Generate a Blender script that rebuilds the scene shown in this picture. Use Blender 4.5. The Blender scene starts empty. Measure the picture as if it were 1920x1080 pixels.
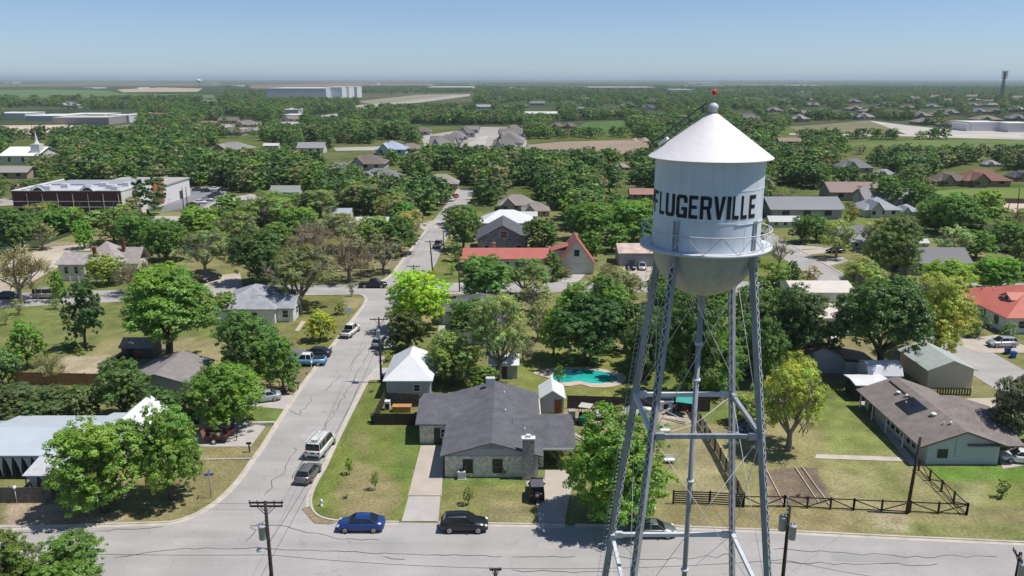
import bpy, math, random
import numpy as np
from mathutils import Vector, Matrix
R = math.radians
random.seed(7); rng = np.random.default_rng(7)
scene = bpy.context.scene
col = scene.collection

# ------------------------------------------------------------------ camera
CAM_H, FPX, PITCH = 43.0, 1500.0, math.atan(393.0 / 1500.0)
cam_data = bpy.data.cameras.new("camera"); cam = bpy.data.objects.new("camera", cam_data); col.objects.link(cam)
cam_data.lens = 36.0 * FPX / 1920.0; cam_data.sensor_width = 36.0
cam_data.clip_start = 0.5; cam_data.clip_end = 90000.0
cam.location = (0, 0, CAM_H); cam.rotation_euler = (math.pi / 2 - PITCH, 0, 0)
scene.camera = cam
# ------------------------------------------------------------------ sky, sun, exposure
SUN_EL, SUN_AZ = R(64), R(-5)          # azimuth measured from +X towards +Y
SUN = Vector((math.cos(SUN_EL) * math.cos(SUN_AZ), math.cos(SUN_EL) * math.sin(SUN_AZ), math.sin(SUN_EL)))
world = bpy.data.worlds.new("World"); scene.world = world; world.use_nodes = True
wn, wl = world.node_tree.nodes, world.node_tree.links
sky = wn.new("ShaderNodeTexSky"); sky.sky_type = 'NISHITA'; sky.sun_disc = False
sky.sun_elevation = SUN_EL; sky.sun_rotation = math.atan2(SUN.x, SUN.y)
sky.altitude = 200; sky.air_density = 1.0; sky.dust_density = 0.3; sky.ozone_density = 3.0
tint = wn.new("ShaderNodeMix"); tint.data_type = 'RGBA'; tint.blend_type = 'MULTIPLY'; tint.inputs[0].default_value = 1.0
wtc = wn.new("ShaderNodeTexCoord"); wse = wn.new("ShaderNodeSeparateXYZ"); wra = wn.new("ShaderNodeValToRGB")     # sky colour by height above the horizon
wl.new(wtc.outputs["Generated"], wse.inputs[0]); wl.new(wse.outputs[2], wra.inputs[0]); we = wra.color_ramp.elements
we[0].position = 0.0; we[0].color = (0.76, 0.96, 1.42, 1); we[1].position = 0.30; we[1].color = (0.72, 0.76, 0.84, 1)
for _p, _c in ((0.03, (0.76, 0.92, 1.26, 1)), (0.10, (0.80, 0.87, 1.10, 1)), (0.18, (0.78, 0.86, 1.0, 1))): _q = we.new(_p); _q.color = _c
wl.new(sky.outputs[0], tint.inputs[6]); wl.new(wra.outputs[0], tint.inputs[7]); wl.new(tint.outputs[2], wn["Background"].inputs[0])
wn["Background"].inputs[1].default_value = 0.10
sun_data = bpy.data.lights.new("sun", 'SUN'); sun_data.energy = 4.6; sun_data.angle = R(0.55); sun_data.color = (1.0, 0.955, 0.89)
sun = bpy.data.objects.new("sun", sun_data); col.objects.link(sun)
sun.rotation_euler = SUN.to_track_quat('Z', 'Y').to_euler(); sun.location = (60, 0, 200)
scene.view_settings.view_transform = 'Standard'; scene.view_settings.look = 'None'
scene.view_settings.exposure = 0.0; scene.view_settings.gamma = 1.0
scene.cycles.max_bounces = 6; scene.cycles.diffuse_bounces = 3; scene.cycles.glossy_bounces = 2
scene.cycles.transmission_bounces = 3; scene.cycles.volume_bounces = 1; scene.cycles.transparent_max_bounces = 6

# ------------------------------------------------------------------ measuring helpers
SP, CP = math.sin(PITCH), math.cos(PITCH)
def P(x, y, h=0.0):
    """the world point at height h seen at photo pixel (x, y) of 1920 x 1080"""
    u, v = (x - 960) / FPX, (y - 540) / FPX
    t = (CAM_H - h) / (SP + v * CP)
    return Vector((u * t, (CP - v * SP) * t, h))
def depth(p): return p[1] * CP + (CAM_H - p[2]) * SP
def mpp(p): return depth(p) / FPX                     # metres per photo pixel at a point
def proj(p):
    z = depth(p); return 960 + FPX * p[0] / z, 540 + FPX * (-p[1] * SP + (CAM_H - p[2]) * CP) / z
def height_at(base, ytop):
    v = (ytop - 540) / FPX; t = base[1] / (CP - v * SP); return CAM_H - t * (SP + v * CP)

# ------------------------------------------------------------------ object helpers
def tag(o, label=None, cat=None, group=None, kind=None):
    if label: o["label"] = label
    if cat: o["category"] = cat
    if group: o["group"] = group
    if kind: o["kind"] = kind
    return o
def empty(name, loc=(0, 0, 0), rz=0.0, label=None, cat=None, group=None):
    o = bpy.data.objects.new(name, None); col.objects.link(o); o.location = loc; o.rotation_euler = (0, 0, rz)
    o.empty_display_size = 0.3
    return tag(o, label, cat, group)
class MB:
    """collects shapes into one mesh"""
    def __init__(s): s.v = []; s.f = []; s.sm = []
    def add(s, vs, fs, smooth=False):
        n = len(s.v); s.v.extend([tuple(p) for p in vs]); s.f.extend([tuple(i + n for i in f) for f in fs]); s.sm.extend([smooth] * len(fs)); return s
    def box(s, x0, x1, y0, y1, z0, z1):
        return s.add([(x0,y0,z0),(x1,y0,z0),(x1,y1,z0),(x0,y1,z0),(x0,y0,z1),(x1,y0,z1),(x1,y1,z1),(x0,y1,z1)],
                     [(3,2,1,0),(4,5,6,7),(0,1,5,4),(1,2,6,5),(2,3,7,6),(3,0,4,7)])
    def cbox(s, c, size, rz=0.0, rx=0.0, ry=0.0):
        m = Matrix.Translation(c) @ Matrix.Rotation(rz, 4, 'Z') @ Matrix.Rotation(ry, 4, 'Y') @ Matrix.Rotation(rx, 4, 'X')
        a, b, d = size[0]/2, size[1]/2, size[2]/2
        vs = [m @ Vector(p) for p in [(-a,-b,-d),(a,-b,-d),(a,b,-d),(-a,b,-d),(-a,-b,d),(a,-b,d),(a,b,d),(-a,b,d)]]
        return s.add(vs, [(3,2,1,0),(4,5,6,7),(0,1,5,4),(1,2,6,5),(2,3,7,6),(3,0,4,7)])
    def bar(s, a, b, w, d=None, up=(0, 0, 1)):
        """a rectangular bar from a to b"""
        a, b = Vector(a), Vector(b); d = d or w; t = (b - a).normalized(); up = Vector(up)
        if abs(t.dot(up)) > 0.99: up = Vector((1, 0, 0))
        x = t.cross(up).normalized(); y = x.cross(t).normalized(); vs = []
        for q in (a, b):
            for i, j in ((-1,-1),(1,-1),(1,1),(-1,1)): vs.append(q + x * (i * w / 2) + y * (j * d / 2))
        return s.add(vs, [(0,1,2,3)[::-1],(4,5,6,7),(0,1,5,4),(1,2,6,5),(2,3,7,6),(3,0,4,7)])
    def tube(s, pts, r, n=6, cap=True):
        pts = [Vector(p) for p in pts]; rs = r if isinstance(r, (list, tuple)) else [r] * len(pts); vs = []; fs = []
        for i, p in enumerate(pts):
            t = (pts[min(i + 1, len(pts) - 1)] - pts[max(i - 1, 0)]).normalized()
            up = Vector((0, 0, 1)) if abs(t.z) < 0.95 else Vector((1, 0, 0))
            x = t.cross(up).normalized(); y = x.cross(t)
            for k in range(n):
                a = 2 * math.pi * k / n; vs.append(p + x * (rs[i] * math.cos(a)) + y * (rs[i] * math.sin(a)))
        for i in range(len(pts) - 1):
            for k in range(n): fs.append((i*n+k, i*n+(k+1)%n, (i+1)*n+(k+1)%n, (i+1)*n+k))
        if cap: fs.append(tuple(range(n))[::-1]); fs.append(tuple((len(pts)-1)*n+k for k in range(n)))
        return s.add(vs, fs, True)
    def lathe(s, prof, n=32, c=(0, 0, 0), cap=True, smooth=True):
        vs = []; fs = []
        for r, z in prof:
            for k in range(n):
                a = 2*math.pi*k/n; vs.append((c[0]+r*math.cos(a), c[1]+r*math.sin(a), c[2]+z))
        for i in range(len(prof)-1):
            for k in range(n): fs.append((i*n+k, i*n+(k+1)%n, (i+1)*n+(k+1)%n, (i+1)*n+k))
        if cap: fs.append(tuple(range(n))[::-1]); fs.append(tuple((len(prof)-1)*n+k for k in range(n)))
        return s.add(vs, fs, smooth)
    def prism(s, poly, axis, a, b):
        """extrude a 2-D polygon along an axis: 'x' takes (y, z), 'y' takes (x, z), 'z' takes (x, y)"""
        f = {'x': lambda p, t: (t, p[0], p[1]), 'y': lambda p, t: (p[0], t, p[1]), 'z': lambda p, t: (p[0], p[1], t)}[axis]
        n = len(poly); vs = [f(p, a) for p in poly] + [f(p, b) for p in poly]
        return s.add(vs, [tuple(range(n))[::-1], tuple(range(n, 2*n))] + [(i, (i+1)%n, (i+1)%n+n, i+n) for i in range(n)])
    def build(s, name, m, parent=None, fix=True):
        me = bpy.data.meshes.new(name); me.from_pydata(s.v, [], s.f)
        me.polygons.foreach_set("use_smooth", s.sm)
        me.materials.append(m)
        if fix:
            import bmesh
            bm = bmesh.new(); bm.from_mesh(me); bmesh.ops.recalc_face_normals(bm, faces=bm.faces); bm.to_mesh(me); bm.free()
        o = bpy.data.objects.new(name, me); col.objects.link(o)
        if parent is not None: o.parent = parent
        return o
def np_mesh(name, v, f, m=None, smooth=False):
    """a mesh from numpy arrays: v (n,3), f (m,k)"""
    me = bpy.data.meshes.new(name); k = f.shape[1]
    me.vertices.add(len(v)); me.vertices.foreach_set("co", np.ascontiguousarray(v, dtype=np.float32).ravel())
    me.loops.add(f.size); me.loops.foreach_set("vertex_index", np.ascontiguousarray(f, dtype=np.int32).ravel())
    me.polygons.add(len(f)); me.polygons.foreach_set("loop_start", np.arange(0, f.size, k, dtype=np.int32))
    me.polygons.foreach_set("use_smooth", np.full(len(f), smooth))
    me.update(calc_edges=True)
    if m is not None: me.materials.append(m)
    return me
def copy_tree(o, parent=None):
    c = o.copy(); col.objects.link(c)
    if parent is not None: c.parent = parent
    for ch in o.children: copy_tree(ch, c)
    return c

# ------------------------------------------------------------------ materials
MATS = {}
def mat(name, c, rough=0.7, metal=0.0, var=0.12, scale=3.0, spec=0.4, bump=0.0, bscale=20.0, use_obj_color=False, stripes=None, detail=4, c2=None):
    """Principled surface whose base colour wanders with noise; stripes=(axis, period, depth) adds ribs or courses in relief"""
    if name in MATS: return MATS[name]
    m = bpy.data.materials.new(name); m.use_nodes = True; N, L = m.node_tree.nodes, m.node_tree.links; b = N["Principled BSDF"]
    b.inputs["Roughness"].default_value = rough; b.inputs["Metallic"].default_value = metal; b.inputs["Specular IOR Level"].default_value = spec
    tc = N.new("ShaderNodeTexCoord"); no = N.new("ShaderNodeTexNoise"); no.inputs["Scale"].default_value = scale; no.inputs["Detail"].default_value = detail
    L.new(tc.outputs["Object"], no.inputs["Vector"])
    ramp = N.new("ShaderNodeValToRGB"); ramp.color_ramp.elements[0].position = 0.3; ramp.color_ramp.elements[1].position = 0.7
    if c2 is None:
        ramp.color_ramp.elements[0].color = tuple(x*(1-var) for x in c) + (1,); ramp.color_ramp.elements[1].color = tuple(min(1, x*(1+var)) for x in c) + (1,)
    else:
        ramp.color_ramp.elements[0].color = tuple(c) + (1,); ramp.color_ramp.elements[1].color = tuple(c2) + (1,)
    L.new(no.outputs["Fac"], ramp.inputs["Fac"]); out = ramp.outputs["Color"]
    if use_obj_color:
        oi = N.new("ShaderNodeObjectInfo"); mx = N.new("ShaderNodeMix"); mx.data_type = 'RGBA'; mx.blend_type = 'MULTIPLY'; mx.inputs[0].default_value = 1
        L.new(out, mx.inputs[6]); L.new(oi.outputs["Color"], mx.inputs[7]); out = mx.outputs[2]
    L.new(out, b.inputs["Base Color"])
    if bump or stripes:
        bp = N.new("ShaderNodeBump"); bp.inputs["Distance"].default_value = 0.03; bp.inputs["Strength"].default_value = bump or 0.5
        if stripes:
            ax, per, dep = stripes; w = N.new("ShaderNodeTexWave"); w.wave_type = 'BANDS'; w.bands_direction = ax; w.inputs["Scale"].default_value = 0.314/per
            w.inputs["Distortion"].default_value = 0.0; L.new(tc.outputs["Object"], w.inputs["Vector"]); L.new(w.outputs["Fac"], bp.inputs["Height"]); bp.inputs["Strength"].default_value = dep
        else:
            n2 = N.new("ShaderNodeTexNoise"); n2.inputs["Scale"].default_value = bscale; n2.inputs["Detail"].default_value = 6
            L.new(tc.outputs["Object"], n2.inputs["Vector"]); L.new(n2.outputs["Fac"], bp.inputs["Height"])
        L.new(bp.outputs["Normal"], b.inputs["Normal"])
    MATS[name] = m; return m
def glass_mat(name, c=(0.02, 0.025, 0.03)):
    return mat(name, c, rough=0.08, var=0.1, spec=0.6)
def shingle(name, c, courses=0.14):
    """roof shingles: blotchy granules, courses and tabs"""
    if name in MATS: return MATS[name]
    m = mat(name, c, rough=0.9, var=0.16, scale=0.7, spec=0.2); N, L = m.node_tree.nodes, m.node_tree.links; b = N["Principled BSDF"]
    tc = N["Texture Coordinate"]; br = N.new("ShaderNodeTexNoise"); br.inputs["Scale"].default_value = 9.0; br.inputs["Detail"].default_value = 3
    mp = N.new("ShaderNodeMapping"); mp.inputs["Scale"].default_value = (0.5, 1.6, 3.0); L.new(tc.outputs["Object"], mp.inputs[0]); L.new(mp.outputs[0], br.inputs["Vector"])
    r = N.new("ShaderNodeMapRange"); r.inputs[3].default_value = 0.62; r.inputs[4].default_value = 1.38; r.inputs[1].default_value = 0.3; r.inputs[2].default_value = 0.7
    L.new(br.outputs["Fac"], r.inputs[0])
    mx = N.new("ShaderNodeMix"); mx.data_type = 'RGBA'; mx.blend_type = 'MULTIPLY'; mx.inputs[0].default_value = 1
    src = b.inputs["Base Color"].links[0].from_socket; L.new(src, mx.inputs[6]); L.new(r.outputs[0], mx.inputs[7]); L.new(mx.outputs[2], b.inputs["Base Color"])
    return m
def vnoise(x, y, s, seed=0):
    """smooth value noise in numpy"""
    g = np.random.default_rng(seed).random((257, 257)); x = np.asarray(x) / s + 1000.3; y = np.asarray(y) / s + 1000.7
    xi, yi = np.floor(x).astype(int), np.floor(y).astype(int); fx, fy = x - xi, y - yi; fx = fx*fx*(3-2*fx); fy = fy*fy*(3-2*fy)
    a = lambda i, j: g[(xi+i) % 256, (yi+j) % 256]
    return (a(0,0)*(1-fx)+a(1,0)*fx)*(1-fy) + (a(0,1)*(1-fx)+a(1,1)*fx)*fy
def fbm(x, y, s, seed=0, o=4): return sum(vnoise(x, y, s/2**i, seed+i) / 2**i for i in range(o)) / sum(1/2**i for i in range(o))
def in_poly(x, y, poly):
    x, y = np.asarray(x), np.asarray(y); r = np.zeros(x.shape, bool); n = len(poly)
    for i in range(n):
        (x0, y0), (x1, y1) = poly[i][:2], poly[(i+1) % n][:2]
        if y0 != y1: r ^= ((y0 > y) != (y1 > y)) & (x < (x1-x0)*(y-y0)/(y1-y0) + x0)
    return r
def npx(x, y):
    """photo pixels of ground points (numpy)"""
    z = y*CP + CAM_H*SP; return 960 + FPX*x/z, 540 + FPX*(-y*SP + CAM_H*CP)/z
# ================================================================== the setting: ground, roads, fields
def far_ground_mat():
    m = bpy.data.materials.new("countryside"); m.use_nodes = True; N, L = m.node_tree.nodes, m.node_tree.links; b = N["Principled BSDF"]
    b.inputs["Roughness"].default_value = 1.0; b.inputs["Specular IOR Level"].default_value = 0.1
    g = N.new("ShaderNodeNewGeometry")
    vo = N.new("ShaderNodeTexVoronoi"); vo.inputs["Scale"].default_value = 0.0011; vo.inputs["Randomness"].default_value = 0.9
    no = N.new("ShaderNodeTexNoise"); no.inputs["Scale"].default_value = 0.004; no.inputs["Detail"].default_value = 8
    L.new(g.outputs["Position"], vo.inputs["Vector"]); L.new(g.outputs["Position"], no.inputs["Vector"])
    sp = N.new("ShaderNodeSeparateColor"); L.new(vo.outputs["Color"], sp.inputs[0])
    r = N.new("ShaderNodeValToRGB"); r.color_ramp.interpolation = 'CONSTANT'; e = r.color_ramp.elements
    e[0].color = (0.035, 0.06, 0.025, 1); e[1].position = 0.9; e[1].color = (0.16, 0.125, 0.085, 1)
    for p, c in ((0.3, (0.06, 0.085, 0.03, 1)), (0.5, (0.10, 0.12, 0.05, 1)), (0.62, (0.045, 0.07, 0.03, 1)), (0.8, (0.13, 0.12, 0.07, 1))):
        q = e.new(p); q.color = c
    L.new(sp.outputs[0], r.inputs[0])
    r2 = N.new("ShaderNodeValToRGB"); r2.color_ramp.elements[0].position = 0.42; r2.color_ramp.elements[1].position = 0.58
    r2.color_ramp.elements[0].color = (0.03, 0.052, 0.022, 1); r2.color_ramp.elements[1].color = (0.09, 0.10, 0.05, 1)
    L.new(no.outputs["Fac"], r2.inputs[0])
    mx = N.new("ShaderNodeMix"); mx.data_type = 'RGBA'; mx.inputs[0].default_value = 0.5
    L.new(r.outputs[0], mx.inputs[6]); L.new(r2.outputs[0], mx.inputs[7]); L.new(mx.outputs[2], b.inputs["Base Color"])
    return m
def far_ground():
    rs = np.concatenate([np.array([0.0]), np.geomspace(30, 60000, 90)]); na = 180; a = np.linspace(0, 2*np.pi, na, endpoint=False)
    v = [(0, 0, -0.06)] + [(r*math.cos(t), r*math.sin(t), -0.06) for r in rs[1:] for t in a]
    f = []
    for i in range(len(rs)-2):
        for k in range(na): f.append((1+i*na+k, 1+i*na+(k+1) % na, 1+(i+1)*na+(k+1) % na, 1+(i+1)*na+k))
    mb = MB(); mb.add(v, f + [(0, 1+k, 1+(k+1) % na) for k in range(na)]); o = mb.build("ground", far_ground_mat()); tag(o, kind="structure")
far_ground()

def W(poly, h=0.0): return [P(x, y, h) for x, y in poly]
# colours of near ground by zone: photo polygons, colour, strength
GRN, LUSH, DRY, DIRT, TAN, SHADE, BED = (0.135,0.17,0.045), (0.13,0.19,0.048), (0.25,0.215,0.11), (0.33,0.27,0.19), (0.42,0.35,0.26), (0.10,0.115,0.05), (0.17,0.13,0.095)
ZONES = [
 ([(0,556),(420,556),(420,640),(0,700)], (0.165,0.195,0.062), 0.85, 6), ([(195,640),(345,630),(430,640),(430,700),(140,705)], (0.29,0.25,0.13), 0.8, 5),
 ([(118,668),(205,665),(215,700),(120,705)], TAN, 0.9, 6),
 ([(240,838),(478,838),(470,870),(395,958),(330,978),(150,988),(150,900)], (0.245,0.215,0.10), 0.85, 8), ([(0,944),(160,944),(240,968),(200,985),(0,990)], (0.40,0.31,0.22), 0.95, 9),
 ([(470,762),(548,762),(520,798),(470,800)], LUSH, 0.9, 3), ([(500,690),(590,690),(548,765),(480,765)], (0.27,0.215,0.13), 0.9, 6),
 ([(540,555),(695,556),(640,625),(600,655),(540,655)], (0.185,0.185,0.065), 0.85, 4), ([(648,552),(692,556),(672,580),(640,575)], (0.34,0.28,0.17), 0.6, 6),
 ([(585,945),(640,818),(695,722),(725,700),(722,770),(785,800),(772,976),(640,976)], (0.165,0.20,0.05), 0.95, 3),
 ([(625,930),(665,860),(720,880),(755,930),(740,972),(640,968)], (0.28,0.225,0.125), 0.75, 14), ([(665,820),(700,822),(690,850),(668,850)], (0.27,0.235,0.12), 0.6, 12),
 ([(745,800),(790,800),(775,905),(735,900)], LUSH, 0.8, 6),
 ([(820,895),(990,897),(1012,984),(818,984)], (0.215,0.215,0.08), 0.9, 6), ([(820,895),(985,897),(985,908),(820,912)], LUSH, 0.8, 4), ([(900,935),(960,930),(1000,980),(905,980)], (0.29,0.24,0.14), 0.6, 14),
 ([(965,655),(1190,655),(1200,765),(965,765)], (0.19,0.215,0.06), 0.95, 4),
 ([(1058,766),(1300,766),(1330,800),(1250,810),(1060,830)], (0.32,0.28,0.19), 0.9, 9), ([(1078,795),(1130,805),(1120,850),(1075,850)], (0.16,0.20,0.055), 0.9, 6),
 ([(1225,768),(1310,768),(1300,795),(1240,790)], (0.42,0.37,0.29), 0.8, 5),
 ([(1225,800),(1700,780),(1810,960),(1925,960),(1925,1022),(1230,992)], (0.245,0.225,0.105), 0.9, 8),
 ([(1500,740),(1600,745),(1680,850),(1560,850)], (0.17,0.22,0.06), 0.75, 12), ([(1560,860),(1700,870),(1715,955),(1620,930)], (0.19,0.22,0.075), 0.6, 14),
 ([(1290,800),(1345,800),(1400,945),(1290,935)], (0.31,0.27,0.155), 0.7, 8), ([(1540,885),(1620,880),(1690,985),(1560,975)], (0.31,0.27,0.155), 0.45, 20),
 ([(1725,874),(1925,878),(1925,905),(1750,900)], (0.13,0.225,0.04), 0.95, 5), ([(1800,905),(1925,905),(1925,950),(1830,950)], (0.20,0.23,0.07), 0.7, 10),
 ([(1630,950),(1700,955),(1710,1002),(1640,995)], (0.36,0.31,0.21), 0.6, 14), ([(1062,900),(1240,940),(1600,960),(1600,1000),(1240,988),(1062,986)], (0.25,0.205,0.105), 0.6, 10),
 ([(1700,985),(1925,985),(1925,1020),(1700,1008)], (0.16,0.205,0.06), 0.6, 10), ([(1780,900),(1850,905),(1840,960),(1790,955)], (0.36,0.32,0.2), 0.35, 20),
 ([(1435,880),(1528,876),(1560,948),(1440,948)], BED, 0.97, 3),
 ([(1560,640),(1640,640),(1640,720),(1545,720)], (0.28,0.24,0.13), 0.7, 8), ([(1440,455),(1640,455),(1640,560),(1540,560)], (0.20,0.21,0.085), 0.6, 8),
 ([(1850,660),(1925,660),(1925,705),(1850,690)], (0.19,0.2,0.06), 0.7, 6), ([(990,550),(1200,550),(1200,620),(990,620)], (0.19,0.21,0.08), 0.7, 6),
 ([(560,505),(720,480),(760,470),(720,530),(560,535)], (0.24,0.21,0.11), 0.7, 6), ([(700,470),(790,440),(745,500)], (0.26,0.2,0.12), 0.7, 4),
 ([(880,440),(910,440),(905,520),(850,520)], (0.20,0.2,0.08), 0.7, 4), ([(0,445),(150,455),(120,480),(0,500)], (0.33,0.29,0.2), 0.8, 4),
]
def near_ground(st, X0, X1, Y0, Y1, Z, zones):
    xs = np.arange(X0, X1+.01, st); ys = np.arange(Y0, Y1+.01, st); X, Y = np.meshgrid(xs, ys)
    n1, n2, n3 = fbm(X, Y, 14, 1), fbm(X, Y, 3.2, 11, 3), fbm(X, Y, 40, 21)
    k = np.clip((n1-0.35)*2.2, 0, 1)[..., None]; C = np.array(GRN)*(1-k) + np.array(DRY)*k
    px, py = npx(X + (n2-0.5)*1.2, Y + (fbm(X, Y, 3.2, 51, 3)-0.5)*1.2)
    for poly, c, s, soft in zones:
        acc = np.zeros(X.shape)
        for i in range(5):                                             # a soft, noisy edge
            acc += in_poly(px + (fbm(X, Y, 5, 61+i, 2)-0.5)*soft*4, py + (fbm(X, Y, 5, 81+i, 2)-0.5)*soft*2.2, poly)
        w = (acc/5*s)[..., None]; C = C*(1-w) + np.array(c)*w
    blot = fbm(X, Y, 1.7, 31, 3); C = C * (0.62 + 0.76*blot)[..., None] * (0.86 + 0.28*n3)[..., None]
    dry = np.clip((fbm(X, Y, 6, 41, 4)-0.56)*5, 0, 1)[..., None]*0.45; C = C*(1-dry) + np.array([0.27,0.225,0.125])*dry
    if st > 1: C = C*np.array([0.62,0.72,0.62])
    V = np.stack([X, Y, np.full_like(X, Z)], -1).reshape(-1, 3); ny, nx = X.shape; i = np.arange(nx*ny).reshape(ny, nx)
    F = np.stack([i[:-1,:-1], i[:-1,1:], i[1:,1:], i[1:,:-1]], -1).reshape(-1, 4)
    m = bpy.data.materials.new("lawns_and_soil"); MATS["soil%g" % st] = m; m.use_nodes = True; N, L = m.node_tree.nodes, m.node_tree.links; b = N["Principled BSDF"]
    b.inputs["Roughness"].default_value = 1.0; b.inputs["Specular IOR Level"].default_value = 0.05
    at = N.new("ShaderNodeAttribute"); at.attribute_name = "soil"; g = N.new("ShaderNodeNewGeometry")
    no = N.new("ShaderNodeTexNoise"); no.inputs["Scale"].default_value = 3.0; no.inputs["Detail"].default_value = 8; no.inputs["Roughness"].default_value = 0.75
    L.new(g.outputs["Position"], no.inputs["Vector"])
    mr = N.new("ShaderNodeMapRange"); mr.inputs[1].default_value = 0.3; mr.inputs[2].default_value = 0.7; mr.inputs[3].default_value = 0.5; mr.inputs[4].default_value = 1.5
    L.new(no.outputs["Fac"], mr.inputs[0]); mx = N.new("ShaderNodeMix"); mx.data_type = 'RGBA'; mx.blend_type = 'MULTIPLY'; mx.inputs[0].default_value = 1
    L.new(at.outputs["Color"], mx.inputs[6]); L.new(mr.outputs[0], mx.inputs[7]); L.new(mx.outputs[2], b.inputs["Base Color"])
    bp = N.new("ShaderNodeBump"); bp.inputs["Strength"].default_value = 0.6; bp.inputs["Distance"].default_value = 0.08; L.new(no.outputs["Fac"], bp.inputs["Height"]); L.new(bp.outputs[0], b.inputs["Normal"])
    me = np_mesh("neighbourhood_ground", V, F, m)
    ca = me.attributes.new("soil", 'FLOAT_COLOR', 'POINT'); ca.data.foreach_set("color", np.concatenate([np.clip(C, 0, 1).reshape(-1, 3), np.ones((len(V), 1))], 1).astype(np.float32).ravel())
    o = bpy.data.objects.new("neighbourhood_ground", me); col.objects.link(o); tag(o, kind="structure")
near_ground(0.4, -125, 125, 25, 265, 0.0, ZONES)
near_ground(1.6, -520, 520, 240, 760, -0.03, [([(0,0),(1,0),(1,1)], GRN, 0, 1)])

def sheet(name, pts, z, m, kind="structure", label=None):
    mb = MB(); mb.add([(p[0], p[1], z) for p in pts], [tuple(range(len(pts)))]); o = mb.build(name, m, fix=False)
    if o.data.polygons[0].normal.z < 0: o.data.flip_normals()
    return tag(o, kind=kind, label=label)
def road_mat(name, c):
    m = mat(name, c, rough=0.9, var=0.11, scale=0.16, spec=0.2, detail=9); N, L = m.node_tree.nodes, m.node_tree.links; b = N["Principled BSDF"]
    g = N["Texture Coordinate"].outputs["Object"]; src = b.inputs["Base Color"].links[0].from_socket
    def mul(fac):
        nonlocal src
        mx = N.new("ShaderNodeMix"); mx.data_type = 'RGBA'; mx.blend_type = 'MULTIPLY'; mx.inputs[0].default_value = 1
        L.new(src, mx.inputs[6]); L.new(fac, mx.inputs[7]); src = mx.outputs[2]
    mp = N.new("ShaderNodeMapping"); mp.inputs["Scale"].default_value = (.10, .9, 1); L.new(g, mp.inputs[0]); n3 = N.new("ShaderNodeTexNoise"); n3.inputs["Scale"].default_value = .5; n3.inputs["Detail"].default_value = 5; L.new(mp.outputs[0], n3.inputs["Vector"]); r3 = N.new("ShaderNodeMapRange"); r3.inputs[1].default_value = .3; r3.inputs[2].default_value = .7; r3.inputs[3].default_value = .90; r3.inputs[4].default_value = 1.07; L.new(n3.outputs["Fac"], r3.inputs[0]); mul(r3.outputs[0])
    n2 = N.new("ShaderNodeTexNoise"); n2.inputs["Scale"].default_value = 5; n2.inputs["Detail"].default_value = 6; L.new(g, n2.inputs["Vector"])
    r = N.new("ShaderNodeMapRange"); r.inputs[3].default_value = 0.86; r.inputs[4].default_value = 1.14; L.new(n2.outputs["Fac"], r.inputs[0]); mul(r.outputs[0])
    nb = N.new("ShaderNodeTexNoise"); nb.inputs["Scale"].default_value = 0.45; nb.inputs["Detail"].default_value = 3; L.new(g, nb.inputs["Vector"])
    sc = N.new("ShaderNodeVectorMath"); sc.operation = 'SCALE'; sc.inputs[3].default_value = 2.2; L.new(nb.outputs["Color"], sc.inputs[0])
    ad = N.new("ShaderNodeVectorMath"); ad.operation = 'ADD'; L.new(g, ad.inputs[0]); L.new(sc.outputs[0], ad.inputs[1])
    vo = N.new("ShaderNodeTexVoronoi"); vo.feature = 'DISTANCE_TO_EDGE'; vo.inputs["Scale"].default_value = 0.17; L.new(ad.outputs[0], vo.inputs["Vector"])
    r2 = N.new("ShaderNodeMapRange"); r2.inputs[1].default_value = 0.0; r2.inputs[2].default_value = 0.007; r2.inputs[3].default_value = 0.84; r2.inputs[4].default_value = 1.0; L.new(vo.outputs["Distance"], r2.inputs[0]); mul(r2.outputs[0])
    L.new(src, b.inputs["Base Color"]); return m
ROAD = road_mat("weathered_asphalt", (0.39, 0.37, 0.355))
CONC = mat("driveway_concrete", (0.47, 0.41, 0.35), rough=0.9, var=0.1, scale=0.5, spec=0.2, detail=8)
CONC2 = mat("grey_concrete", (0.45, 0.42, 0.39), rough=0.9, var=0.1, scale=0.5, spec=0.2, detail=8)
KERB = mat("kerb_concrete", (0.50, 0.455, 0.39), rough=0.9, var=0.12, scale=0.8)
GRAV = mat("pale_gravel", (0.50, 0.43, 0.35), rough=1, var=0.2, scale=0.05, spec=0.1, detail=10)
DARKASPH = mat("dark_asphalt", (0.16, 0.16, 0.175), rough=0.9, var=0.12, scale=0.2)
# front street: north edge follows the photo, south edge runs off below the frame
def arc(a, b, c, n=8):
    """quadratic curve a-b-c in pixels"""
    return [((1-t)**2*a[0]+2*t*(1-t)*b[0]+t*t*c[0], (1-t)**2*a[1]+2*t*(1-t)*b[1]+t*t*c[1]) for t in [i/n for i in range(n+1)]]
west_corner = [(230,983)] + arc((320,980),(410,962),(470,865),10)
B_left = [(490,838),(520,790),(560,730),(600,675),(640,625),(675,580)]
west_north = arc((675,580),(695,556),(672,553),6)
east_corner = arc((610,880),(562,950),(600,970),10) + arc((600,970),(612,976),(640,978),4)[1:]
B_right = [(742,650),(720,678),(692,712),(670,755),(640,815)]
poly = W([(-700,986)] + west_corner + B_left + west_north)
poly += W([(400,557),(0,577),(-700,600)]) + W([(-700,566),(0,551),(420,537),(650,534)]) + W(arc((705,531),(722,527),(735,512),5)) + W([(762,477),(802,427),(850,366),(857,354)]) + W([(893,354),(884,372),(868,400),(845,430),(817,495),(800,520)]) + W(arc((797,524),(793,531),(805,531),4))
poly += W([(1000,528),(1300,527),(2300,534)]) + W([(2300,552),(1560,548),(1000,548),(800,553)]) + W(arc((770,556),(757,560),(753,580),5)) + W([(745,640)]) + W(B_right + east_corner)
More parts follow.
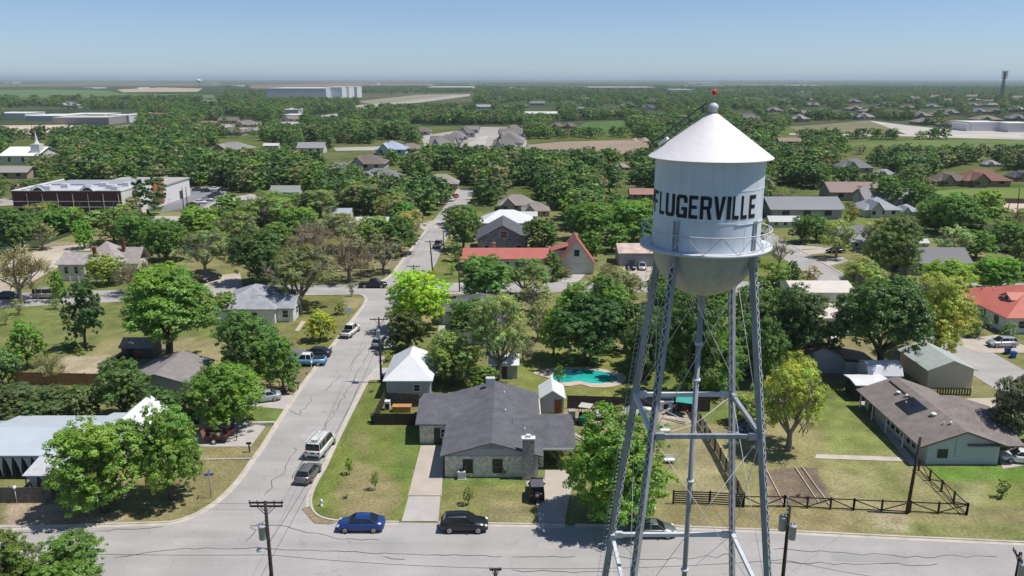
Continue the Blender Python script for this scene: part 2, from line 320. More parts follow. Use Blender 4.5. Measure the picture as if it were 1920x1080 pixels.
poly += W([(750,980),(1000,984),(1265,988),(1440,995),(1640,1005),(1920,1018),(2600,1050)]) + [Vector((140,57.5,0)), Vector((-140,62,0))]
# built as one triangulated sheet
def tri_sheet(name, pts, z, m):
    from mathutils.geometry import tessellate_polygon
    tris = tessellate_polygon([[Vector((p[0], p[1], 0)) for p in pts]])
    mb = MB(); mb.add([(p[0], p[1], z) for p in pts], [tuple(t) for t in tris]); o = mb.build(name, m, fix=False)
    for f in o.data.polygons:
        pass
    import bmesh
    bm = bmesh.new(); bm.from_mesh(o.data)
    for f in bm.faces:
        if f.normal.z < 0: f.normal_flip()
    bm.to_mesh(o.data); bm.free(); return tag(o, kind="structure")
tri_sheet("road", poly, 0.03, ROAD)
# the street that runs away on the right
tri_sheet("road", [Vector((67.5,158,0)), Vector((66.5,214,0)), Vector((66,300,0)), Vector((73,300,0)), Vector((74.2,214,0)), Vector((75,158,0))], 0.036, ROAD)
tri_sheet("road", [Vector((71,66,0)), Vector((69,110,0)), Vector((69.5,160,0)), Vector((77.5,160,0)), Vector((78,110,0)), Vector((79,66,0))], 0.04, ROAD)
def kerb(pts, gutter_side, w=0.22, h=0.15, name="kerb"):
    """a concrete kerb along ground points"""
    mb = MB(); pts = [Vector((p[0], p[1], 0)) for p in pts]; vs = []; prof = [(-w/2, 0), (-w/2, h), (w/2, h), (w/2, 0)]
    if gutter_side: prof = [(-w/2, 0.0), (-w/2, h), (w/2, h), (w/2+0.02, 0.05), (w/2+0.45, 0.045), (w/2+0.45, 0.0)]
    n = len(prof)
    for i, p in enumerate(pts):
        t = (pts[min(i+1, len(pts)-1)] - pts[max(i-1, 0)]).normalized(); nrm = Vector((t.y, -t.x, 0)) * (gutter_side or 1)
        for a, z in prof: vs.append(p + nrm*a + Vector((0, 0, z)))
    fs = [(i*n+k, i*n+k+1, (i+1)*n+k+1, (i+1)*n+k) for i in range(len(pts)-1) for k in range(n-1)]
    mb.add(vs, fs); return tag(mb.build(name, KERB), kind="structure")
kerb(W([(-300,992),(0,990)] + west_corner + B_left + west_north + [(560,554.5),(400,557.5)]), 1)
kerb(list(reversed(W([(742,650)] + B_right[1:] + east_corner + [(748,980)]))), -1)
kerb(W([(822,981),(1000,984),(1060,985)]), 1); kerb(W([(1078,985),(1265,988),(1440,995),(1640,1005),(1920,1018),(2300,1035)]), 1)
kerb(W([(650,534.2)] + arc((705,531),(722,527),(735,512),5) + [(762,477),(802,427)]), 1)
kerb([Vector((75.1,160,0)), Vector((74.3,214,0)), Vector((73,290,0))], 1)
kerb([Vector((-140,61.9,0)), Vector((140,57.4,0))], 1)
# drives, paths and slabs
def slab(name, px, z=0.06, m=None): return sheet(name, W(px), z, m or CONC)
slab("driveway", [(789,836),(832,836),(830,893),(828,930),(818,930),(765,930)], 0.055); slab("driveway", [(766,931),(826,931),(822,978),(753,978)], 0.05, CONC2)
slab("driveway", [(1022,882),(1082,882),(1068,930),(1058,984),(1016,984)], 0.05, CONC); slab("driveway", [(985,905),(1008,895),(1022,900),(1016,985),(1010,985),(1005,940)], 0.045, CONC2)
slab("driveway", [(350,812),(430,786),(498,800),(470,838),(380,838),(352,830)], 0.05, CONC2); slab("driveway", [(440,770),(500,740),(552,742),(535,768),(470,762)], 0.05, CONC2)
slab("driveway", [(548,655),(602,655),(625,650),(606,685),(545,688)], 0.05, DARKASPH); slab("footpath", [(553,620),(565,602),(574,603),(560,622)], 0.05)
slab("driveway", [(700,690),(735,690),(727,712),(692,714)], 0.05, CONC2); slab("driveway", [(818,650),(848,645),(842,570),(828,570)], 0.05, CONC2)
slab("footpath", [(1530,852),(1690,858),(1700,866),(1528,860)], 0.05, KERB); slab("footpath", [(1605,745),(1616,741),(1722,872),(1706,872)], 0.045, CONC2)
slab("driveway", [(1775,640),(1870,628),(1925,650),(1925,662),(1835,662)], 0.06, CONC); slab("driveway", [(1790,748),(1880,746),(1890,766),(1805,768)], 0.05, GRAV)
slab("driveway", [(1868,846),(1930,846),(1930,872),(1880,880)], 0.05, CONC); slab("driveway", [(1150,500),(1225,500),(1215,528),(1180,528)], 0.05, CONC)
slab("footpath", [(1430,464),(1500,460),(1545,464),(1540,466),(1470,470)], 0.05, CONC2); slab("driveway", [(1500,470),(1560,464),(1560,473),(1500,480)], 0.05, CONC); slab("driveway", [(1540,487),(1580,482),(1592,490),(1550,500)], 0.05, CONC2)
slab("driveway", [(380,520),(450,512),(455,537),(385,540)], 0.05, CONC); slab("driveway", [(780,420),(820,412),(840,425),(795,432)], 0.05, CONC2); slab("driveway", [(1062,518),(1095,500),(1110,500),(1085,529),(1050,529)], 0.05, CONC2)
slab("driveway", [(70,470),(125,460),(140,485),(30,545),(-40,560),(-60,520)], 0.05, GRAV); slab("driveway", [(95,463),(165,458),(170,470),(90,474)], 0.055, GRAV)
# tar-filled cracks wandering over the streets
def crack(px, wob, seed, w=0.07):
    r = random.Random(seed); pts = W(px); line = []
    for a, b in zip(pts, pts[1:]):
        n = max(2, int((b-a).length/0.9))
        for i in range(n):
            q = a.lerp(b, i/n); line.append(q + Vector((r.uniform(-wob, wob), r.uniform(-wob, wob), 0)))
    return line, w
CRACKS = [([(545,900),(575,850),(610,800),(645,745),(680,680),(700,640),(730,580)],0.28),([(556,880),(585,845),(598,815)],0.25),([(640,840),(655,800),(668,785)],0.2),([(500,930),(530,880),(560,830)],0.5),
 ([(470,985),(520,985),(640,1012),(730,1012)],0.15),([(455,1020),(480,990),(497,960)],0.6),([(0,1000),(140,1000),(320,987)],0.25),([(215,1045),(330,1030),(480,1028),(760,1040),(960,1045)],0.15),
 ([(1150,1045),(1250,1050),(1400,1040)],0.3),([(1450,1030),(1560,1035),(1700,1045),(1880,1042)],0.25),([(1440,1055),(1600,1058),(1780,1060)],0.2),([(960,1045),(1100,1045)],0.15),([(960,1070),(1100,1075),(1180,1072)],0.25),
 ([(720,1045),(735,1048),(785,1050)],0.1),([(700,820),(705,760)],0.0),([(745,530),(760,500),(790,450),(815,420)],0.5),([(655,690),(672,665),(690,645)],0.25),([(540,770),(560,780),(590,740)],0.4),([(610,735),(640,700)],0.4)]
def cracks():
    mb = MB()
    for i, (px, wob) in enumerate(CRACKS):
        if i == 14: continue
        ln, w = crack(px, wob, i)
        vs = []
        for j, p in enumerate(ln):
            t = (ln[min(j+1, len(ln)-1)] - ln[max(j-1, 0)]).normalized(); nrm = Vector((t.y, -t.x, 0))*(w/2*(0.6+0.8*((j*7919) % 10)/10)); vs += [(p.x-nrm.x, p.y-nrm.y, 0.05), (p.x+nrm.x, p.y+nrm.y, 0.05)]
        mb.add(vs, [(2*j, 2*j+1, 2*j+3, 2*j+2) for j in range(len(ln)-1)])
    tag(mb.build("road_marking_cracks", mat("crack_tar", (0.10, 0.095, 0.095), rough=0.9, spec=0.2), fix=False), kind="structure")
cracks()
# dirt washed out at the corner gutter
slab("dirt_patch", [(566,955),(580,950),(590,965),(612,976),(635,980),(618,984),(590,982),(580,972)], 0.07, mat("washed_soil", (0.27,0.2,0.12), rough=1, var=0.3, scale=2))
# fields and clearings beyond the neighbourhood
def field(px, c, z=0.05, var=0.15, sc=0.02, name="field"): return tri_sheet(name, W(px), z, mat("field_%d" % (len(MATS)), c, rough=1, var=var, scale=sc, spec=0.05, detail=10))
field([(985,272),(1050,266),(1205,262),(1230,275),(1200,287),(1060,292),(1000,287)], (0.31,0.24,0.185), var=0.12)
field([(1095,230),(1170,226),(1175,240),(1120,247),(1075,247)], (0.10,0.16,0.055))
field([(1480,238),(1560,232),(1625,226),(1690,235),(1725,249),(1560,250),(1500,248)], (0.20,0.185,0.11))
field([(1570,268),(1760,262),(1940,262),(1940,276),(1740,276),(1600,276)], (0.14,0.19,0.065))
field([(1738,360),(1800,354),(1940,352),(1940,374),(1800,376),(1740,374)], (0.16,0.22,0.065))
field([(1630,226),(1700,235),(1780,243),(1940,248),(1940,262),(1700,252)], (0.48,0.44,0.40), 0.08, name="road")
field([(1480,250),(1720,252),(1940,260),(1940,263),(1700,256),(1480,253)], (0.46,0.43,0.39), 0.1, name="road")
field([(1860,382),(1940,380),(1940,402),(1900,398)], (0.55,0.46,0.36), name="road")
field([(-60,236),(120,234),(185,238),(130,254),(60,252),(-60,252)], (0.53,0.44,0.35))
field([(-150,170),(100,168),(200,170),(225,175),(420,178),(420,184),(200,182),(-150,183)], (0.115,0.175,0.07), 0.1)
field([(220,168),(300,164),(380,166),(370,172),(230,173)], (0.42,0.33,0.25), 0.12)
field([(420,241),(480,233),(560,222),(640,212),(690,206),(692,210),(640,219),(560,231),(500,241),(440,249)], (0.42,0.39,0.35), 0.1, name="road")
field([(660,198),(760,190),(850,178),(880,176),(882,180),(790,192),(680,206)], (0.36,0.33,0.29), 0.1, name="road")
field([(670,190),(780,178),(860,176),(780,188),(700,196)], (0.26,0.25,0.18), 0.08)
field([(865,290),(880,268),(905,255),(915,256),(905,285),(890,292)], (0.46,0.43,0.40), 0.09, name="road")
field([(790,255),(905,238),(985,240),(990,292),(800,292)], (0.37,0.35,0.32), 0.05)
field([(150,240),(300,230),(420,226),(440,240),(300,248),(190,250)], (0.34,0.32,0.29), 0.06)
field([(330,352),(420,350),(430,378),(385,395),(350,392),(300,398)], (0.22,0.22,0.235), 0.05, name="parking_lot_pavement")
field([(-20,372),(36,372),(36,384),(-20,388)], (0.42,0.39,0.36), 0.05, name="road"); field([(100,414),(150,412),(150,420),(100,424)], (0.42,0.39,0.36), 0.05, name="road")
field([(405,376),(470,364),(495,368),(440,380),(380,402),(350,404)], (0.43,0.40,0.37), 0.07, name="road")
field([(685,322),(745,320),(742,327),(690,330)], (0.36,0.31,0.21), 0.05); field([(625,277),(735,274),(740,281),(630,283)], (0.42,0.39,0.36), 0.06, name="road")
field([(350,235),(560,225),(560,232),(420,244),(350,246)], (0.20,0.22,0.10), 0.055)

field([(470,160),(640,156),(820,157),(800,163),(640,165),(470,166)], (0.22,0.16,0.12), 0.1); field([(940,166),(1080,162),(1260,161),(1250,168),(1080,171),(950,172)], (0.26,0.20,0.14), 0.1); field([(1180,163),(1400,158),(1570,159),(1560,166),(1380,168),(1200,168)], (0.20,0.16,0.11), 0.1); field([(1640,180),(1780,176),(1940,177),(1940,190),(1780,188),(1660,187)], (0.24,0.20,0.18), 0.1)
field([(0,158),(180,155),(420,156),(410,161),(180,162),(0,163)], (0.15,0.13,0.085), 0.1); field([(600,152.5),(900,152),(1200,152.5),(1200,154.5),(900,155),(600,155)], (0.12,0.12,0.08), 0.1); field([(1500,168),(1640,166),(1640,171),(1500,173)], (0.18,0.17,0.10), 0.1)
# repaired squares of street
for _i, (_p, _c) in enumerate([([(655,1008),(760,1008),(765,1020),(650,1020)],(0.36,0.35,0.345)),([(1010,1018),(1120,1019),(1125,1032),(1010,1031)],(0.43,0.40,0.385)),([(575,800),(612,800),(600,822),(560,822)],(0.42,0.40,0.39)),([(330,1010),(440,1008),(450,1022),(325,1024)],(0.42,0.40,0.385)),([(1560,1040),(1700,1044),(1705,1056),(1560,1052)],(0.35,0.34,0.335))]): slab("road_patch", _p, 0.036, road_mat("patch_asphalt_%d" % _i, _c))
# ================================================================== the water tower
TX, TY = 11.6, 47.2
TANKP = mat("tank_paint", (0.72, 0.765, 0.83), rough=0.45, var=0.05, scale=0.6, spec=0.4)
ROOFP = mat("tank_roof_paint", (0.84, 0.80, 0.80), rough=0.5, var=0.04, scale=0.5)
BOWLP = mat("bowl_bounce_paint", (0.50, 0.48, 0.45), rough=0.5, var=0.08, scale=0.7)  # warm grey puts the ground's bounced light into the bowl's colour
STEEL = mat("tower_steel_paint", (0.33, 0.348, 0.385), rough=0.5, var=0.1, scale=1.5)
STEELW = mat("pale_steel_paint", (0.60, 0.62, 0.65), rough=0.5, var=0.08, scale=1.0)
def weather(m, lo=0.80):
    """faint vertical runs and grime on the paint"""
    N, L = m.node_tree.nodes, m.node_tree.links; b = N["Principled BSDF"]; mp = N.new("ShaderNodeMapping"); mp.inputs["Scale"].default_value = (1.6, 1.6, 0.12); L.new(N["Texture Coordinate"].outputs["Object"], mp.inputs[0])
    n = N.new("ShaderNodeTexNoise"); n.inputs["Scale"].default_value = 2.0; n.inputs["Detail"].default_value = 7; L.new(mp.outputs[0], n.inputs["Vector"]); r = N.new("ShaderNodeMapRange"); r.inputs[1].default_value = 0.32; r.inputs[2].default_value = 0.55; r.inputs[3].default_value = lo; r.inputs[4].default_value = 1.0; L.new(n.outputs["Fac"], r.inputs[0])
    mx = N.new("ShaderNodeMix"); mx.data_type = 'RGBA'; mx.blend_type = 'MULTIPLY'; mx.inputs[0].default_value = 1; L.new(b.inputs["Base Color"].links[0].from_socket, mx.inputs[6]); L.new(r.outputs[0], mx.inputs[7]); L.new(mx.outputs[2], b.inputs["Base Color"])
weather(TANKP, 0.92); weather(BOWLP, 0.86); weather(ROOFP, 0.94); weather(STEEL, 0.75)
def water_tower():
    t = empty("water_tower", (TX, TY, 0), 0, "tall silver water tower on four lattice legs with cone roof and black town name", "water tower")
    Z1, Z2, ZD = 22.35, 11.03, 33.4
    half = lambda z: (4.4 + (6.52-4.4)*(ZD-z)/(ZD-Z1))/2 if z > Z1 else (6.52 + (8.69-6.52)*(Z1-z)/(Z1-Z2))/2
    RT, ZE = 3.15, 38.57
    # shell with its plate seams
    b = MB(); b.lathe([(RT, ZD-0.1), (RT, ZE+0.08)], 96, cap=False)
    sh_ = b.build("tank_shell", TANKP, t)
    for z in (ZD+1.72, ZD+3.55): b = MB(); b.lathe([(RT, z-.05), (RT+.012, z-.05), (RT+.012, z+.05), (RT, z+.05)], 96, cap=False, smooth=False); b.build("weld_band", TANKP, sh_)
    for z0, z1, off in ((ZD, ZD+1.67, .2), (ZD+1.77, ZD+3.5, .75), (ZD+3.6, ZE, .45)):
        for i in range(5): a = off+2*math.pi*i/5; b = MB(); b.bar((RT*math.cos(a), RT*math.sin(a), z0), (RT*math.cos(a), RT*math.sin(a), z1), .05, .02, up=(math.cos(a), math.sin(a), 0)); b.build("weld_seam", TANKP, sh_)
    b = MB(); b.lathe([(3.55, ZE-0.03), (3.575, ZE-0.03), (3.58, ZE+0.02)], 96, cap=False, smooth=False); b.lathe([(3.58, ZE+0.02), (2.4, ZE+0.02+(41.04-ZE-.02)*1.18/3.31), (1.2, ZE+0.02+(41.04-ZE-.02)*2.38/3.31), (0.27, 41.04)], 96, cap=False); b.lathe([(3.1, ZE+.01), (3.55, ZE-0.03)], 96, cap=False, smooth=False); b.build("roof", ROOFP, t)
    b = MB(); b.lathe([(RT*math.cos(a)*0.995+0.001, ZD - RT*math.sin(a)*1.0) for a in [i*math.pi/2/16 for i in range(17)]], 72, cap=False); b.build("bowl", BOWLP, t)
    b = MB(); b.lathe([(0.24, 41.03), (0.24, 41.35), (0.30, 41.36), (0.30, 41.42), (0.25, 41.53), (0.14, 41.62), (0.02, 41.65)], 20); f = b.build("roof_vent", STEELW, t)
    b = MB(); b.tube([(0,0,41.6),(0,0,42.12)], 0.025); b.build("beacon_post", STEEL, t)
    b = MB(); b.lathe([(0.06, 42.08), (0.12, 42.13), (0.135, 42.24), (0.10, 42.34), (0.02, 42.38)], 14); b.build("beacon_lamp", mat("red_beacon_lens", (0.75, 0.015, 0.02), rough=0.25), t)
    # balcony
    b = MB(); b.lathe([(RT+0.002, ZD), (RT+0.002, ZD+0.04), (3.86, ZD+0.04), (3.88, ZD+0.02), (3.88, ZD-0.11), (3.84, ZD-0.11), (3.84, ZD)], 96, cap=False); bal = b.build("balcony", STEELW, t)
    b = MB(); RR = 3.80; ring = [(RR*math.cos(a), RR*math.sin(a)) for a in [2*math.pi*i/72 for i in range(73)]]
    b.tube([(x, y, ZD+1.05) for x, y in ring], 0.032, 6); n = 12
    for i in range(n):
        a0, a1, a2 = [2*math.pi*(i+d)/n for d in (0, 0.5, 1)]; q = lambda a, z, r=RR: (r*math.cos(a), r*math.sin(a), z)
        b.bar(q(a1, ZD+0.04), q(a0, ZD+1.04), 0.035); b.bar(q(a1, ZD+0.04), q(a2, ZD+1.04), 0.035)
    b.build("railing", STEELW, bal)
    # legs: two channels with zigzag lacing on the inner and outer sides
    for sx, sy in ((-1,-1),(1,-1),(-1,1),(1,1)):
        b = MB(); h = lambda z: Vector((sx*half(z), sy*half(z), z)); rad = Vector((sx, sy, 0)).normalized(); tan = Vector((-sy, sx, 0)).normalized()
        zs = [0.0, Z2, Z1, ZD-0.15]
        for s in (-1, 1):
            for a, c in zip(zs, zs[1:]):
                p, q = h(a)+tan*(0.15*s), h(c)+tan*(0.15*s)
                b.bar(p, q, 0.36, 0.02, up=tan)
                for e in (-1, 1): b.bar(p+rad*(0.17*e)-tan*(0.03*s), q+rad*(0.17*e)-tan*(0.03*s), 0.02, 0.06, up=tan)
        lc = MB(); step, z, k = 0.36, 0.3, 0
        while z < ZD-0.6:
            for e in (-1, 1):
                s = 1 if (k % 2 == 0) else -1
                lc.bar(h(z)+tan*(0.14*s)+rad*(0.185*e), h(z+step)-tan*(0.14*s)+rad*(0.185*e), 0.055, 0.012, up=rad)
            z += step; k += 1
        b.cbox(h(ZD-0.5) + rad*0.0, (0.42, 0.42, 0.9), rz=math.pi/4)
        for zz in (Z1, Z2): b.cbox(h(zz), (0.40, 0.33, 0.55), rz=math.atan2(rad.y, rad.x))
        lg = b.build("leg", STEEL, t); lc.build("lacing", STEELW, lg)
        b = MB(); c0 = Vector((sx, sy, 0)).normalized()*(RT+0.05)          # stiffeners where the leg meets the shell
        for s in (-1, 1): b.bar(c0+tan*(0.13*s)+Vector((0,0,ZD+0.05)), c0+tan*(0.13*s)+Vector((0,0,ZD+1.75)), 0.06, 0.10, up=tan)
        b.bar(c0+tan*0.16+Vector((0,0,ZD+1.0)), c0-tan*0.16+Vector((0,0,ZD+1.0)), 0.05, 0.05)
        b.build("leg_bracket", STEEL, t)
        b = MB(); b.cbox((sx*half(0), sy*half(0), 0.25), (0.9, 0.9, 0.5)); b.build("footing", CONC2, t)
    for z in (Z1, Z2):
        hh = half(z) - 0.2
        for (a, c) in (((-1,-1),(1,-1)),((1,-1),(1,1)),((1,1),(-1,1)),((-1,1),(-1,-1))):
            b = MB(); off = Vector((0,0,0)); d = Vector((c[0]-a[0], c[1]-a[1], 0)).normalized(); nrm = Vector((d.y, -d.x, 0)); e = half(z)
            A, C_ = Vector((a[0]*e, a[1]*e, z))+d*0.2, Vector((c[0]*e, c[1]*e, z))-d*0.2
            for s in (-1, 1): b.bar(A+nrm*(0.11*s), C_+nrm*(0.11*s), 0.022, 0.26)
            b.bar(A+Vector((0,0,0.13)), C_+Vector((0,0,0.13)), 0.24, 0.012)
            for q, s in ((A, 1), (C_, -1)): b.bar(q, q+d*(0.55*s), 0.30, 0.42)
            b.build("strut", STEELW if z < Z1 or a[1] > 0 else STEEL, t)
    # tie rods crossing each face of each panel
    for za, zb in ((Z1, ZD-0.4), (Z2, Z1), (0.3, Z2)):
        for (a, c) in (((-1,-1),(1,-1)),((1,-1),(1,1)),((1,1),(-1,1)),((-1,1),(-1,-1))):
            for (p, q) in ((a, c), (c, a)):
                b = MB(); b.tube([(p[0]*half(za), p[1]*half(za), za), (q[0]*half(zb), q[1]*half(zb), zb)], 0.018, 5); b.build("tie_rod", STEELW, t)
    # riser with flanges and its stays
    b = MB(); b.tube([(0,0,0),(0,0,30.4)], 0.165, 16); b.lathe([(0.17,29.2),(0.22,29.25),(0.24,30.5)], 16, cap=False); ri = b.build("riser_pipe", STEEL, t)
    for zz in (27.0, 25.2-0.6, 17.6, 11.0, 5.0):
        b = MB(); b.lathe([(0.166, zz), (0.25, zz), (0.25, zz+0.14), (0.166, zz+0.14)], 16, cap=False); b.build("flange", STEELW, ri)
    for sx, sy in ((-1,-1),(1,-1),(-1,1),(1,1)):
        b = MB(); b.tube([(0,0,21.6),(sx*half(Z1)*0.97, sy*half(Z1)*0.97, Z1-0.1)], 0.022, 5); b.build("stay_rod", STEELW, ri)
    # ladder outside the far left leg, and the one up the cone
    def ladder(a, c, side, name, w=0.4, par=t):
        b = MB(); a, c, side = Vector(a), Vector(c), Vector(side).normalized(); n = int((c-a).length/0.33)
        for s in (-1, 1): b.bar(a+side*(w/2*s), c+side*(w/2*s), 0.045, 0.012)
        for i in range(1, n): q = a.lerp(c, i/n); b.tube([q-side*w/2, q+side*w/2], 0.013, 5)
        return b.build(name, STEELW, par)
    for za, zb in ((0.3, Z2), (Z2, Z1), (Z1, ZD)):
        ladder((-half(za)-0.42, half(za)+0.18, za), (-half(zb)-0.42, half(zb)+0.18, zb), (0.8, 0.6, 0), "ladder")
    ra = R(158); ca, sa = math.cos(ra), math.sin(ra)
    b = MB(); side = Vector((-sa, ca, 0)); A, C_ = Vector((3.58*ca, 3.58*sa, ZE+0.18)), Vector((0.35*ca, 0.35*sa, 41.25))
    for s in (-1, 1):
        for up in (0.0, 0.0): b.bar(A+side*(0.2*s), C_+side*(0.2*s), 0.05, 0.02)
        b.bar(A+side*(0.2*s)+Vector((0,0,0.42)), C_+side*(0.2*s)+Vector((0,0,0.42)), 0.045, 0.045)
    for i in range(14):
        q = A.lerp(C_, i/13); b.bar(q-side*0.2, q+side*0.2, 0.03)
        if i % 3 == 0:
            for s in (-1, 1): b.bar(q+side*(0.2*s), q+side*(0.2*s)+Vector((0,0,0.44)), 0.04)
    b.build("roof_ladder", mat("dark_steel", (0.10,0.11,0.13), rough=0.5), t)
    b = MB(); q = A.lerp(C_, 0.28); b.cbox(q+side*0.55+Vector((0,0,-0.02)), (0.6,0.6,0.16), rz=ra, ry=R(38)); b.build("roof_hatch", ROOFP, t)
    # painted name: letters as thin bent plates on the shell
    def glyph(ch):
        s = 0.30; sh = 0.2
        return {
         'P': [[(0,0),(s,0),(s,1),(0,1)],[(s,.84),(.72,.84),(.72,1),(s,1)],[(s,.40),(.72,.40),(.72,.56),(s,.56)],[(.68,.46),(.86,.40),(1,.50),(1,.90),(.86,1),(.68,.94)]],
         'F': [[(0,0),(s,0),(s,1),(0,1)],[(s,.84),(.92,.84),(.92,1),(s,1)],[(s,.44),(.80,.44),(.80,.59),(s,.59)]],
         'L': [[(0,0),(s,0),(s,1),(0,1)],[(s,0),(.92,0),(.92,.16),(s,.16)]],
         'U': [[(0,.12),(s,.20),(s,1),(0,1)],[(1-s,.20),(1,.12),(1,1),(1-s,1)],[(0,.12),(.16,0),(.84,0),(1,.12),(1-s,.20),(.62,.15),(.38,.15),(s,.20)]],
         'G': [[(0,.12),(s,.20),(s,.80),(0,.88)],[(0,.88),(s,.80),(.38,.85),(.62,.85),(1-s,.80),(1,.88),(.84,1),(.16,1)],[(1-s,.66),(1,.66),(1,.88),(1-s,.80)],[(0,.12),(.16,0),(.72,0),(1-s,.20),(.60,.15),(.38,.15),(s,.20)],[(.72,0),(1,0),(1,.48),(1-s,.48),(1-s,.20)],[(.5,.34),(1-s,.34),(1-s,.48),(.5,.48)]],
         'E': [[(0,0),(s,0),(s,1),(0,1)],[(s,.84),(.95,.84),(.95,1),(s,1)],[(s,.43),(.84,.43),(.84,.58),(s,.58)],[(s,0),(.95,0),(.95,.16),(s,.16)]],
         'R': [[(0,0),(s,0),(s,1),(0,1)],[(s,.84),(.72,.84),(.72,1),(s,1)],[(s,.42),(.72,.42),(.72,.57),(s,.57)],[(.68,.47),(.84,.44),(.98,.54),(.98,.90),(.84,1),(.68,.94)],[(.70,0),(1.04,0),(.84,.46),(.56,.44)]],
         'V': [[(0,1),(.33,1),(.55,.22),(.62,0),(.36,0)],[(1,1),(.69,1),(.50,.22),(.38,0),(.64,0)]],
         'I': [[(0,0),(1,0),(1,1),(0,1)]]}[ch]
    spans = [('P',-98.5,-87),('F',-84,-69.5),('L',-67,-57),('U',-55.3,-42),('G',-40,-26.8),('E',-25,-14.7),('R',-12.8,-0.5),('V',1.2,14),('I',15.8,20.4),('L',22.3,31),('L',32.8,41.8),('E',44,55)]
    zb, hh = 35.38, 1.30; front = math.atan2(-TY, -TX)
    def seen(d):                                   # angle on the shell whose outline shows at this apparent angle
        s_ = math.sin(R(d)); a = R(d)
        for _ in range(12): a = math.asin(max(-1, min(1, s_*(1-0.065*math.cos(a))*1.002)))
        return math.degrees(a)
    for ch, d0, d1 in spans:
        if abs(d0) < 85: d0, d1 = seen(d0)+5.0, seen(d1)+5.0
        else: d0, d1 = -89.5, -77.5
        b = MB()
        for gi, poly in enumerate(glyph(ch)):
            # cut the piece into strips so that it bends round the shell
            import bmesh
            bm = bmesh.new(); f = bm.faces.new([bm.verts.new((x, 0, z)) for x, z in poly])
            for k in range(1, 8):
                g = bm.verts[:] + bm.edges[:] + bm.faces[:]; bmesh.ops.bisect_plane(bm, geom=g, plane_co=(k/8.0, 0, 0), plane_no=(1, 0, 0))
            bm.verts.index_update(); base = []
            for v in bm.verts:
                an = front + R(d0 + (d1-d0)*v.co.x); r = RT + 0.018 + 0.0012*gi; base.append((r*math.cos(an), r*math.sin(an), zb+hh*v.co.z))
            n = len(base); inner = [((RT-0.01)/math.hypot(x, y)*x, (RT-0.01)/math.hypot(x, y)*y, z) for x, y, z in base]
            fs = [tuple(v.index for v in f.verts) for f in bm.faces]
            sides = [(e.verts[0].index, e.verts[1].index, e.verts[1].index+n, e.verts[0].index+n) for e in bm.edges if len(e.link_faces) == 1]
            b.add(base+inner, fs+sides); bm.free()
        o = b.build("letter", mat("black_letter_paint", (0.012, 0.013, 0.018), rough=0.5, var=0.1), t)
    # faint overflow bracket line and weld band on the sunny side
    b = MB(); pts = [((RT+0.03)*math.cos(a), (RT+0.03)*math.sin(a), 35.05) for a in [front+R(d) for d in range(30, 86, 5)]]; b.tube(pts, 0.022, 5); b.build("conduit", STEELW, t)
    return t
water_tower()
# ================================================================== buildings
DGREY = shingle("dark_grey_shingles", (0.125, 0.125, 0.140)); BRWN = shingle("brown_grey_shingles", (0.225, 0.195, 0.18)); LGREY = shingle("light_grey_shingles", (0.33, 0.34, 0.37)); TANSH = shingle("tan_shingles", (0.34, 0.285, 0.235))
BLUEMETAL = mat("pale_blue_metal_roof", (0.50, 0.55, 0.60), rough=0.4, var=0.05, scale=0.4, stripes=('X', 0.6, 0.15)); WHITEMETAL = mat("white_metal_roof", (0.72, 0.73, 0.74), rough=0.5, var=0.05, scale=0.5, stripes=('X', 0.5, 0.15))
CREAMMETAL = mat("cream_metal_roof", (0.66, 0.60, 0.53), rough=0.5, var=0.06, scale=0.5, stripes=('X', 0.45, 0.25)); RUSTMETAL = mat("rusty_pale_metal_roof", (0.55, 0.42, 0.36), rough=0.6, var=0.25, scale=0.5, stripes=('X', 0.5, 0.25))
REDMETAL = mat("salmon_red_metal_roof", (0.45, 0.145, 0.115), rough=0.5, var=0.08, scale=0.5, stripes=('X', 0.5, 0.2)); CORAL = mat("coral_red_roof", (0.50, 0.145, 0.10), rough=0.5, var=0.07, scale=0.5, stripes=('X', 0.5, 0.15))
WOODROOF = mat("weathered_wood_roof", (0.27, 0.23, 0.19), rough=0.9, var=0.3, scale=3); GREENMETAL = mat("grey_green_roof", (0.40, 0.44, 0.42), rough=0.6, var=0.08, scale=1)
WHITEW = mat("white_siding", (0.70, 0.70, 0.69), rough=0.7, var=0.05, stripes=('Z', 0.18, 0.3)); GREYW = mat("grey_siding", (0.36, 0.37, 0.39), rough=0.7, var=0.07, stripes=('Z', 0.18, 0.3)); BLUEGW = mat("blue_grey_siding", (0.40, 0.43, 0.48), rough=0.7, var=0.06, stripes=('Z', 0.18, 0.3))
BEIGEW = mat("beige_siding", (0.55, 0.47, 0.38), rough=0.7, var=0.05, stripes=('Z', 0.2, 0.2)); CREAMW = mat("cream_siding", (0.62, 0.58, 0.50), rough=0.7, var=0.06, stripes=('Z', 0.18, 0.3)); STONE = mat("pale_limestone", (0.62, 0.58, 0.50), rough=0.9, var=0.35, scale=4, bump=0.6, bscale=6)
BRICK = mat("dark_red_brick", (0.16, 0.045, 0.035), rough=0.85, var=0.2, scale=3); TANBRICK = mat("tan_brick", (0.36, 0.26, 0.19), rough=0.85, var=0.2, scale=3); STONECH = mat("grey_chimney_stone", (0.30, 0.29, 0.27), rough=0.9, var=0.45, scale=4, bump=0.6, bscale=6)
TRIM = mat("white_trim", (0.75, 0.75, 0.73), rough=0.6, var=0.04); DTRIM = mat("dark_trim", (0.06, 0.055, 0.05), rough=0.7); BRTRIM = mat("brown_trim", (0.09, 0.065, 0.05), rough=0.7); GLASS = glass_mat("window_glass"); DARKIN = mat("dark_interior", (0.035, 0.033, 0.03), rough=0.9)
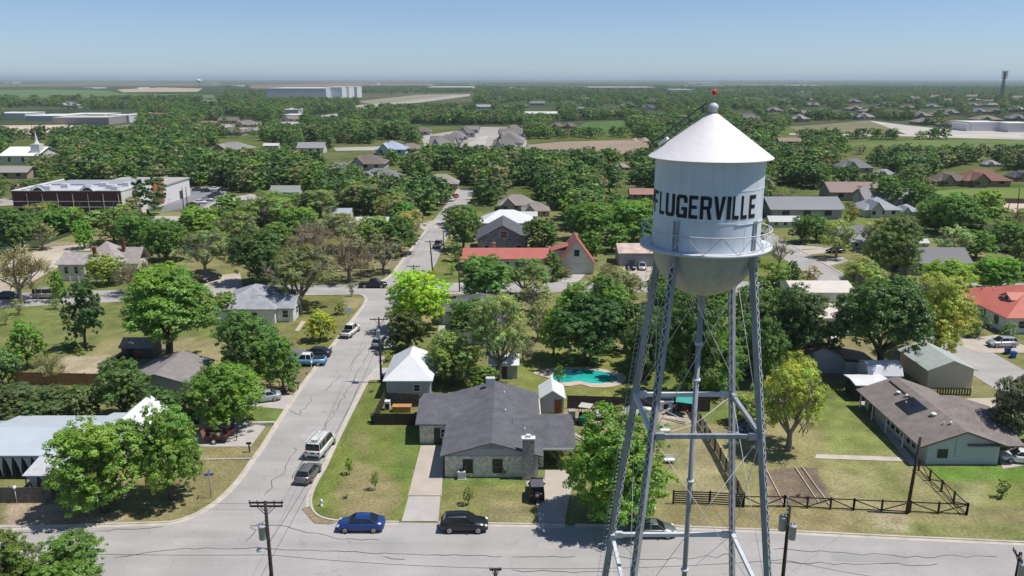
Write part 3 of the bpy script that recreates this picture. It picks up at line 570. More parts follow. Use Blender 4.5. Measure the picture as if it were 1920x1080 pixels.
PALEGREENW = mat("pale_green_grey_siding", (0.46, 0.50, 0.515), rough=0.7, var=0.06, stripes=('X', 0.3, 0.2)); OLDWOOD = mat("old_dark_wood", (0.13, 0.11, 0.095), rough=0.9, var=0.3, stripes=('X', 0.2, 0.4)); FENCEW = mat("dark_stained_wood", (0.045, 0.034, 0.028), rough=0.85, var=0.25, scale=2)
WEATHERED = mat("weathered_fence_wood", (0.13, 0.115, 0.10), rough=0.9, var=0.3, scale=2, stripes=('X', 0.15, 0.4)); ORNGW = mat("orange_cedar_fence", (0.28, 0.15, 0.07), rough=0.85, var=0.25, scale=2, stripes=('X', 0.15, 0.4))

def gable_walls(b, x0, x1, y0, y1, eave, ridge, axis):
    if axis == 'y': b.prism([(x0,0),(x1,0),(x1,eave),((x0+x1)/2,ridge),(x0,eave)], 'y', y0, y1)
    else: b.prism([(y0,0),(y1,0),(y1,eave),((y0+y1)/2,ridge),(y0,eave)], 'x', x0, x1)
def gable_roof(b, x0, x1, y0, y1, eave, ridge, axis, oh=0.5, th=0.14, og=None):
    """a gable roof of real thickness over the walls x0..x1, y0..y1"""
    og = oh if og is None else og
    if axis == 'y': a0, a1, e0, e1 = x0, x1, y0-og, y1+og
    else: a0, a1, e0, e1 = y0, y1, x0-og, x1+og
    m = (a0+a1)/2; s = (ridge-eave)/((a1-a0)/2); zo = eave - s*oh
    poly = [(a0-oh, zo), (a0-oh, zo+th), (m, ridge+th), (a1+oh, zo+th), (a1+oh, zo), (m, ridge+0.003)]
    # split into two slopes so every face is convex
    for q in ([poly[0], poly[5], poly[2], poly[1]], [poly[5], poly[4], poly[3], poly[2]]): b.prism(q, axis, e0, e1)
def hip_roof(b, x0, x1, y0, y1, eave, ridge, oh=0.5, th=0.14):
    x0 -= oh; x1 += oh; y0 -= oh; y1 += oh; w, d = x1-x0, y1-y0
    if w >= d: r0, r1 = (x0+d/2, (y0+y1)/2), (x1-d/2, (y0+y1)/2)
    else: r0, r1 = ((x0+x1)/2, y0+w/2), ((x0+x1)/2, y1-w/2)
    c = [(x0,y0),(x1,y0),(x1,y1),(x0,y1)]; vs = [(x,y,eave-0.05) for x,y in c]+[(x,y,eave+th-0.05) for x,y in c]+[(r0[0],r0[1],ridge),(r1[0],r1[1],ridge)]
    if w >= d: top = [(4,5,9,8),(5,6,9),(6,7,8,9),(7,4,8)]
    else: top = [(4,5,8),(5,6,9,8),(6,7,9),(7,4,8,9)]
    b.add(vs, [(3,2,1,0),(0,1,5,4),(1,2,6,5),(2,3,7,6),(3,0,4,7)] + top)
def win(par, c, w, h, face='-y', frame=None, name="window", glass=None, mull=True):
    """a framed window on a wall: face gives the way it looks"""
    b = MB(); t = 0.09; sx = 1 if face[0] == '+' else -1
    def q(u0, u1, d0, d1, z0, z1):
        if face[1] == 'y': b.box(c[0]+u0, c[0]+u1, *sorted((c[1]+sx*d0, c[1]+sx*d1)), c[2]+z0, c[2]+z1)
        else: b.box(*sorted((c[0]+sx*d0, c[0]+sx*d1)), c[1]+u0, c[1]+u1, c[2]+z0, c[2]+z1)
    q(-w/2-t, -w/2, -0.02, 0.06, -h/2-t, h/2+t); q(w/2, w/2+t, -0.02, 0.06, -h/2-t, h/2+t); q(-w/2, w/2, -0.02, 0.06, h/2, h/2+t); q(-w/2, w/2, -0.02, 0.07, -h/2-t, -h/2)
    if mull: q(-w/2, w/2, -0.02, 0.045, -0.025, 0.025)
    f = b.build(name, frame or TRIM, par); b = MB(); q(-w/2+0.002, w/2-0.002, -0.015, 0.02, -h/2+0.002, h/2-0.002); b.build("pane", glass or GLASS, f); return f
def door(par, c, w, h, face, m, name="door"):
    b = MB(); sx = 1 if face[0] == '+' else -1
    if face[1] == 'y': b.box(c[0]-w/2, c[0]+w/2, *sorted((c[1]-sx*0.02, c[1]+sx*0.05)), c[2], c[2]+h)
    else: b.box(*sorted((c[0]-sx*0.02, c[0]+sx*0.05)), c[1]-w/2, c[1]+w/2, c[2], c[2]+h)
    return b.build(name, m, par)
def part(name, m, par, fn, *a, **k):
    b = MB(); fn(b, *a, **k); return b.build(name, m, par)

# ---- the grey brick-and-siding house in the middle
def main_house():
    t = empty("ranch_house", (0, 80.8, 0), 0, "dark grey shingled ranch house with pale stone front and big chimney", "house")
    y = lambda v: v-80.8
    b = MB(); gable_walls(b, -7.4, 2.9, y(81.0), y(98.6), 2.75, 4.2, 'y'); b.build("wall", mat("grey_gable_siding", (0.42,0.43,0.45), rough=0.8, var=0.05, stripes=('X',0.25,0.2)), t)
    part("side_wall", STONE, t, MB.box, -11.2, -7.41, y(89.4), y(98.3), 0, 2.7); part("side_wall", STONE, t, MB.box, 2.91, 3.6, y(83.2), y(97), 0, 2.7); part("side_wall", STONE, t, MB.box, 3.61, 6.8, y(91.5), y(91.7), 0, 2.6)
    b = MB(); b.box(-7.46, 1.7, y(80.94), y(81.0), 0, 2.55); b.box(-7.46, -7.4, y(81.0), y(89), 0, 2.6); b.build("stone_facing", STONE, t)
    b = MB(); gable_roof(b, -7.4, 2.9, y(81.0), y(98.6), 2.75, 4.22, 'y', 0.55, og=0.5); b.build("roof", DGREY, t)
    b = MB(); gable_roof(b, -11.2, -3.2, y(89.4), y(98.3), 2.72, 3.75, 'x', 0.5, og=0.45); w1 = b.build("wing_roof", DGREY, t)
    b = MB(); gable_roof(b, 0.5, 6.8, y(83.1), y(91.7), 2.64, 3.78, 'x', 0.5, og=0.45); b.build("carport_roof", DGREY, t)
    b = MB(); b.prism([(y(82.58),2.46),(y(82.62),2.46),(y(82.62),2.7),(y(82.58),2.7)], 'x', 3.2, 7.3); b.build("fascia", TRIM, t)
    for x in (6.9, 3.35): part("post", TRIM, t, MB.box, x-0.07, x+0.07, y(83.3), y(83.44), 0, 2.5)
    b = MB(); b.box(1.15, 2.45, y(80.25), y(80.93), 0, 4.85); ch = b.build("chimney", STONECH, t)
    part("chimney_cap", TRIM, ch, MB.box, 1.05, 2.55, y(80.15), y(81.0), 4.86, 5.0); part("flue", TRIM, ch, MB.box, 1.55, 2.05, y(80.4), y(80.8), 5.01, 5.3)
    b = MB(); b.box(-3.4, -2.2, y(97.2), y(98.0), 3.6, 5.4); b.build("rear_chimney", mat("pale_block", (0.55,0.54,0.52), rough=0.8), t)
    for x in (-4.9, -1.6): win(t, (x, y(80.94), 1.35), 0.95, 1.5, '-y', DTRIM)
    b = MB(); b.prism([(-3.6,3.4),(-0.8,3.4),(-2.2,3.85)], 'y', y(80.98), y(81.02)); b.build("gable_vent", mat("grey_vent", (0.3,0.3,0.32)), t)
    for x, yy in ((-2.2+1.4, 90), (-1.0, 95.5), (1.5, 86)):
        z = 4.22-abs(x+2.25)*0.283+0.14; part("vent_pipe", TRIM, t, MB.tube, [(x, y(yy), z-0.05), (x, y(yy), z+0.35)], 0.07, 8)
    part("porch_door", mat("dark_red_door", (0.12,0.03,0.025)), t, MB.box, 2.1, 2.9, y(82.4), y(83.1), 0.02, 2.1)
    win(t, (-11.2, y(93), 1.5), 1.2, 1.1, '-x', TRIM); door(t, (-9.0, y(89.4), 0), 0.95, 2.05, '-y', DTRIM); win(t, (-8.2, y(89.4), 1.4), 0.8, 1.0, '-y', TRIM)
    return t
main_house()
# ---- the brown-roofed house on the right
def right_house():
    t = empty("ranch_house", (51.6, 84.0, 0), 0, "brown roofed ranch house with solar panel and pale grey gable wall behind the triangular paddock", "house")
    X = lambda v: v-51.6; y = lambda v: v-84.0
    b = MB(); gable_walls(b, X(47.6), X(55.9), y(84.0), y(100.5), 2.45, 4.05, 'y'); b.build("wall", PALEGREENW, t)
    b = MB(); b.box(X(55.92), X(57.8), y(91.6), y(98), 0, 2.4); b.build("side_wall", PALEGREENW, t)
    b = MB(); gable_roof(b, X(47.0), X(56.2), y(84.0), y(100.5), 2.45, 4.15, 'y', 0.55, og=0.55); b.build("roof", BRWN, t)
    b = MB(); gable_roof(b, X(52.6), X(58.0), y(83.9), y(98.4), 2.42, 4.0, 'x', 0.3, og=0.5); b.build("wing_roof", BRWN, t)
    b = MB(); b.box(X(50.35), X(50.55), y(94.0), y(100.2), 3.82, 4.0); b.build("dark_roof_slit", DTRIM, t)  # dark raised slit along the left slope near the ridge
    sl = (4.15-2.45)/4.6; ang = math.atan(sl)
    b = MB(); b.cbox((X(49.6), y(92.5), 4.15-sl*2.0+0.24), (2.3, 3.6, 0.06), ry=-ang); so = b.build("solar_panel", glass_mat("solar_glass", (0.018, 0.018, 0.03)), t)
    part("panel_frame", mat("panel_frame_metal", (0.1,0.1,0.11), rough=0.4), so, lambda b: b.cbox((X(49.6), y(92.5), 4.15-sl*2.0+0.20), (2.4, 3.7, 0.05), ry=-ang))
    for i, (x, yy, r) in enumerate(((49.8,96.4,0.32),(50.2,95.0,0.22),(50.5,88.9,0.36),(51.0,86.0,0.18),(49.4,93.4,0.1),(50.4,86.4,0.12))):
        z = 4.15-sl*(51.6-x)+0.14; part("roof_vent", TRIM, t, MB.lathe, [(r*0.55,-0.1),(r*0.55,0.18),(r,0.2),(r,0.28),(r*0.6,0.38),(0.02,0.42)], 14, (X(x), y(yy), z))
    win(t, (X(49.4), y(84.0), 1.35), 1.0, 0.9, '-y', DTRIM)
    b = MB(); b.box(X(50.8), X(50.86), y(83.95), y(84.0), 1.0, 3.4); b.build("downpipe", mat("grey_pipe", (0.34,0.36,0.35)), t)
    for i in range(6): win(t, (X(47.6), y(86.9+i*1.35), 1.2), 0.95, 1.15, '-x', TRIM)
    door(t, (X(47.6), y(98.3), 0), 1.6, 2.1, '-x', DTRIM)
    for yy in (84.3, 88.0, 92.4, 96.4, 100): part("post", TRIM, t, MB.box, X(46.75), X(46.87), y(yy), y(yy)+0.12, 0, 2.2)
    for xx in (57.9,): part("post", DTRIM, t, MB.box, X(xx), X(xx)+0.14, y(84.0), y(84.14), 0, 2.35)
    b = MB(); b.prism([(X(46.45),2.24),(X(46.45),2.42),(X(51.6),4.32),(X(51.6),4.14)], 'y', y(83.42), y(83.45)); b.prism([(X(56.75),2.24),(X(56.75),2.42),(X(51.6),4.32),(X(51.6),4.14)], 'y', y(83.42), y(83.45)); b.build("barge_board", BRTRIM, t)
    return t
right_house()
def simple(name, label, cat, c, w, d, eave, ridge, axis, wm, rm, rz=0.0, hip=False, oh=0.4, wins=(), doors=(), chim=None, group=None, base=0.0):
    """a plain building: walls, roof, windows (face, offset along it, sill height, w, h), doors"""
    t = empty(name, (c[0], c[1], 0), rz, label, cat, group)
    if hip: part("wall", wm, t, MB.box, -w/2, w/2, -d/2, d/2, base, eave-0.02); part("roof", rm, t, hip_roof, -w/2, w/2, -d/2, d/2, eave, ridge, oh)
    else: part("wall", wm, t, gable_walls, -w/2, w/2, -d/2, d/2, eave, ridge, axis); part("roof", rm, t, gable_roof, -w/2, w/2, -d/2, d/2, eave, ridge+0.01, axis, oh)
    for fc, u, z, ww, hh, *fm in wins:
        q = {'-y': (u, -d/2, z), '+y': (u, d/2, z), '-x': (-w/2, u, z), '+x': (w/2, u, z)}[fc]; win(t, q, ww, hh, fc, fm[0] if fm else None)
    for fc, u, ww, hh, dm in doors:
        q = {'-y': (u, -d/2, 0), '+y': (u, d/2, 0), '-x': (-w/2, u, 0), '+x': (w/2, u, 0)}[fc]; door(t, q, ww, hh, fc, dm)
    if chim: b = MB(); b.box(chim[0]-0.4, chim[0]+0.4, chim[1]-0.4, chim[1]+0.4, eave*0.6, ridge+0.9); b.build("chimney", chim[2] if len(chim) > 2 else TANBRICK, t)
    return t
# ---- left front: long pale-blue metal roofs with a curtained porch
def hall():
    t = empty("metal_roofed_hall", (-53, 84, 0), 0, "low hall with pale blue metal roofs and dark curtained porch beside bright green trees", "hall")
    X = lambda v: v+53; y = lambda v: v-84
    part("wall", GREYW, t, MB.box, X(-75), X(-45.2), y(83.0), y(90.3), 0, 2.6)
    part("roof", BLUEMETAL, t, gable_roof, X(-60.2), X(-49.6), y(80.6), y(90.8), 2.85, 3.7, 'x', 0.3); part("wing_roof", BLUEMETAL, t, gable_roof, X(-49.0), X(-44.6), y(82.2), y(91.6), 2.9, 3.75, 'x', 0.3)
    b = MB(); gable_roof(b, X(-47.6), X(-43.2), y(86.5), y(93.2), 2.9, 4.6, 'y', 0.3); b.build("gable_roof", WHITEMETAL, t)
    part("gable_wall", WHITEW, t, gable_walls, X(-47.4), X(-43.4), y(86.7), y(93.0), 2.9, 4.55, 'y')
    b = MB(); b.prism([(y(76.9),2.2),(y(76.9),2.3),(y(80.9),2.95),(y(80.9),2.85)], 'x', X(-51.9), X(-46.4)); b.build("porch_roof", mat("grey_metal_roof",(0.52,0.53,0.55),rough=0.5,stripes=('X',0.5,0.15)), t)
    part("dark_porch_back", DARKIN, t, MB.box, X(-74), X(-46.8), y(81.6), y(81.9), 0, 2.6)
    for i in range(9):
        x = X(-51.9)+ (i-8)*1.05; part("post", DTRIM, t, MB.box, x, x+0.09, y(80.42), y(80.51), 0, 2.72)
        b = MB(); b.prism([(x+0.1,2.66),(x+1.04,2.66),(x+0.86,1.5),(x+0.8,0.25),(x+0.62,1.3),(x+0.36,2.2)], 'y', y(80.44), y(80.47)); b.build("curtain", mat("grey_curtain",(0.46,0.47,0.52),rough=0.9), t)
    for i in range(4):
        x = X(-51.7)+i*1.35; part("post", DTRIM, t, MB.box, x, x+0.09, y(77.0), y(77.09), 0, 2.2)
        if i < 3: b = MB(); b.prism([(x+0.1,2.16),(x+1.3,2.16),(x+1.15,1.2),(x+1.05,0.2),(x+0.75,1.0),(x+0.4,1.8)], 'y', y(77.0), y(77.03)); b.build("curtain", mat("grey_curtain",(0.46,0.47,0.52),rough=0.9), t)
    return t
hall()
# ---- mid-left houses
def blue_roof_house():
    t = empty("cottage", (-46.5, 145, 0), 0, "light blue grey hipped cottage with white gabled porch on the left street corner", "house")
    part("wall", WHITEW, t, MB.box, -7.2, 3.6, -6.5, 6.5, 0, 2.8); part("roof", LGREY, t, hip_roof, -7.2, 3.6, -6.5, 6.5, 2.8, 5.6, 0.5)
    part("porch_wall", WHITEW, t, gable_walls, 3.62, 6.6, -5.2, 0.2, 2.7, 4.2, 'x'); part("porch_roof", LGREY, t, gable_roof, 1.0, 6.6, -5.2, 0.2, 2.75, 4.25, 'x', 0.45)
    b = MB(); b.prism([(-5.7,2.55),(-5.7,2.75),(-2.5,4.5),(-2.5,4.3)], 'x', 7.06, 7.1); b.prism([(0.7,2.55),(0.7,2.75),(-2.5,4.5),(-2.5,4.3)], 'x', 7.06, 7.1); b.build("barge_board", TRIM, t)
    win(t, (5.2, -5.2, 1.5), 1.0, 1.3, '-y', TRIM); win(t, (6.6, -2.5, 1.6), 1.2, 1.3, '+x', TRIM); win(t, (-4, -6.5, 1.5), 1.0, 1.3, '-y'); win(t, (0, -6.5, 1.5), 1.0, 1.3, '-y'); door(t, (6.6, -0.8, 0), 0.9, 2.05, '+x', DTRIM); return t
blue_roof_house()
def at(x, y, h=0.0): p = P(x, y, h); return (p.x, p.y)
simple("bungalow", "low bungalow with plain grey brown shingle roof among the dark bushes on the left", "house", (-48.6, 107), 8.5, 9, 2.7, 4.0, 'y', GREYW, mat("grey_brown_roof",(0.24,0.22,0.215),rough=0.9,var=0.12,scale=1), wins=(('-y',0,1.5,1.2,1.2),))
simple("shed", "old dark timber shed with weathered plank roof under the wide green tree", "shed", (-59.3, 121.5), 4.9, 3.4, 2.0, 2.9, 'x', OLDWOOD, WOODROOF, wins=(), doors=(('-y',-1,1.0,1.8,DARKIN),), oh=0.3)
simple("garage", "blue grey garage with bright white pyramid metal roof beside the narrow street", "garage", (-14.4, 108.6), 6.0, 9.6, 2.6, 5.4, 'y', BLUEGW, WHITEMETAL, hip=True, oh=0.45, doors=(('-x',-1,2.6,2.1,TRIM),), wins=(('-y',1.2,1.5,0.8,0.9),))
t = simple("house", "dark grey roofed house with white end wall beside the bright yellow green tree", "house", (-5.6, 136.5), 9.0, 19, 2.8, 5.0, 'y', WHITEW, DGREY, hip=True, oh=0.5, wins=(('-x',-4,1.5,1.0,1.2),('-y',1,1.5,1.1,1.2)), doors=(('-x',-7,1.0,2.05,DTRIM),))
part("wing_wall", WHITEW, t, MB.box, -6.9, -4.52, 1.5, 7.5, 0, 2.6); part("wing_roof", DGREY, t, gable_roof, -7.0, -1.0, 1.2, 7.8, 2.65, 3.9, 'x', 0.4)
simple("shed", "small white metal roofed shed half hidden by grey green tree near the pool", "shed", at(945, 700), 4.0, 4.5, 2.2, 3.1, 'x', GREYW, WHITEMETAL, oh=0.3, doors=(('-y',0,1.0,1.9,DTRIM),))
t = simple("shed", "grey garden shed with white gable roof and red brown door by the pool", "shed", (5.35, 100.6), 3.0, 4.2, 2.2, 3.2, 'y', GREYW, WHITEMETAL, oh=0.25, doors=(('-y',0.75,0.95,1.95,mat("red_brown_door",(0.22,0.06,0.035),rough=0.6)),))
simple("shed", "small white playhouse shed with dark doorway beside the teal swing canopy", "shed", at(1245, 768), 1.9, 1.6, 1.4, 1.7, 'x', WHITEW, WHITEMETAL, oh=0.1, doors=(('-y',0.1,0.7,1.1,DARKIN),))
# ---- right side
t = simple("two_storey_house", "white two storey house with cream ribbed metal roofs behind the tower leg", "house", (55.6, 141.5), 10.5, 8.0, 6.2, 7.2, 'x', WHITEW, CREAMMETAL, oh=0.4, wins=(('-y',3.2,4.9,0.9,1.5,DTRIM),('+x',0,4.9,1.0,1.3)))
part("lower_wall", WHITEW, t, MB.box, -5.0, 6.0, -9.5, -4.02, 0, 3.2)
b = MB(); b.prism([(-10.2,3.1),(-10.2,3.25),(-4.0,4.35),(-4.0,4.2)], 'x', -5.5, 6.6); b.build("lower_roof", CREAMMETAL, t); win(t, (2.5, -9.5, 1.6), 1.4, 1.2, '-y', DTRIM); door(t, (0.5, -9.5, 0), 0.95, 2.05, '-y', DTRIM)
def coral_house():
    t = empty("house", (96.5, 142, 0), 0, "white walled house under large coral red roof with small dormer at right edge", "house")
    part("wall", WHITEW, t, MB.box, -10.5, 12, -9.2, 8.8, 0, 2.9); part("roof", CORAL, t, hip_roof, -10.5, 12, -9.2, 8.8, 2.9, 6.6, 0.7)
    b = MB(); b.prism([(-4.2,4.2),(-1.2,4.2),(-1.2,4.7),(-2.7,5.5),(-4.2,4.7)], 'x', -7.2, -1.5); dr = b.build("dormer", WHITEW, t); part("dormer_roof", CORAL, dr, gable_roof, -7.2, -1.8, -4.3, -1.1, 4.75, 5.6, 'x', 0.25); win(t, (-7.2, -2.7, 4.75), .7, .5, '-x', DTRIM)
    for x in (-8, -4, 1, 6): win(t, (x, -9.2, 1.6), 1.1, 1.3, '-y', TRIM)
    for yy in (-6, -2, 2, 6): win(t, (-10.5, yy, 1.6), 1.1, 1.3, '-x', DTRIM)
    for x, yy in ((-7.5,4.5),(-6.5,2.5)): part("vent_pipe", CORAL, t, MB.tube, [(x,yy,3.6),(x,yy,5.0)], 0.12, 8)
    return t
coral_house()
t = simple("shed", "brown roofed shed with grey wall and round window behind the pale green tree", "shed", (46.5, 117.0), 6.5, 7, 2.6, 4.0, 'y', GREYW, shingle("brown_shingles",(0.27,0.18,0.13)), oh=0.35)
part("lean_to_wall", mat("pale_wall",(0.5,0.5,0.47)), t, MB.box, 3.26, 7.4, -4.6, 0.0, 0, 2.1); b = MB(); b.prism([(2.9,2.85),(3.0,3.0),(7.9,2.05),(7.8,1.9)], 'y', -5.0, 0.4); b.build("lean_to_roof", shingle("brown_shingles",(0.27,0.18,0.13)), t)
b = MB()
for i in range(20):
    a0, a1 = 2*math.pi*i/20, 2*math.pi*(i+1)/20; b.prism([(5.6+0.72*math.cos(a0),1.15+0.72*math.sin(a0)),(5.6+0.72*math.cos(a1),1.15+0.72*math.sin(a1)),(5.6+0.52*math.cos(a1),1.15+0.52*math.sin(a1)),(5.6+0.52*math.cos(a0),1.15+0.52*math.sin(a0))], 'y', -4.68, -4.59)
rw = b.build("round_window", TRIM, t); b = MB(); b.prism([(5.6+0.53*math.cos(2*math.pi*i/20),1.15+0.53*math.sin(2*math.pi*i/20)) for i in range(20)], 'y', -4.64, -4.595); b.build("pane", GLASS, rw)
def barn_shed():
    t = empty("shed", (53.0, 108.5, 0), 0, "white shed with rounded white barn roof between brown house and large dark tree", "shed")
    prof = [(-1.9,0),(1.9,0),(1.9,2.2),(1.2,3.2),(0,3.6),(-1.2,3.2),(-1.9,2.2)]
    b = MB(); b.prism(prof, 'x', -2.3, 2.3); b.build("wall", WHITEW, t); b = MB(); rp = [(-2.05,2.1),(-1.3,3.3),(0,3.72),(1.3,3.3),(2.05,2.1)]
    for a, c in zip(rp, rp[1:]): b.prism([a, c, (c[0], c[1]+0.1), (a[0], a[1]+0.1)], 'x', -2.5, 2.5)
    b.build("roof", WHITEMETAL, t); door(t, (0.8, -1.9, 0), 1.0, 1.9, '-y', TRIM); return t
barn_shed()
simple("garage", "beige garage with grey green gable roof beside the pale street on the right", "garage", (62.6, 111.5), 6.4, 8.5, 2.9, 4.2, 'y', BEIGEW, GREENMETAL, oh=0.4, doors=(('+x',0,2.6,2.2,TRIM),))
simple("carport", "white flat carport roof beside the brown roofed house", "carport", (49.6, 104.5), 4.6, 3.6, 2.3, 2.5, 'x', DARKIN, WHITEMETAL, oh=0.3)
# ---- beyond the cross street
simple("long_house", "long house with salmon red metal roof beyond the cross street", "house", at(950, 500), 19.5, 8.0, 2.9, 4.4, 'x', CREAMW, REDMETAL, oh=0.5, wins=(('-y',-5,1.5,1.2,1.2),('-y',0,1.5,1.2,1.2),('-y',5,1.5,1.2,1.2)), doors=(('-y',2.5,1,2.05,DTRIM),), chim=(-3, 2.5))
t = simple("garage", "steep red gabled garage with cream front and small green window", "garage", at(1078, 506), 8.0, 8.5, 2.6, 8.0, 'y', CREAMW, REDMETAL, oh=0.5, wins=(('-y',0,4.9,1.1,1.4,mat("green_frame",(0.2,0.4,0.32))),), doors=(('-y',0,5.6,2.5,mat("panel_garage_door",(0.55,0.55,0.53),stripes=('Z',0.5,0.4))),))
b = MB(); b.box(-5.2, -2.5, -0.5, 3.2, 2.4, 4.7); dm = b.build("dormer", CREAMW, t); b = MB(); b.prism([(-5.7,4.5),(-5.7,4.65),(-1.6,5.9),(-1.6,5.75)], 'y', -0.9, 3.6); b.build("dormer_roof", REDMETAL, dm)
simple("garage", "grey double garage with rusty pale metal roof and two cars in front", "garage", at(1198, 492), 10.5, 8.0, 3.2, 4.6, 'x', GREYW, RUSTMETAL, oh=0.4, doors=(('-y',0,6.4,2.5,mat("grey_garage_door",(0.45,0.46,0.48),stripes=('Z',0.5,0.4))),), wins=())
t = simple("house", "grey stone fronted gabled house with dark attic window behind the salmon roof", "house", at(943, 468), 12.5, 14, 4.2, 7.6, 'y', mat("dark_fieldstone",(0.25,0.25,0.265),rough=0.9,var=0.5,scale=1.6), DGREY, oh=0.6, wins=(('-y',0.3,5.3,1.6,1.6,TRIM),('-y',-4,1.8,1.2,1.5),('-y',4,1.8,1.2,1.5)))
simple("house", "house with white metal hipped roof just behind grey stone house", "house", at(950, 440), 14, 10, 4.2, 7.2, 'x', CREAMW, WHITEMETAL, hip=True, oh=0.5)
def cream_house():
    t = empty("old_house", (*at(178, 524), 0), 0, "pale cream victorian house with taupe hipped roof, brick chimneys and white picket fence", "house"); t.scale = (.75, .75, .82); TP = shingle("taupe_shingles", (0.36,0.32,0.31))
    part("wall", CREAMW, t, MB.box, -9.5, -2.0, -1.5, 9.5, 0, 4.6); part("main_wall", CREAMW, t, MB.box, -1.98, 7.5, 0, 12, 0, 4.4); part("roof", TP, t, gable_roof, -9.5, -2.0, -1.5, 9.5, 4.6, 6.6, 'x', 0.6)
    part("main_roof", TP, t, hip_roof, -4.0, 7.5, 0, 12, 4.5, 9.4, 0.6); part("side_roof", TP, t, gable_roof, 3.5, 11.5, 3.5, 11.5, 4.0, 7.4, 'x', 0.5); part("side_wall", CREAMW, t, MB.box, 7.52, 11.0, 4.0, 11.0, 0, 4.1)
    for x, yy, h in ((0.2,1.5,8.6),(6.4,6.5,10.2)): part("chimney", BRICK, t, MB.box, x-0.4, x+0.4, yy-0.4, yy+0.4, 4.5, h)
    for x, z in ((-7.2,2.9),(-4.3,2.9),(1.5,2.0),(4.5,2.0)): win(t, (x, -1.5 if x < -2 else 0, z), 1.1, 1.9, '-y', TRIM)
    win(t, (-9.5, 3, 2.9), 1.1, 1.8, '-x', TRIM); win(t, (11.0, 7.5, 2.2), 1.1, 1.6, '+x', TRIM); return t
cream_house()
# ---- the brick school or office block with scalloped parapets
def brick_block():
    bx, by = at(131, 412); t = empty("brick_building", (bx, by, 0), 0, "long dark red brick building with curved parapets and white flat roof at the left", "building"); WR = mat("white_render",(0.74,0.71,0.68))
    part("wall", BRICK, t, MB.box, -17, 17, 0, 30, 0, 8.4); b = MB()
    for c in (-9, 6.5): b.prism([(c-2.3,8.4)] + [(c-2.3+4.6*i/12, 8.5+1.5*math.sin(math.pi*i/12)) for i in range(13)] + [(c+2.3,8.4)], 'y', -0.05, 0.3)
    b.box(-17.02,17.02,-0.06,0.3,8.41,9.0); b.build("parapet", BRICK, t); b = MB()
    for c in (-9, 6.5):
        pr = [(c-2.4+4.8*i/12, 8.9+1.55*math.sin(math.pi*i/12)) for i in range(13)]
        for p, q in zip(pr, pr[1:]): b.bar((p[0],-0.1,p[1]), (q[0],-0.1,q[1]), 0.4, 0.25)
    b.box(-17.1,17.1,-0.2,0.35,9.01,9.25); b.box(-17.1,-16.7,0.36,30,8.8,9.25); b.box(16.7,17.1,0.36,30,8.8,9.25); b.box(-17.0,17.0,-0.12,-0.065,3.9,4.15); b.box(-17,17,-0.12,-0.065,5.7,5.9); b.build("coping", TRIM, t)
    part("roof", mat("white_membrane_roof",(0.50,0.52,0.56),rough=0.7,var=0.15,scale=0.15), t, MB.box, -16.6, 16.6, 0.4, 29.8, 8.42, 8.6)
    part("rear_roof", mat("blue_grey_metal_roof",(0.35,0.365,0.40),rough=.5), t, MB.box, -14, 15.5, 17, 29, 8.61, 9.0); part("side_wall", WR, t, MB.box, 17.005, 17.15, -0.04, 30, 0, 8.5)
    for i in range(7):
        x = -14.6+i*4.75; win(t, (x, -0.0, 2.3), 2.6, 1.9, '-y', DTRIM, mull=False); part("pilaster", TRIM, t, MB.box, x+2.2, x+2.36, -0.18, -0.07, 0, 8.3)
    for x, yy, w in ((-9,6,2.6),(-6,11,2.2),(3,8,2.6),(10,9,3),(13,5,2.2),(-13,9,2.5),(5,14,2.6),(12,15,2)): part("roof_unit", mat("white_hvac_unit",(0.6,0.6,0.6)), t, MB.box, x-w/2, x+w/2, yy-1, yy+1, 8.62, 9.9)
    part("annex_wall", WR, t, MB.box, -8, 17, 30.02, 54, 0, 6.4); part("annex_roof", mat("grey_flat_roof",(0.42,0.39,0.37)), t, MB.box, -8.3, 17.3, 30.03, 54.3, 6.41, 6.9)
    part("red_panel", mat("terracotta_panel",(0.42,0.13,0.07)), t, MB.box, 17.16, 17.4, 22, 30, 1.2, 9.4); part("annex_door", DTRIM, t, MB.box, 17.0, 17.06, 44, 47, 0, 3.0); return t
brick_block()
# ---- church with steeple
t = simple("church", "white roofed church with slim white steeple among trees at far left", "church", at(60, 304), 19, 22, 4.5, 8.0, 'x', WHITEW, mat("bright_white_roof",(0.80,0.79,0.77),rough=0.6), oh=0.8, wins=(('-y',-5,2.4,1.4,2.2),('-y',2,2.4,1.4,2.2)))
part("tower", WHITEW, t, MB.box, 5, 9.6, -8, -3.4, 4.4, 10.0); b = MB(); b.lathe([(1.3,10),(1.0,10.8),(0.75,11.5),(0.05,16.5)], 8, (7.3,-5.7,0), smooth=False); b.build("steeple", TRIM, t)
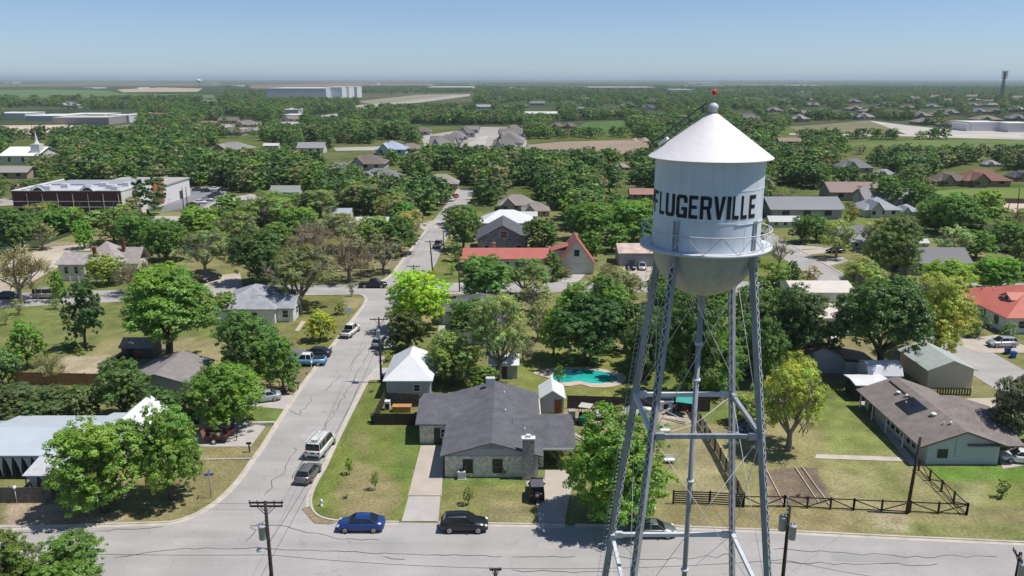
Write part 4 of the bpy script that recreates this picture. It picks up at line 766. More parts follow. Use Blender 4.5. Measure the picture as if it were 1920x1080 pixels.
# houses of the town beyond: photo x, y, width, shape, roof, wall, label
gR, bR, tR, rR, lR, wR, oR, dR = (.22,.22,.235),(.19,.155,.135),(.27,.225,.195),(.27,.14,.10),(.36,.37,.40),(.66,.66,.65),(.46,.22,.14),(.11,.11,.125); wW, tW, gW, bW = (.62,.61,.58),(.42,.35,.28),(.42,.43,.45),(.38,.27,.21)
FH = [(1498,404,128,1,(.30,.30,.32),gW,"long grey roofed townhouse with many white roof vents right of the tank",0),(1592,372,92,1,(.34,.26,.235),tW,"pale brown roofed house left of the slim pole",0),(1655,386,92,1,(.33,.31,.32),wW,"pale grey roofed house behind the slim pole",0),(1640,402,66,2,(.38,.40,.43),wW,"light blue grey gabled house in front of the slim pole",0),(1697,402,40,2,(.40,.42,.46),wW,"small pale blue grey roof beside the round tree",0),
 (1468,424,58,3,wR,wW,"white flat carport roof right of the tank",0),(1558,434,34,0,oR,tW,"orange brown hipped roof, right of the pole",0),(1505,424,28,0,oR,tW,"orange brown hipped roof, left of the pole",0),(1596,446,60,1,gR,wW,"low grey roofed house beyond the black sedan",0),(1615,462,56,1,lR,wW,"pale low house beside the large rounded tree",0),(1712,462,46,3,wR,wW,"small white roof between trees on the right",0),(1742,508,110,1,(.25,.245,.25),gW,"long grey roofed house above the yellow green clump",0),
 (1598,322,58,0,gR,tW,"blue grey hipped roof among trees above the long grey roof",0),(1656,332,36,0,lR,gW,"pale grey pyramid roof among trees above the slim pole",0),(1776,346,58,0,bR,bW,"brown hipped house left of the reddish one above the playing field",0),(1834,346,84,0,(.25,.13,.095),bW,"wide reddish brown hipped house above the playing field",0),(1912,338,44,0,dR,bW,"dark roofed house at the right edge above the playing field",0),(1856,312,28,0,lR,wW,"pale grey roof behind the reddish brown house",0),
 (1585,222,42,0,gR,bW,"grey roofed house behind the grey brown field, left one",0),(1632,212,38,0,tR,bW,"tan roofed house behind the grey brown field",0),(1676,222,42,2,bR,bW,"brown roofed house behind the grey brown field, right one",0),(1735,233,46,0,tR,tW,"tan roofed house left of the white shops, nearest",0),(1788,238,50,0,tR,tW,"wide tan roofed house left of the white shops",0),(1846,228,48,0,tR,tW,"tan roofed house above the white shops",0),(1780,215,30,0,gR,tW,"small grey roof among the far trees on the right",0),(1905,226,34,0,gR,tW,"grey roof above the white shops at right edge",0),
 (1498,228,30,2,(.36,.30,.27),tW,"pinkish roof left of the grey brown field",0),(1390,224,44,1,(.15,.14,.15),tW,"dark roofed house just right of the tank's finial",0),(1408,230,30,1,(.22,.19,.18),tW,"brown roof just right of the tank's finial",0),(1478,272,40,3,(.35,.25,.22),bW,"low pinkish roof right of the tower's cone",0),(1545,212,30,0,gR,tW,"grey roof among far trees above the grey brown field",0),(1700,205,26,0,rR,tW,"reddish roof among the far right trees",0),(1660,200,26,0,gR,tW,"small grey roof in the far right woods, left of the reddish one",0),(1745,203,26,0,gR,tW,"small grey roof in the far right woods, right of the reddish one",0),(1450,210,26,0,tR,tW,"small tan roof right of the finial in the far woods",0),
 (1045,241,26,0,(.20,.16,.14),bW,"brown hipped house at the left end of the small green field",0),(1069,241,26,0,(.20,.16,.14),bW,"second brown hipped house at the left end of the small green field",0),(1014,217,58,3,wR,wW,"long low white roof in the middle woods",0),(1150,214,40,3,wR,wW,"low white roof left of the finial",0),(1217,206,24,2,dR,wW,"dark gabled house left of the tank's finial",0),(1236,224,36,0,tR,tW,"tan hipped roof left of the tower's cone",0),(1166,318,26,2,(.36,.33,.31),tW,"pale gabled roof left of the tank's cone, among trees",0),(1203,372,46,1,(.42,.24,.19),tW,"faded red roof left of the tank's lettering",0),(1090,210,26,0,lR,wW,"small pale roof in the middle far woods",0),(1060,200,24,0,tR,wW,"small tan roof in the middle far woods",0),
 (828,352,62,0,(.36,.32,.29),tW,"tan hipped house at the narrow street's far end",0),(968,392,66,0,(.33,.29,.26),tW,"tan roofed house behind the white hipped house, left one",0),(1004,402,50,2,(.30,.27,.25),tW,"tan roofed house behind the white hipped house, right one",0),(983,412,46,3,wR,wW,"white roof strip left of the red gabled garage's trees",0),
 (538,369,52,1,(.31,.33,.31),wW,"grey green roofed house in the middle left woods",0),(492,386,46,0,(.36,.34,.32),wW,"pale hipped roof right of the car park",0),(638,408,44,1,(.44,.49,.55),wW,"light blue roofed house half hidden behind airy trees",0),(700,430,58,1,wR,wW,"white roofed house left of the narrow street's far end",0),(664,424,30,3,wR,wW,"low white roof beside the white roofed house",0),(607,420,26,3,(.40,.42,.44),wW,"small pale roof above the bare brown tree",0),(736,288,54,2,(.40,.46,.58),(.50,.57,.68),"pale blue two storey house in front of the dense woods",0),(770,285,40,0,tR,tW,"tan roof right of the pale blue house",0),
 (438,286,68,0,(.30,.29,.29),tW,"grey roofed long house above the woods left of centre",0),(586,286,48,1,(.33,.33,.33),wW,"grey roofed house left of the pale blue house",0),(510,278,28,3,wR,wW,"low white roof in the left middle woods",0),(22,333,80,3,(.35,.33,.32),tW,"long low grey roof left of the church trees",0),(42,357,28,2,(.45,.23,.15),bW,"small orange roof behind the brick building",0),(120,352,32,1,(.27,.17,.14),wW,"small brown roof behind the brick building",0),(318,424,46,1,(.55,.53,.51),wW,"whitish roof in front of the annex",0),(14,463,50,1,wR,wW,"white roofed cottage at left edge behind the bare pale tree",0),(470,250,24,0,gR,tW,"grey roof near the far main road",0),(300,222,26,1,rR,tW,"low terracotta roof right of the shops",0),(393,238,30,3,(.42,.15,.13),tW,"small red roof near the far main road",0)]

_r = random.Random(77); _seen = []
for _zx0, _zx1, _zy0, _zy1, _n, _ph in ((1430,1920,188,226,24,"in the far right suburb"),(900,1260,186,222,12,"in the far middle woods"),(380,800,226,262,8,"beyond the left woods"),(0,420,186,208,8,"in the far left woods"),(560,800,300,345,3,"in the middle left woods' clearings")):
    _q = []
    while len(_q) < _n:
        _x, _y = _r.uniform(_zx0,_zx1), _r.uniform(_zy0,_zy1)
        if all(abs(_x-f[0]) > (f[2]+20)*.5 or abs(_y-f[1]) > 10 for f in FH+_q): _q.append([_x,_y,(_y-150)*.36+_r.uniform(6,12),_r.choice([0,0,1,2]),_r.choice([gR,bR,tR,lR,tR,(.33,.30,.28)]),_r.choice([wW,tW,bW,gW])])
    _q.sort(key=lambda f: f[0])
    FH += [tuple(f)+(f"{['first','second','third','fourth','fifth','sixth','seventh','eighth','ninth','tenth','eleventh','twelfth','thirteenth','fourteenth','fifteenth','sixteenth','seventeenth','eighteenth','nineteenth','twentieth','twenty first','twenty second','twenty third','twenty fourth'][i]} from left of the small half hidden roofs {_ph}", 0) for i, f in enumerate(_q)]
# ================================================================== trees
def leaf_mat(name, palette=None):
    palette = palette and [(c[0]*2.85, c[1]*3.1, c[2]*2.0) for c in palette]
    """leaf colour = the tree's own colour (or one picked per copy from a palette) varied leaf by leaf; some light passes through"""
    m = bpy.data.materials.new(name); m.use_nodes = True; N, L = m.node_tree.nodes, m.node_tree.links; N.remove(N["Principled BSDF"])
    oi = N.new("ShaderNodeObjectInfo"); at_ = N.new("ShaderNodeAttribute"); at_.attribute_name = "tone"
    if palette:
        r = N.new("ShaderNodeValToRGB"); r.color_ramp.interpolation = 'CONSTANT'; e = r.color_ramp.elements
        e[0].color = palette[0] + (1,); e[1].position = 1/len(palette); e[1].color = palette[1] + (1,)
        for i in range(2, len(palette)): q = e.new(i/len(palette)); q.color = palette[i] + (1,)
        L.new(oi.outputs["Random"], r.inputs[0]); base = r.outputs[0]
    else: base = oi.outputs["Color"]
    mx = N.new("ShaderNodeMix"); mx.data_type = 'RGBA'; mx.blend_type = 'MULTIPLY'; mx.inputs[0].default_value = 1
    L.new(base, mx.inputs[6]); L.new(at_.outputs["Color"], mx.inputs[7])
    d = N.new("ShaderNodeBsdfDiffuse"); tr = N.new("ShaderNodeBsdfTranslucent"); ms = N.new("ShaderNodeMixShader"); ms.inputs[0].default_value = 0.40
    g = N.new("ShaderNodeBsdfGlossy"); g.inputs["Roughness"].default_value = 0.45; ms2 = N.new("ShaderNodeMixShader"); ms2.inputs[0].default_value = 0.035
    L.new(mx.outputs[2], d.inputs[0]); L.new(mx.outputs[2], tr.inputs[0]); L.new(d.outputs[0], ms.inputs[1]); L.new(tr.outputs[0], ms.inputs[2])
    L.new(ms.outputs[0], ms2.inputs[1]); L.new(g.outputs[0], ms2.inputs[2]); L.new(ms2.outputs[0], N["Material Output"].inputs[0]); return m
LEAF = leaf_mat("leaves")
FARLEAF = leaf_mat("distant_leaves", [(0.062,0.098,0.036),(0.045,0.075,0.033),(0.085,0.125,0.04),(0.055,0.085,0.035),(0.10,0.14,0.045),(0.05,0.082,0.036),(0.12,0.12,0.075),(0.07,0.11,0.038),(0.04,0.066,0.032),(0.12,0.115,0.075),(0.078,0.118,0.04),(0.058,0.09,0.04)])
BARK = mat("grey_brown_bark", (0.115, 0.095, 0.078), rough=0.95, var=0.3, scale=6, spec=0.1); TWIG = mat("grey_twigs", (0.25, 0.215, 0.185), rough=0.95, var=0.25, scale=3, spec=0.1); DARKBARK = mat("dark_bark", (0.06, 0.05, 0.042), rough=0.95, var=0.3, scale=6, spec=0.1)

def skeleton(r, kind):
    """limbs of a tree one unit high and about one unit wide: list of (points, radii), and the limb tips"""
    limbs = []; tips = []
    th = {'high': 0.30, 'wide': 0.18, 'oval': 0.25, 'cone': 0.9, 'bare': 0.25, 'sparse': 0.22, 'bush': 0.05}[kind]; tr = {'bush': 0.02}.get(kind, 0.032)
    lean = Vector((r.uniform(-.04,.04), r.uniform(-.04,.04), 0))
    limbs.append(([Vector((0,0,-0.02)), Vector((0,0,th*0.5))+lean*0.5, Vector((0,0,th))+lean], [tr*1.35, tr, tr*0.85]))
    n = {'high': 9, 'wide': 8, 'oval': 7, 'cone': 0, 'bare': 8, 'sparse': 8, 'bush': 6}[kind]
    for i in range(n):
        a = 2*math.pi*(i+r.uniform(-.3,.3))/max(n,1); up = r.uniform(0.35, 1.0); rad = r.uniform(0.22, 0.40)*(1.25-0.6*up)
        e = Vector((math.cos(a)*rad, math.sin(a)*rad, th+(0.92-th)*up*r.uniform(.75,1))); s = Vector((0,0,th*r.uniform(.8,1)))+lean
        mid = s.lerp(e, 0.5)+Vector((r.uniform(-.04,.04), r.uniform(-.04,.04), -0.02+r.uniform(-.02,.03)))
        limbs.append(([s, mid, e], [tr*0.55, tr*0.36, tr*0.14])); tips.append(e)
        for k in range(3):
            f = r.uniform(.35,.9); b0 = s.lerp(mid, f*2) if f < .5 else mid.lerp(e, f*2-1); e2 = b0+Vector((r.uniform(-.2,.2), r.uniform(-.2,.2), r.uniform(-.02,.2)))
            limbs.append(([b0, b0.lerp(e2,.5)+Vector((0,0,.01)), e2], [tr*0.25, tr*0.17, tr*0.07])); tips.append(e2)
    if kind == 'cone': limbs[0] = ([Vector((0,0,-.02)), Vector((0,0,.45)), Vector((0,0,.9))], [tr, tr*.6, tr*.15])
    return limbs, tips
def twigs(r, tips, n, ln):
    out = []
    for i in range(n):
        s = r.choice(tips); d = Vector((r.gauss(0,1)+s.x*2.2, r.gauss(0,1)+s.y*2.2, r.gauss(.75,.7))).normalized()*ln*r.uniform(.5,1.3); out.append(([s+Vector((r.uniform(-.05,.05),r.uniform(-.05,.05),r.uniform(-.08,.02))), s+d*.55+Vector((0,0,.01)), s+d], [.0042, .003, .0014]))
    return out
def crown_arrays(seed, kind, n_leaf, leaf, clumps, gap=1.0, squash=1.0):
    """leaf quads on sprays, sprays on boughs, boughs in an uneven crown with gaps between: vertices, quads, tone per quad"""
    g = np.random.default_rng(seed); B = []; BR_ = []
    lo = {'wide': .08, 'oval': .06, 'cone': .03, 'sparse': .16, 'bush': .02, 'bare': .3, 'high': .34}[kind]
    nb = {'wide': 27, 'oval': 26, 'cone': 26, 'sparse': 26, 'bush': 12, 'bare': 14, 'high': 25}[kind]
    if n_leaf < 1600: nb = max(7, int(nb*.7))
    lop = [(g.uniform(0, 2*np.pi), g.uniform(.08, .34)) for _ in range(3)]; tries = 0
    while len(B) < nb and tries < 3000:
        tries += 1; u = g.normal(size=3); u /= np.linalg.norm(u); rr = g.uniform(.45, 1)**0.5; ang = math.atan2(u[1], u[0])
        asym = 1 - sum(w*max(0, math.cos(ang-a))**2 for a, w in lop); r = g.uniform(.10, .205) if kind != 'sparse' else g.uniform(.07, .14)
        if kind == 'cone': z = g.uniform(lo, .97)**1.1; r = g.uniform(.07, .15)*(1.25-z); wr = max(0.02, .5*(1.02-z)-r*.6)*g.uniform(.6, 1); p = np.array([math.cos(ang)*wr, math.sin(ang)*wr, z])
        else:
            zc, zr = (lo+1)/2, (1-lo)/2; p = np.array([u[0]*.5*asym*rr, u[1]*.5*asym*rr, zc+u[2]*zr*rr])
            if u[2] < (-.55 if kind in ('high','sparse','bare') else -.8): continue
            k = (0.5-r*.8)/.5; p[:2] *= k; p[2] = np.clip(p[2], lo+r*.35, 1-r*.72)
        if B and min(np.linalg.norm((p-q)*np.array([1,1,1.25]))/(r+q2) for q, q2 in zip(B, BR_)) < .47*gap: continue
        B.append(p); BR_.append(r)
    B, BR_ = np.array(B), np.array(BR_)
    ns = max(len(B)*5, int(n_leaf/(34 if n_leaf > 4000 else 18))); kb = g.choice(len(B), ns, p=BR_**2/np.sum(BR_**2)); d = g.normal(size=(ns,3)); d[:,2] += .55; d /= np.linalg.norm(d, axis=1, keepdims=True)
    S = B[kb]+d*BR_[kb][:,None]*g.uniform(.62, 1.08, (ns,1))*np.array([1.1,1.1,1.0]); sr = g.uniform(.015, .040, ns)*(1.2 if n_leaf < 3000 else 1)*(1.35 if n_leaf < 1600 else 1)
    k = g.choice(ns, n_leaf, p=sr**2/np.sum(sr**2)); e = g.normal(size=(n_leaf,3)); e /= np.linalg.norm(e, axis=1, keepdims=True)
    ctr = S[k]+e*sr[k][:,None]*(g.uniform(0, 1, (n_leaf,1))**.4)*np.array([1.2,1.2,.9])
    nrm = d[k]*.8+e*.5+np.array([0,0,.5])+g.normal(size=(n_leaf,3))*.36; nrm /= np.linalg.norm(nrm, axis=1, keepdims=True)
    t = np.cross(nrm, g.normal(size=(n_leaf,3))); t /= np.linalg.norm(t, axis=1, keepdims=True)+1e-9; b = np.cross(nrm, t); s = (leaf*g.uniform(.6, 1.4, n_leaf))[:,None]
    V = np.stack([ctr-t*s*.5, ctr-b*s*.36+nrm*s*.08, ctr+t*s*.5, ctr+b*s*.36+nrm*s*.08], 1).reshape(-1,3); F = np.arange(4*n_leaf).reshape(-1,4)
    ct = g.uniform(.82, 1.22, len(B)); tone = ct[kb[k]]*g.uniform(.82, 1.2, ns)[k]*g.uniform(.84, 1.17, n_leaf); warm = g.normal(0, .06, len(B))[kb[k]]+g.normal(0, .05, ns)[k]
    T = np.stack([tone*(1+warm), tone, tone*(1-warm)], 1); return V, F, T
def leaf_mesh(name, V, F, T, m):
    me = np_mesh(name, V, F, m); a = me.attributes.new("tone", 'FLOAT_COLOR', 'FACE')
    a.data.foreach_set("color", np.concatenate([np.clip(T, 0, 4), np.ones((len(T),1))], 1).astype(np.float32).ravel()); return me
def tube_mesh(name, limbs, m, n=6):
    b = MB()
    for pts, rs in limbs: b.tube(pts, list(rs), n, cap=False)
    me = bpy.data.meshes.new(name); me.from_pydata(b.v, [], b.f); me.polygons.foreach_set("use_smooth", b.sm); me.materials.append(m); return me
SPECIES = {}                        # (kind, detail, variant) -> (trunk mesh, crown mesh)
def species(kind, det, var):
    key = (kind, det, var)
    if key in SPECIES: return SPECIES[key]
    r = random.Random(hash((kind, var)) % 9999 if False else sum(map(ord, kind))*31+var*7); limbs, tips = skeleton(r, 'bush' if kind == 'bush' else kind)
    s = sum(map(ord, kind))*13+var*101+{'hi':0,'mid':1,'lo':2}[det]
    if kind == 'bare':
        tw = twigs(r, tips, {'hi': 900, 'mid': 420, 'lo': 200}[det], .17); tk = tube_mesh("trunk", limbs, TWIG, 5); cr = tube_mesh("crown", tw, TWIG, 3)
        V, F, T = crown_arrays(s, 'sparse', {'hi': 1100, 'mid': 500, 'lo': 200}[det], {'hi': .020, 'mid': .028, 'lo': .05}[det], 40)
        # young leaves among the twigs share the crown mesh
        nv = len(cr.vertices); co = np.empty(nv*3, np.float32); cr.vertices.foreach_get("co", co); tf = np.array([list(p.vertices) for p in cr.polygons]); 
        me = leaf_mesh("crown", np.concatenate([co.reshape(-1,3), V]), np.concatenate([tf, F+nv]), np.concatenate([np.tile([[.80,.66,.85]], (len(tf),1)), T]), LEAF); bpy.data.meshes.remove(cr); cr = me
    else:
        dense = {'wide': (1, 62, 1.0), 'oval': (1, 46, 1.0), 'cone': (.5, 46, 1), 'sparse': (.68, 80, 1.3), 'bush': (.5, 26, 1), 'high': (1, 64, 1.05)}[kind]
        n = {'hi': 38000, 'mid': 16000, 'lo': 4500}[det]; lf = {'hi': .0215, 'mid': .030, 'lo': .052}[det]
        V, F, T = crown_arrays(s, kind, int(n*dense[0]), lf*(.8 if kind == 'sparse' else 1), dense[1], dense[2])
        if kind == 'sparse': limbs = limbs+twigs(r, tips, {'hi': 260, 'mid': 120, 'lo': 30}[det], .16)
        tk = tube_mesh("trunk", limbs, TWIG if kind == 'sparse' else BARK, 6 if det != 'lo' else 4); cr = leaf_mesh("crown", V, F, T, LEAF)
    SPECIES[key] = (tk, cr); return SPECIES[key]
TREES = []; LK = 2.6
def tree(bx, by, w, h, kind, c, label, group=None, cat="tree", name=None, det=None, rz=None, var=None, lx=1.0):
    """a tree whose trunk stands at photo pixel (bx, by); w and h are its size in photo pixels there"""
    p = P(bx, by); m = mpp(p); W_ = w*m; H_ = max(1.2, height_at(p, by-h)); r = random.Random(int(bx*7+by*131+w))
    # the crown's own depth lifts its outline: take that off the height
    H_ = max(H_*0.62, H_-W_*0.5*0.22); det = det or ('hi' if w*1 > 88 else 'mid' if w > 34 else 'lo'); tk, cr = species(kind, det, r.randrange(4) if var is None else var)
    name = name or {'bush': 'shrub', 'bare': 'bare_tree', 'cone': 'conical_tree'}.get(kind, 'tree'); t = empty(name, (p.x, p.y, -0.03), r.uniform(0, 6.28) if rz is None else rz, label, cat, group); t.scale = (W_*lx, W_/lx, H_)
    a = bpy.data.objects.new("trunk", tk); col.objects.link(a); a.parent = t
    k = bpy.data.objects.new("crown", cr); col.objects.link(k); k.parent = t; j = [r.uniform(.92, 1.08) for _ in range(3)]; k.color = (c[0]*j[0]*LK*.96, c[1]*j[1]*LK, c[2]*j[2]*LK*.70, 1)
    TREES.append((bx, by, w, h)); return t
BR = (0.115,0.205,0.033); MID = (0.085,0.14,0.035); DK = (0.048,0.085,0.030); YG = (0.19,0.27,0.028); OL = (0.12,0.135,0.058); GO = (0.155,0.16,0.085); BN = (0.16,0.145,0.105); YL = (0.27,0.25,0.03); PALE = (0.235,0.25,0.12); OK_ = (0.055,0.085,0.035)
HAND = [
 # base x, base y, width, height, kind, colour, label
 (198,958,205,185,'wide',(0.100,0.168,0.031),"large bright green tree at the street corner, left of its close twin"),
 (322,936,142,182,'wide',(0.092,0.158,0.031),"bright green tree at the street corner nearest the blue sign"),
 (18,1120,150,128,'wide',(0.075,0.125,0.03),"dark green tree top cut by the bottom left corner of the photo"),
 (138,1122,152,124,'wide',(0.085,0.14,0.033),"round green tree top below the front street at bottom left"),
 (1160,975,232,215,'oval',(0.105,0.18,0.03),"big leafy green tree beside the street seen through the tower's front left leg"),
 (1478,845,158,190,'sparse',(0.20,0.25,0.05),"airy yellow green tree right of the tower above the garden bed"),
 (1652,708,200,200,'high',DK,"very large dark green oak behind the brown roofed house"),
 (1748,668,140,160,'oval',(0.215,0.235,0.07),"pale yellow green tree overlapping the right side of the big dark oak"),
 (1490,690,130,165,'wide',(0.05,0.082,0.032),"dark green tree left of the white two storey house"),
 (1432,720,90,130,'wide',(0.062,0.10,0.032),"dark green tree just right of the tower's front right leg"),
 (1286,752,145,215,'wide',(0.062,0.105,0.03),"tall green tree with thick leaning trunk between the tower legs"),
 (1345,742,95,135,'oval',(0.10,0.175,0.03),"fresh green bushy tree between riser pipe and rear tower leg"),
 (1096,684,150,142,'wide',(0.040,0.088,0.028),"dense dark green round tree behind the swimming pool"),
 (1038,668,62,95,'oval',(0.175,0.235,0.03),"yellow green tree at left edge of the dense tree by the pool"),
 (1132,625,120,118,'oval',(0.09,0.15,0.035),"mid green tree behind the dense pool tree"),
 (1048,722,24,42,'oval',(0.11,0.2,0.03),"small green sapling at the left end of the pool"),
 (935,712,150,180,'sparse',(0.16,0.18,0.085),"tall airy grey green tree behind the grey ranch house"),
 (850,722,112,105,'oval',(0.12,0.17,0.05),"light green tree between the white pyramid roof and the airy tall tree"),
 (792,622,136,128,'oval',YG,"brilliant yellow green tree at the corner of the cross street"),
 (764,658,88,80,'wide',(0.06,0.075,0.028),"dark olive round tree below the brilliant yellow green tree"),
 (600,640,64,62,'oval',(0.23,0.215,0.03),"round golden yellow tree on the corner lawn beside the cottage"),
 (318,690,224,200,'high',(0.09,0.165,0.036),"very wide green tree with forked trunk over the old dark shed"),
 (322,600,118,118,'oval',BR,"bright green tree behind the wide forked tree"),
 (160,655,86,135,'oval',(0.045,0.078,0.03),"tall narrow dark green tree on the left meadow"),
 (52,692,72,94,'oval',(0.10,0.17,0.032),"small round green tree at the near edge of the left meadow"),
 (4,728,84,90,'wide',(0.09,0.14,0.05),"grey green tree at the left edge beside the orange fence"),
 (95,720,74,66,'bare',GO,"bare grey brown bushy tree in front of the orange fence"),
 (235,785,106,118,'wide',(0.065,0.11,0.032),"dark green tree left of the plain grey brown bungalow roof"),
 (425,800,160,132,'wide',(0.085,0.155,0.03),"broad green tree shading the tan pickup truck"),
 (462,706,122,132,'wide',(0.07,0.13,0.035),"green tree in front of the blue grey cottage"),
 (532,735,82,108,'oval',(0.085,0.145,0.035),"green tree leaning over the pale blue pickup"),
 (562,580,160,132,'sparse',(0.12,0.125,0.065),"wide olive tree with dark forked trunk behind the blue grey cottage"),
 (655,528,118,100,'bare',BN,"bare brown twiggy tree beyond the cross street, nearest the narrow street"),
 (575,510,120,96,'bare',(0.17,0.155,0.115),"bare grey brown tree behind the olive forked tree"),
 (718,512,84,82,'sparse',(0.13,0.13,0.08),"thin grey olive tree left of the narrow street beyond the crossing"),
 (752,478,92,78,'wide',(0.055,0.10,0.03),"dark green tree hanging over the far left kerb of the narrow street"),
 (484,532,118,112,'wide',(0.055,0.09,0.035),"dark green tree at the cross street left of the olive forked tree"),
 (385,515,100,94,'sparse',(0.145,0.16,0.08),"pale grey olive tree above the dark parked truck"),
 (42,566,136,120,'bare',(0.21,0.22,0.12),"bare pale tree with dark forked trunk at left end of the cross street"),
 (112,566,38,60,'oval',(0.10,0.165,0.035),"small green tree beside the white minivan"),
 (204,532,80,64,'wide',(0.16,0.18,0.035),"yellow olive umbrella shaped tree in front of the victorian house"),
 (252,552,96,72,'bare',(0.17,0.165,0.11),"grey leafless tree right of the victorian house"),
 (160,466,46,56,'oval',(0.10,0.18,0.03),"small bright tree behind the victorian house"),
 (215,456,80,72,'wide',(0.075,0.13,0.035),"dark tree row behind the victorian house, leftmost of three"),
 (262,474,92,82,'wide',(0.07,0.125,0.033),"dark tree row behind the victorian house, middle of three"),
 (312,492,104,88,'wide',(0.065,0.12,0.03),"dark tree row behind the victorian house, rightmost of three"),
 (80,468,62,55,'sparse',GO,"pale grey olive tree left of the small bright tree"),
 (30,470,96,88,'wide',(0.07,0.12,0.035),"green tree above the small white roof at left edge"),
 (375,450,104,76,'oval',(0.115,0.185,0.035),"bright green tree right of the brick building's lawn"),
 (55,372,60,40,'wide',(0.075,0.1,0.05),"grey green tree behind the brick building's left end"),
 (100,412,50,40,'oval',(0.07,0.12,0.03),"small green tree in front of brick wall, left one"),
 (292,392,48,34,'sparse',(0.11,0.14,0.06),"thin young tree beside the white annex wall"),
 (1672,528,120,132,'wide',(0.075,0.115,0.035),"big rounded dark green tree above the large dark oak"),
 (1568,484,74,80,'sparse',(0.19,0.22,0.09),"pale airy tree beside the side street on the right"),
 (1610,575,108,98,'sparse',(0.20,0.22,0.085),"pale yellow airy tree behind the big dark oak's left side"),
 (1502,456,62,56,'wide',(0.06,0.11,0.03),"dark green tree by the upper end of the side street, left of two"),
 (1530,452,58,56,'wide',(0.075,0.13,0.035),"green tree by the upper end of the side street, right of two"),
 (1782,440,110,86,'wide',(0.08,0.14,0.035),"green tree in front of the green playing field, left of two"),
 (1838,432,86,84,'oval',(0.13,0.18,0.045),"light green tree in front of the green playing field, right of two"),
 (1714,392,64,60,'wide',(0.07,0.13,0.032),"rounded green tree left of the green playing field"),
 (1662,388,78,66,'oval',(0.10,0.155,0.05),"soft green tree beside the grey gabled roofs"),
 (1786,490,78,76,'sparse',(0.21,0.24,0.13),"whitish blossoming tree above the yellow green clump on the right"),
 (1772,550,112,74,'wide',(0.15,0.22,0.033),"bright yellow green tree left of the coral roof"),
 (1866,545,104,74,'wide',(0.105,0.175,0.033),"green tree behind the coral roof"),
 (1912,520,80,78,'wide',(0.08,0.13,0.035),"dark green tree at right edge behind the coral roof"),
 (1898,840,104,142,'oval',(0.075,0.095,0.055),"grey green rounded tree at the right edge beside the brown roofed house"),
 (1830,632,54,56,'bush',(0.065,0.12,0.028),"dark leafy shrub in front of the white walled coral roofed house"),
 (1890,640,50,40,'bush',(0.10,0.14,0.07),"grey green shrub under the coral roof's eave"),
 (1523,535,46,40,'bush',(0.20,0.14,0.07),"rusty orange shrub beside the side street"),
 (1448,566,76,82,'oval',(0.12,0.165,0.045),"light green tree right behind the tower bowl"),
 (1482,540,38,54,'oval',(0.05,0.09,0.03),"narrow dark tree left of the rusty orange shrub"),
 (1155,572,112,84,'sparse',(0.16,0.165,0.10),"grey airy tree in front of the rusty roofed garage"),
 (1185,560,60,50,'sparse',(0.14,0.16,0.08),"small grey airy tree left of the tower bowl"),
 (912,568,134,100,'wide',(0.085,0.135,0.045),"green tree in front of the salmon roofed long house"),
 (985,556,104,84,'sparse',(0.13,0.16,0.075),"thin green tree in front of the salmon roof's right end"),
 (1015,482,84,78,'wide',(0.058,0.105,0.03),"dark green tree between grey stone house and red gabled garage"),
 (1036,526,52,56,'oval',(0.07,0.125,0.035),"green tree at left side of the red gabled garage"),
 (868,468,72,84,'oval',(0.095,0.14,0.05),"tall green tree right of the narrow street's far end"),
 (886,452,50,62,'oval',(0.07,0.125,0.033),"dark green tree left of the grey stone house"),
 (1106,488,62,62,'oval',(0.085,0.15,0.033),"green tree right of the red gabled garage"),
 (1146,472,72,60,'oval',(0.08,0.14,0.035),"green tree behind the rusty roofed garage"),
 (1185,455,118,92,'wide',(0.09,0.16,0.035),"big fresh green tree left of the tower tank"),
 (1100,450,98,80,'wide',(0.085,0.145,0.038),"green tree above the red gabled garage"),
 (1010,330,60,46,'wide',(0.05,0.095,0.03),"dark round tree in front of the bare brown field"),
 (855,490,44,40,'bush',(0.09,0.12,0.05),"grey green shrubs beside the narrow street right of the pole"),
 (846,515,22,26,'bush',(0.15,0.21,0.03),"small yellow green shrub beside the narrow street"),
 (1060,520,50,24,'bush',(0.10,0.105,0.06),"low olive shrub left of the red gabled garage door"),
 (30,795,112,84,'wide',(0.065,0.095,0.042),"dark grey green bush behind the pale blue roofs, leftmost of three"),
 (100,800,104,82,'wide',(0.075,0.105,0.045),"dark grey green bush behind the pale blue roofs, middle of three"),
 (165,792,88,80,'wide',(0.07,0.11,0.04),"dark grey green bush behind the pale blue roofs, rightmost of three"),
 (300,796,84,76,'wide',(0.06,0.10,0.035),"dark bush right of the plain bungalow roof"),
 (345,800,80,70,'wide',(0.055,0.095,0.03),"dark shaded bush behind the tan pickup"),
 (150,660,0,0,'skip',MID,""),
 (640,590,30,28,'oval',(0.12,0.17,0.05),"small green bush behind the golden yellow tree"),
 (660,556,12,26,'oval',(0.13,0.18,0.04),"thin staked sapling on the corner lawn beside the crossing"),
 (655,889,20,34,'oval',(0.14,0.2,0.03),"small sapling on the corner lawn, left one of two"),
 (703,919,22,38,'sparse',(0.13,0.18,0.04),"thin sapling on the corner lawn, right one of two"),
 (878,947,28,36,'sparse',(0.11,0.15,0.04),"small shrub like sapling in front of the stone house front"),
 (1878,934,28,36,'oval',(0.07,0.12,0.03),"young staked tree on the bright grass right of the paddock"),
 (10,610,26,28,'sparse',(0.17,0.19,0.09),"little pale sapling on the left meadow, nearest left edge"),
 (36,590,30,34,'sparse',(0.17,0.19,0.09),"little pale sapling on the left meadow under the bare pale tree"),
 (104,580,26,24,'sparse',(0.14,0.17,0.08),"little pale sapling on the left meadow below the minivan"),
 (130,655,34,24,'bush',(0.085,0.15,0.03),"low green shrub at the foot of the tall narrow tree"),
 (150,665,24,28,'cone',(0.15,0.19,0.05),"small cone shaped shrub beside the narrow dark tree"),
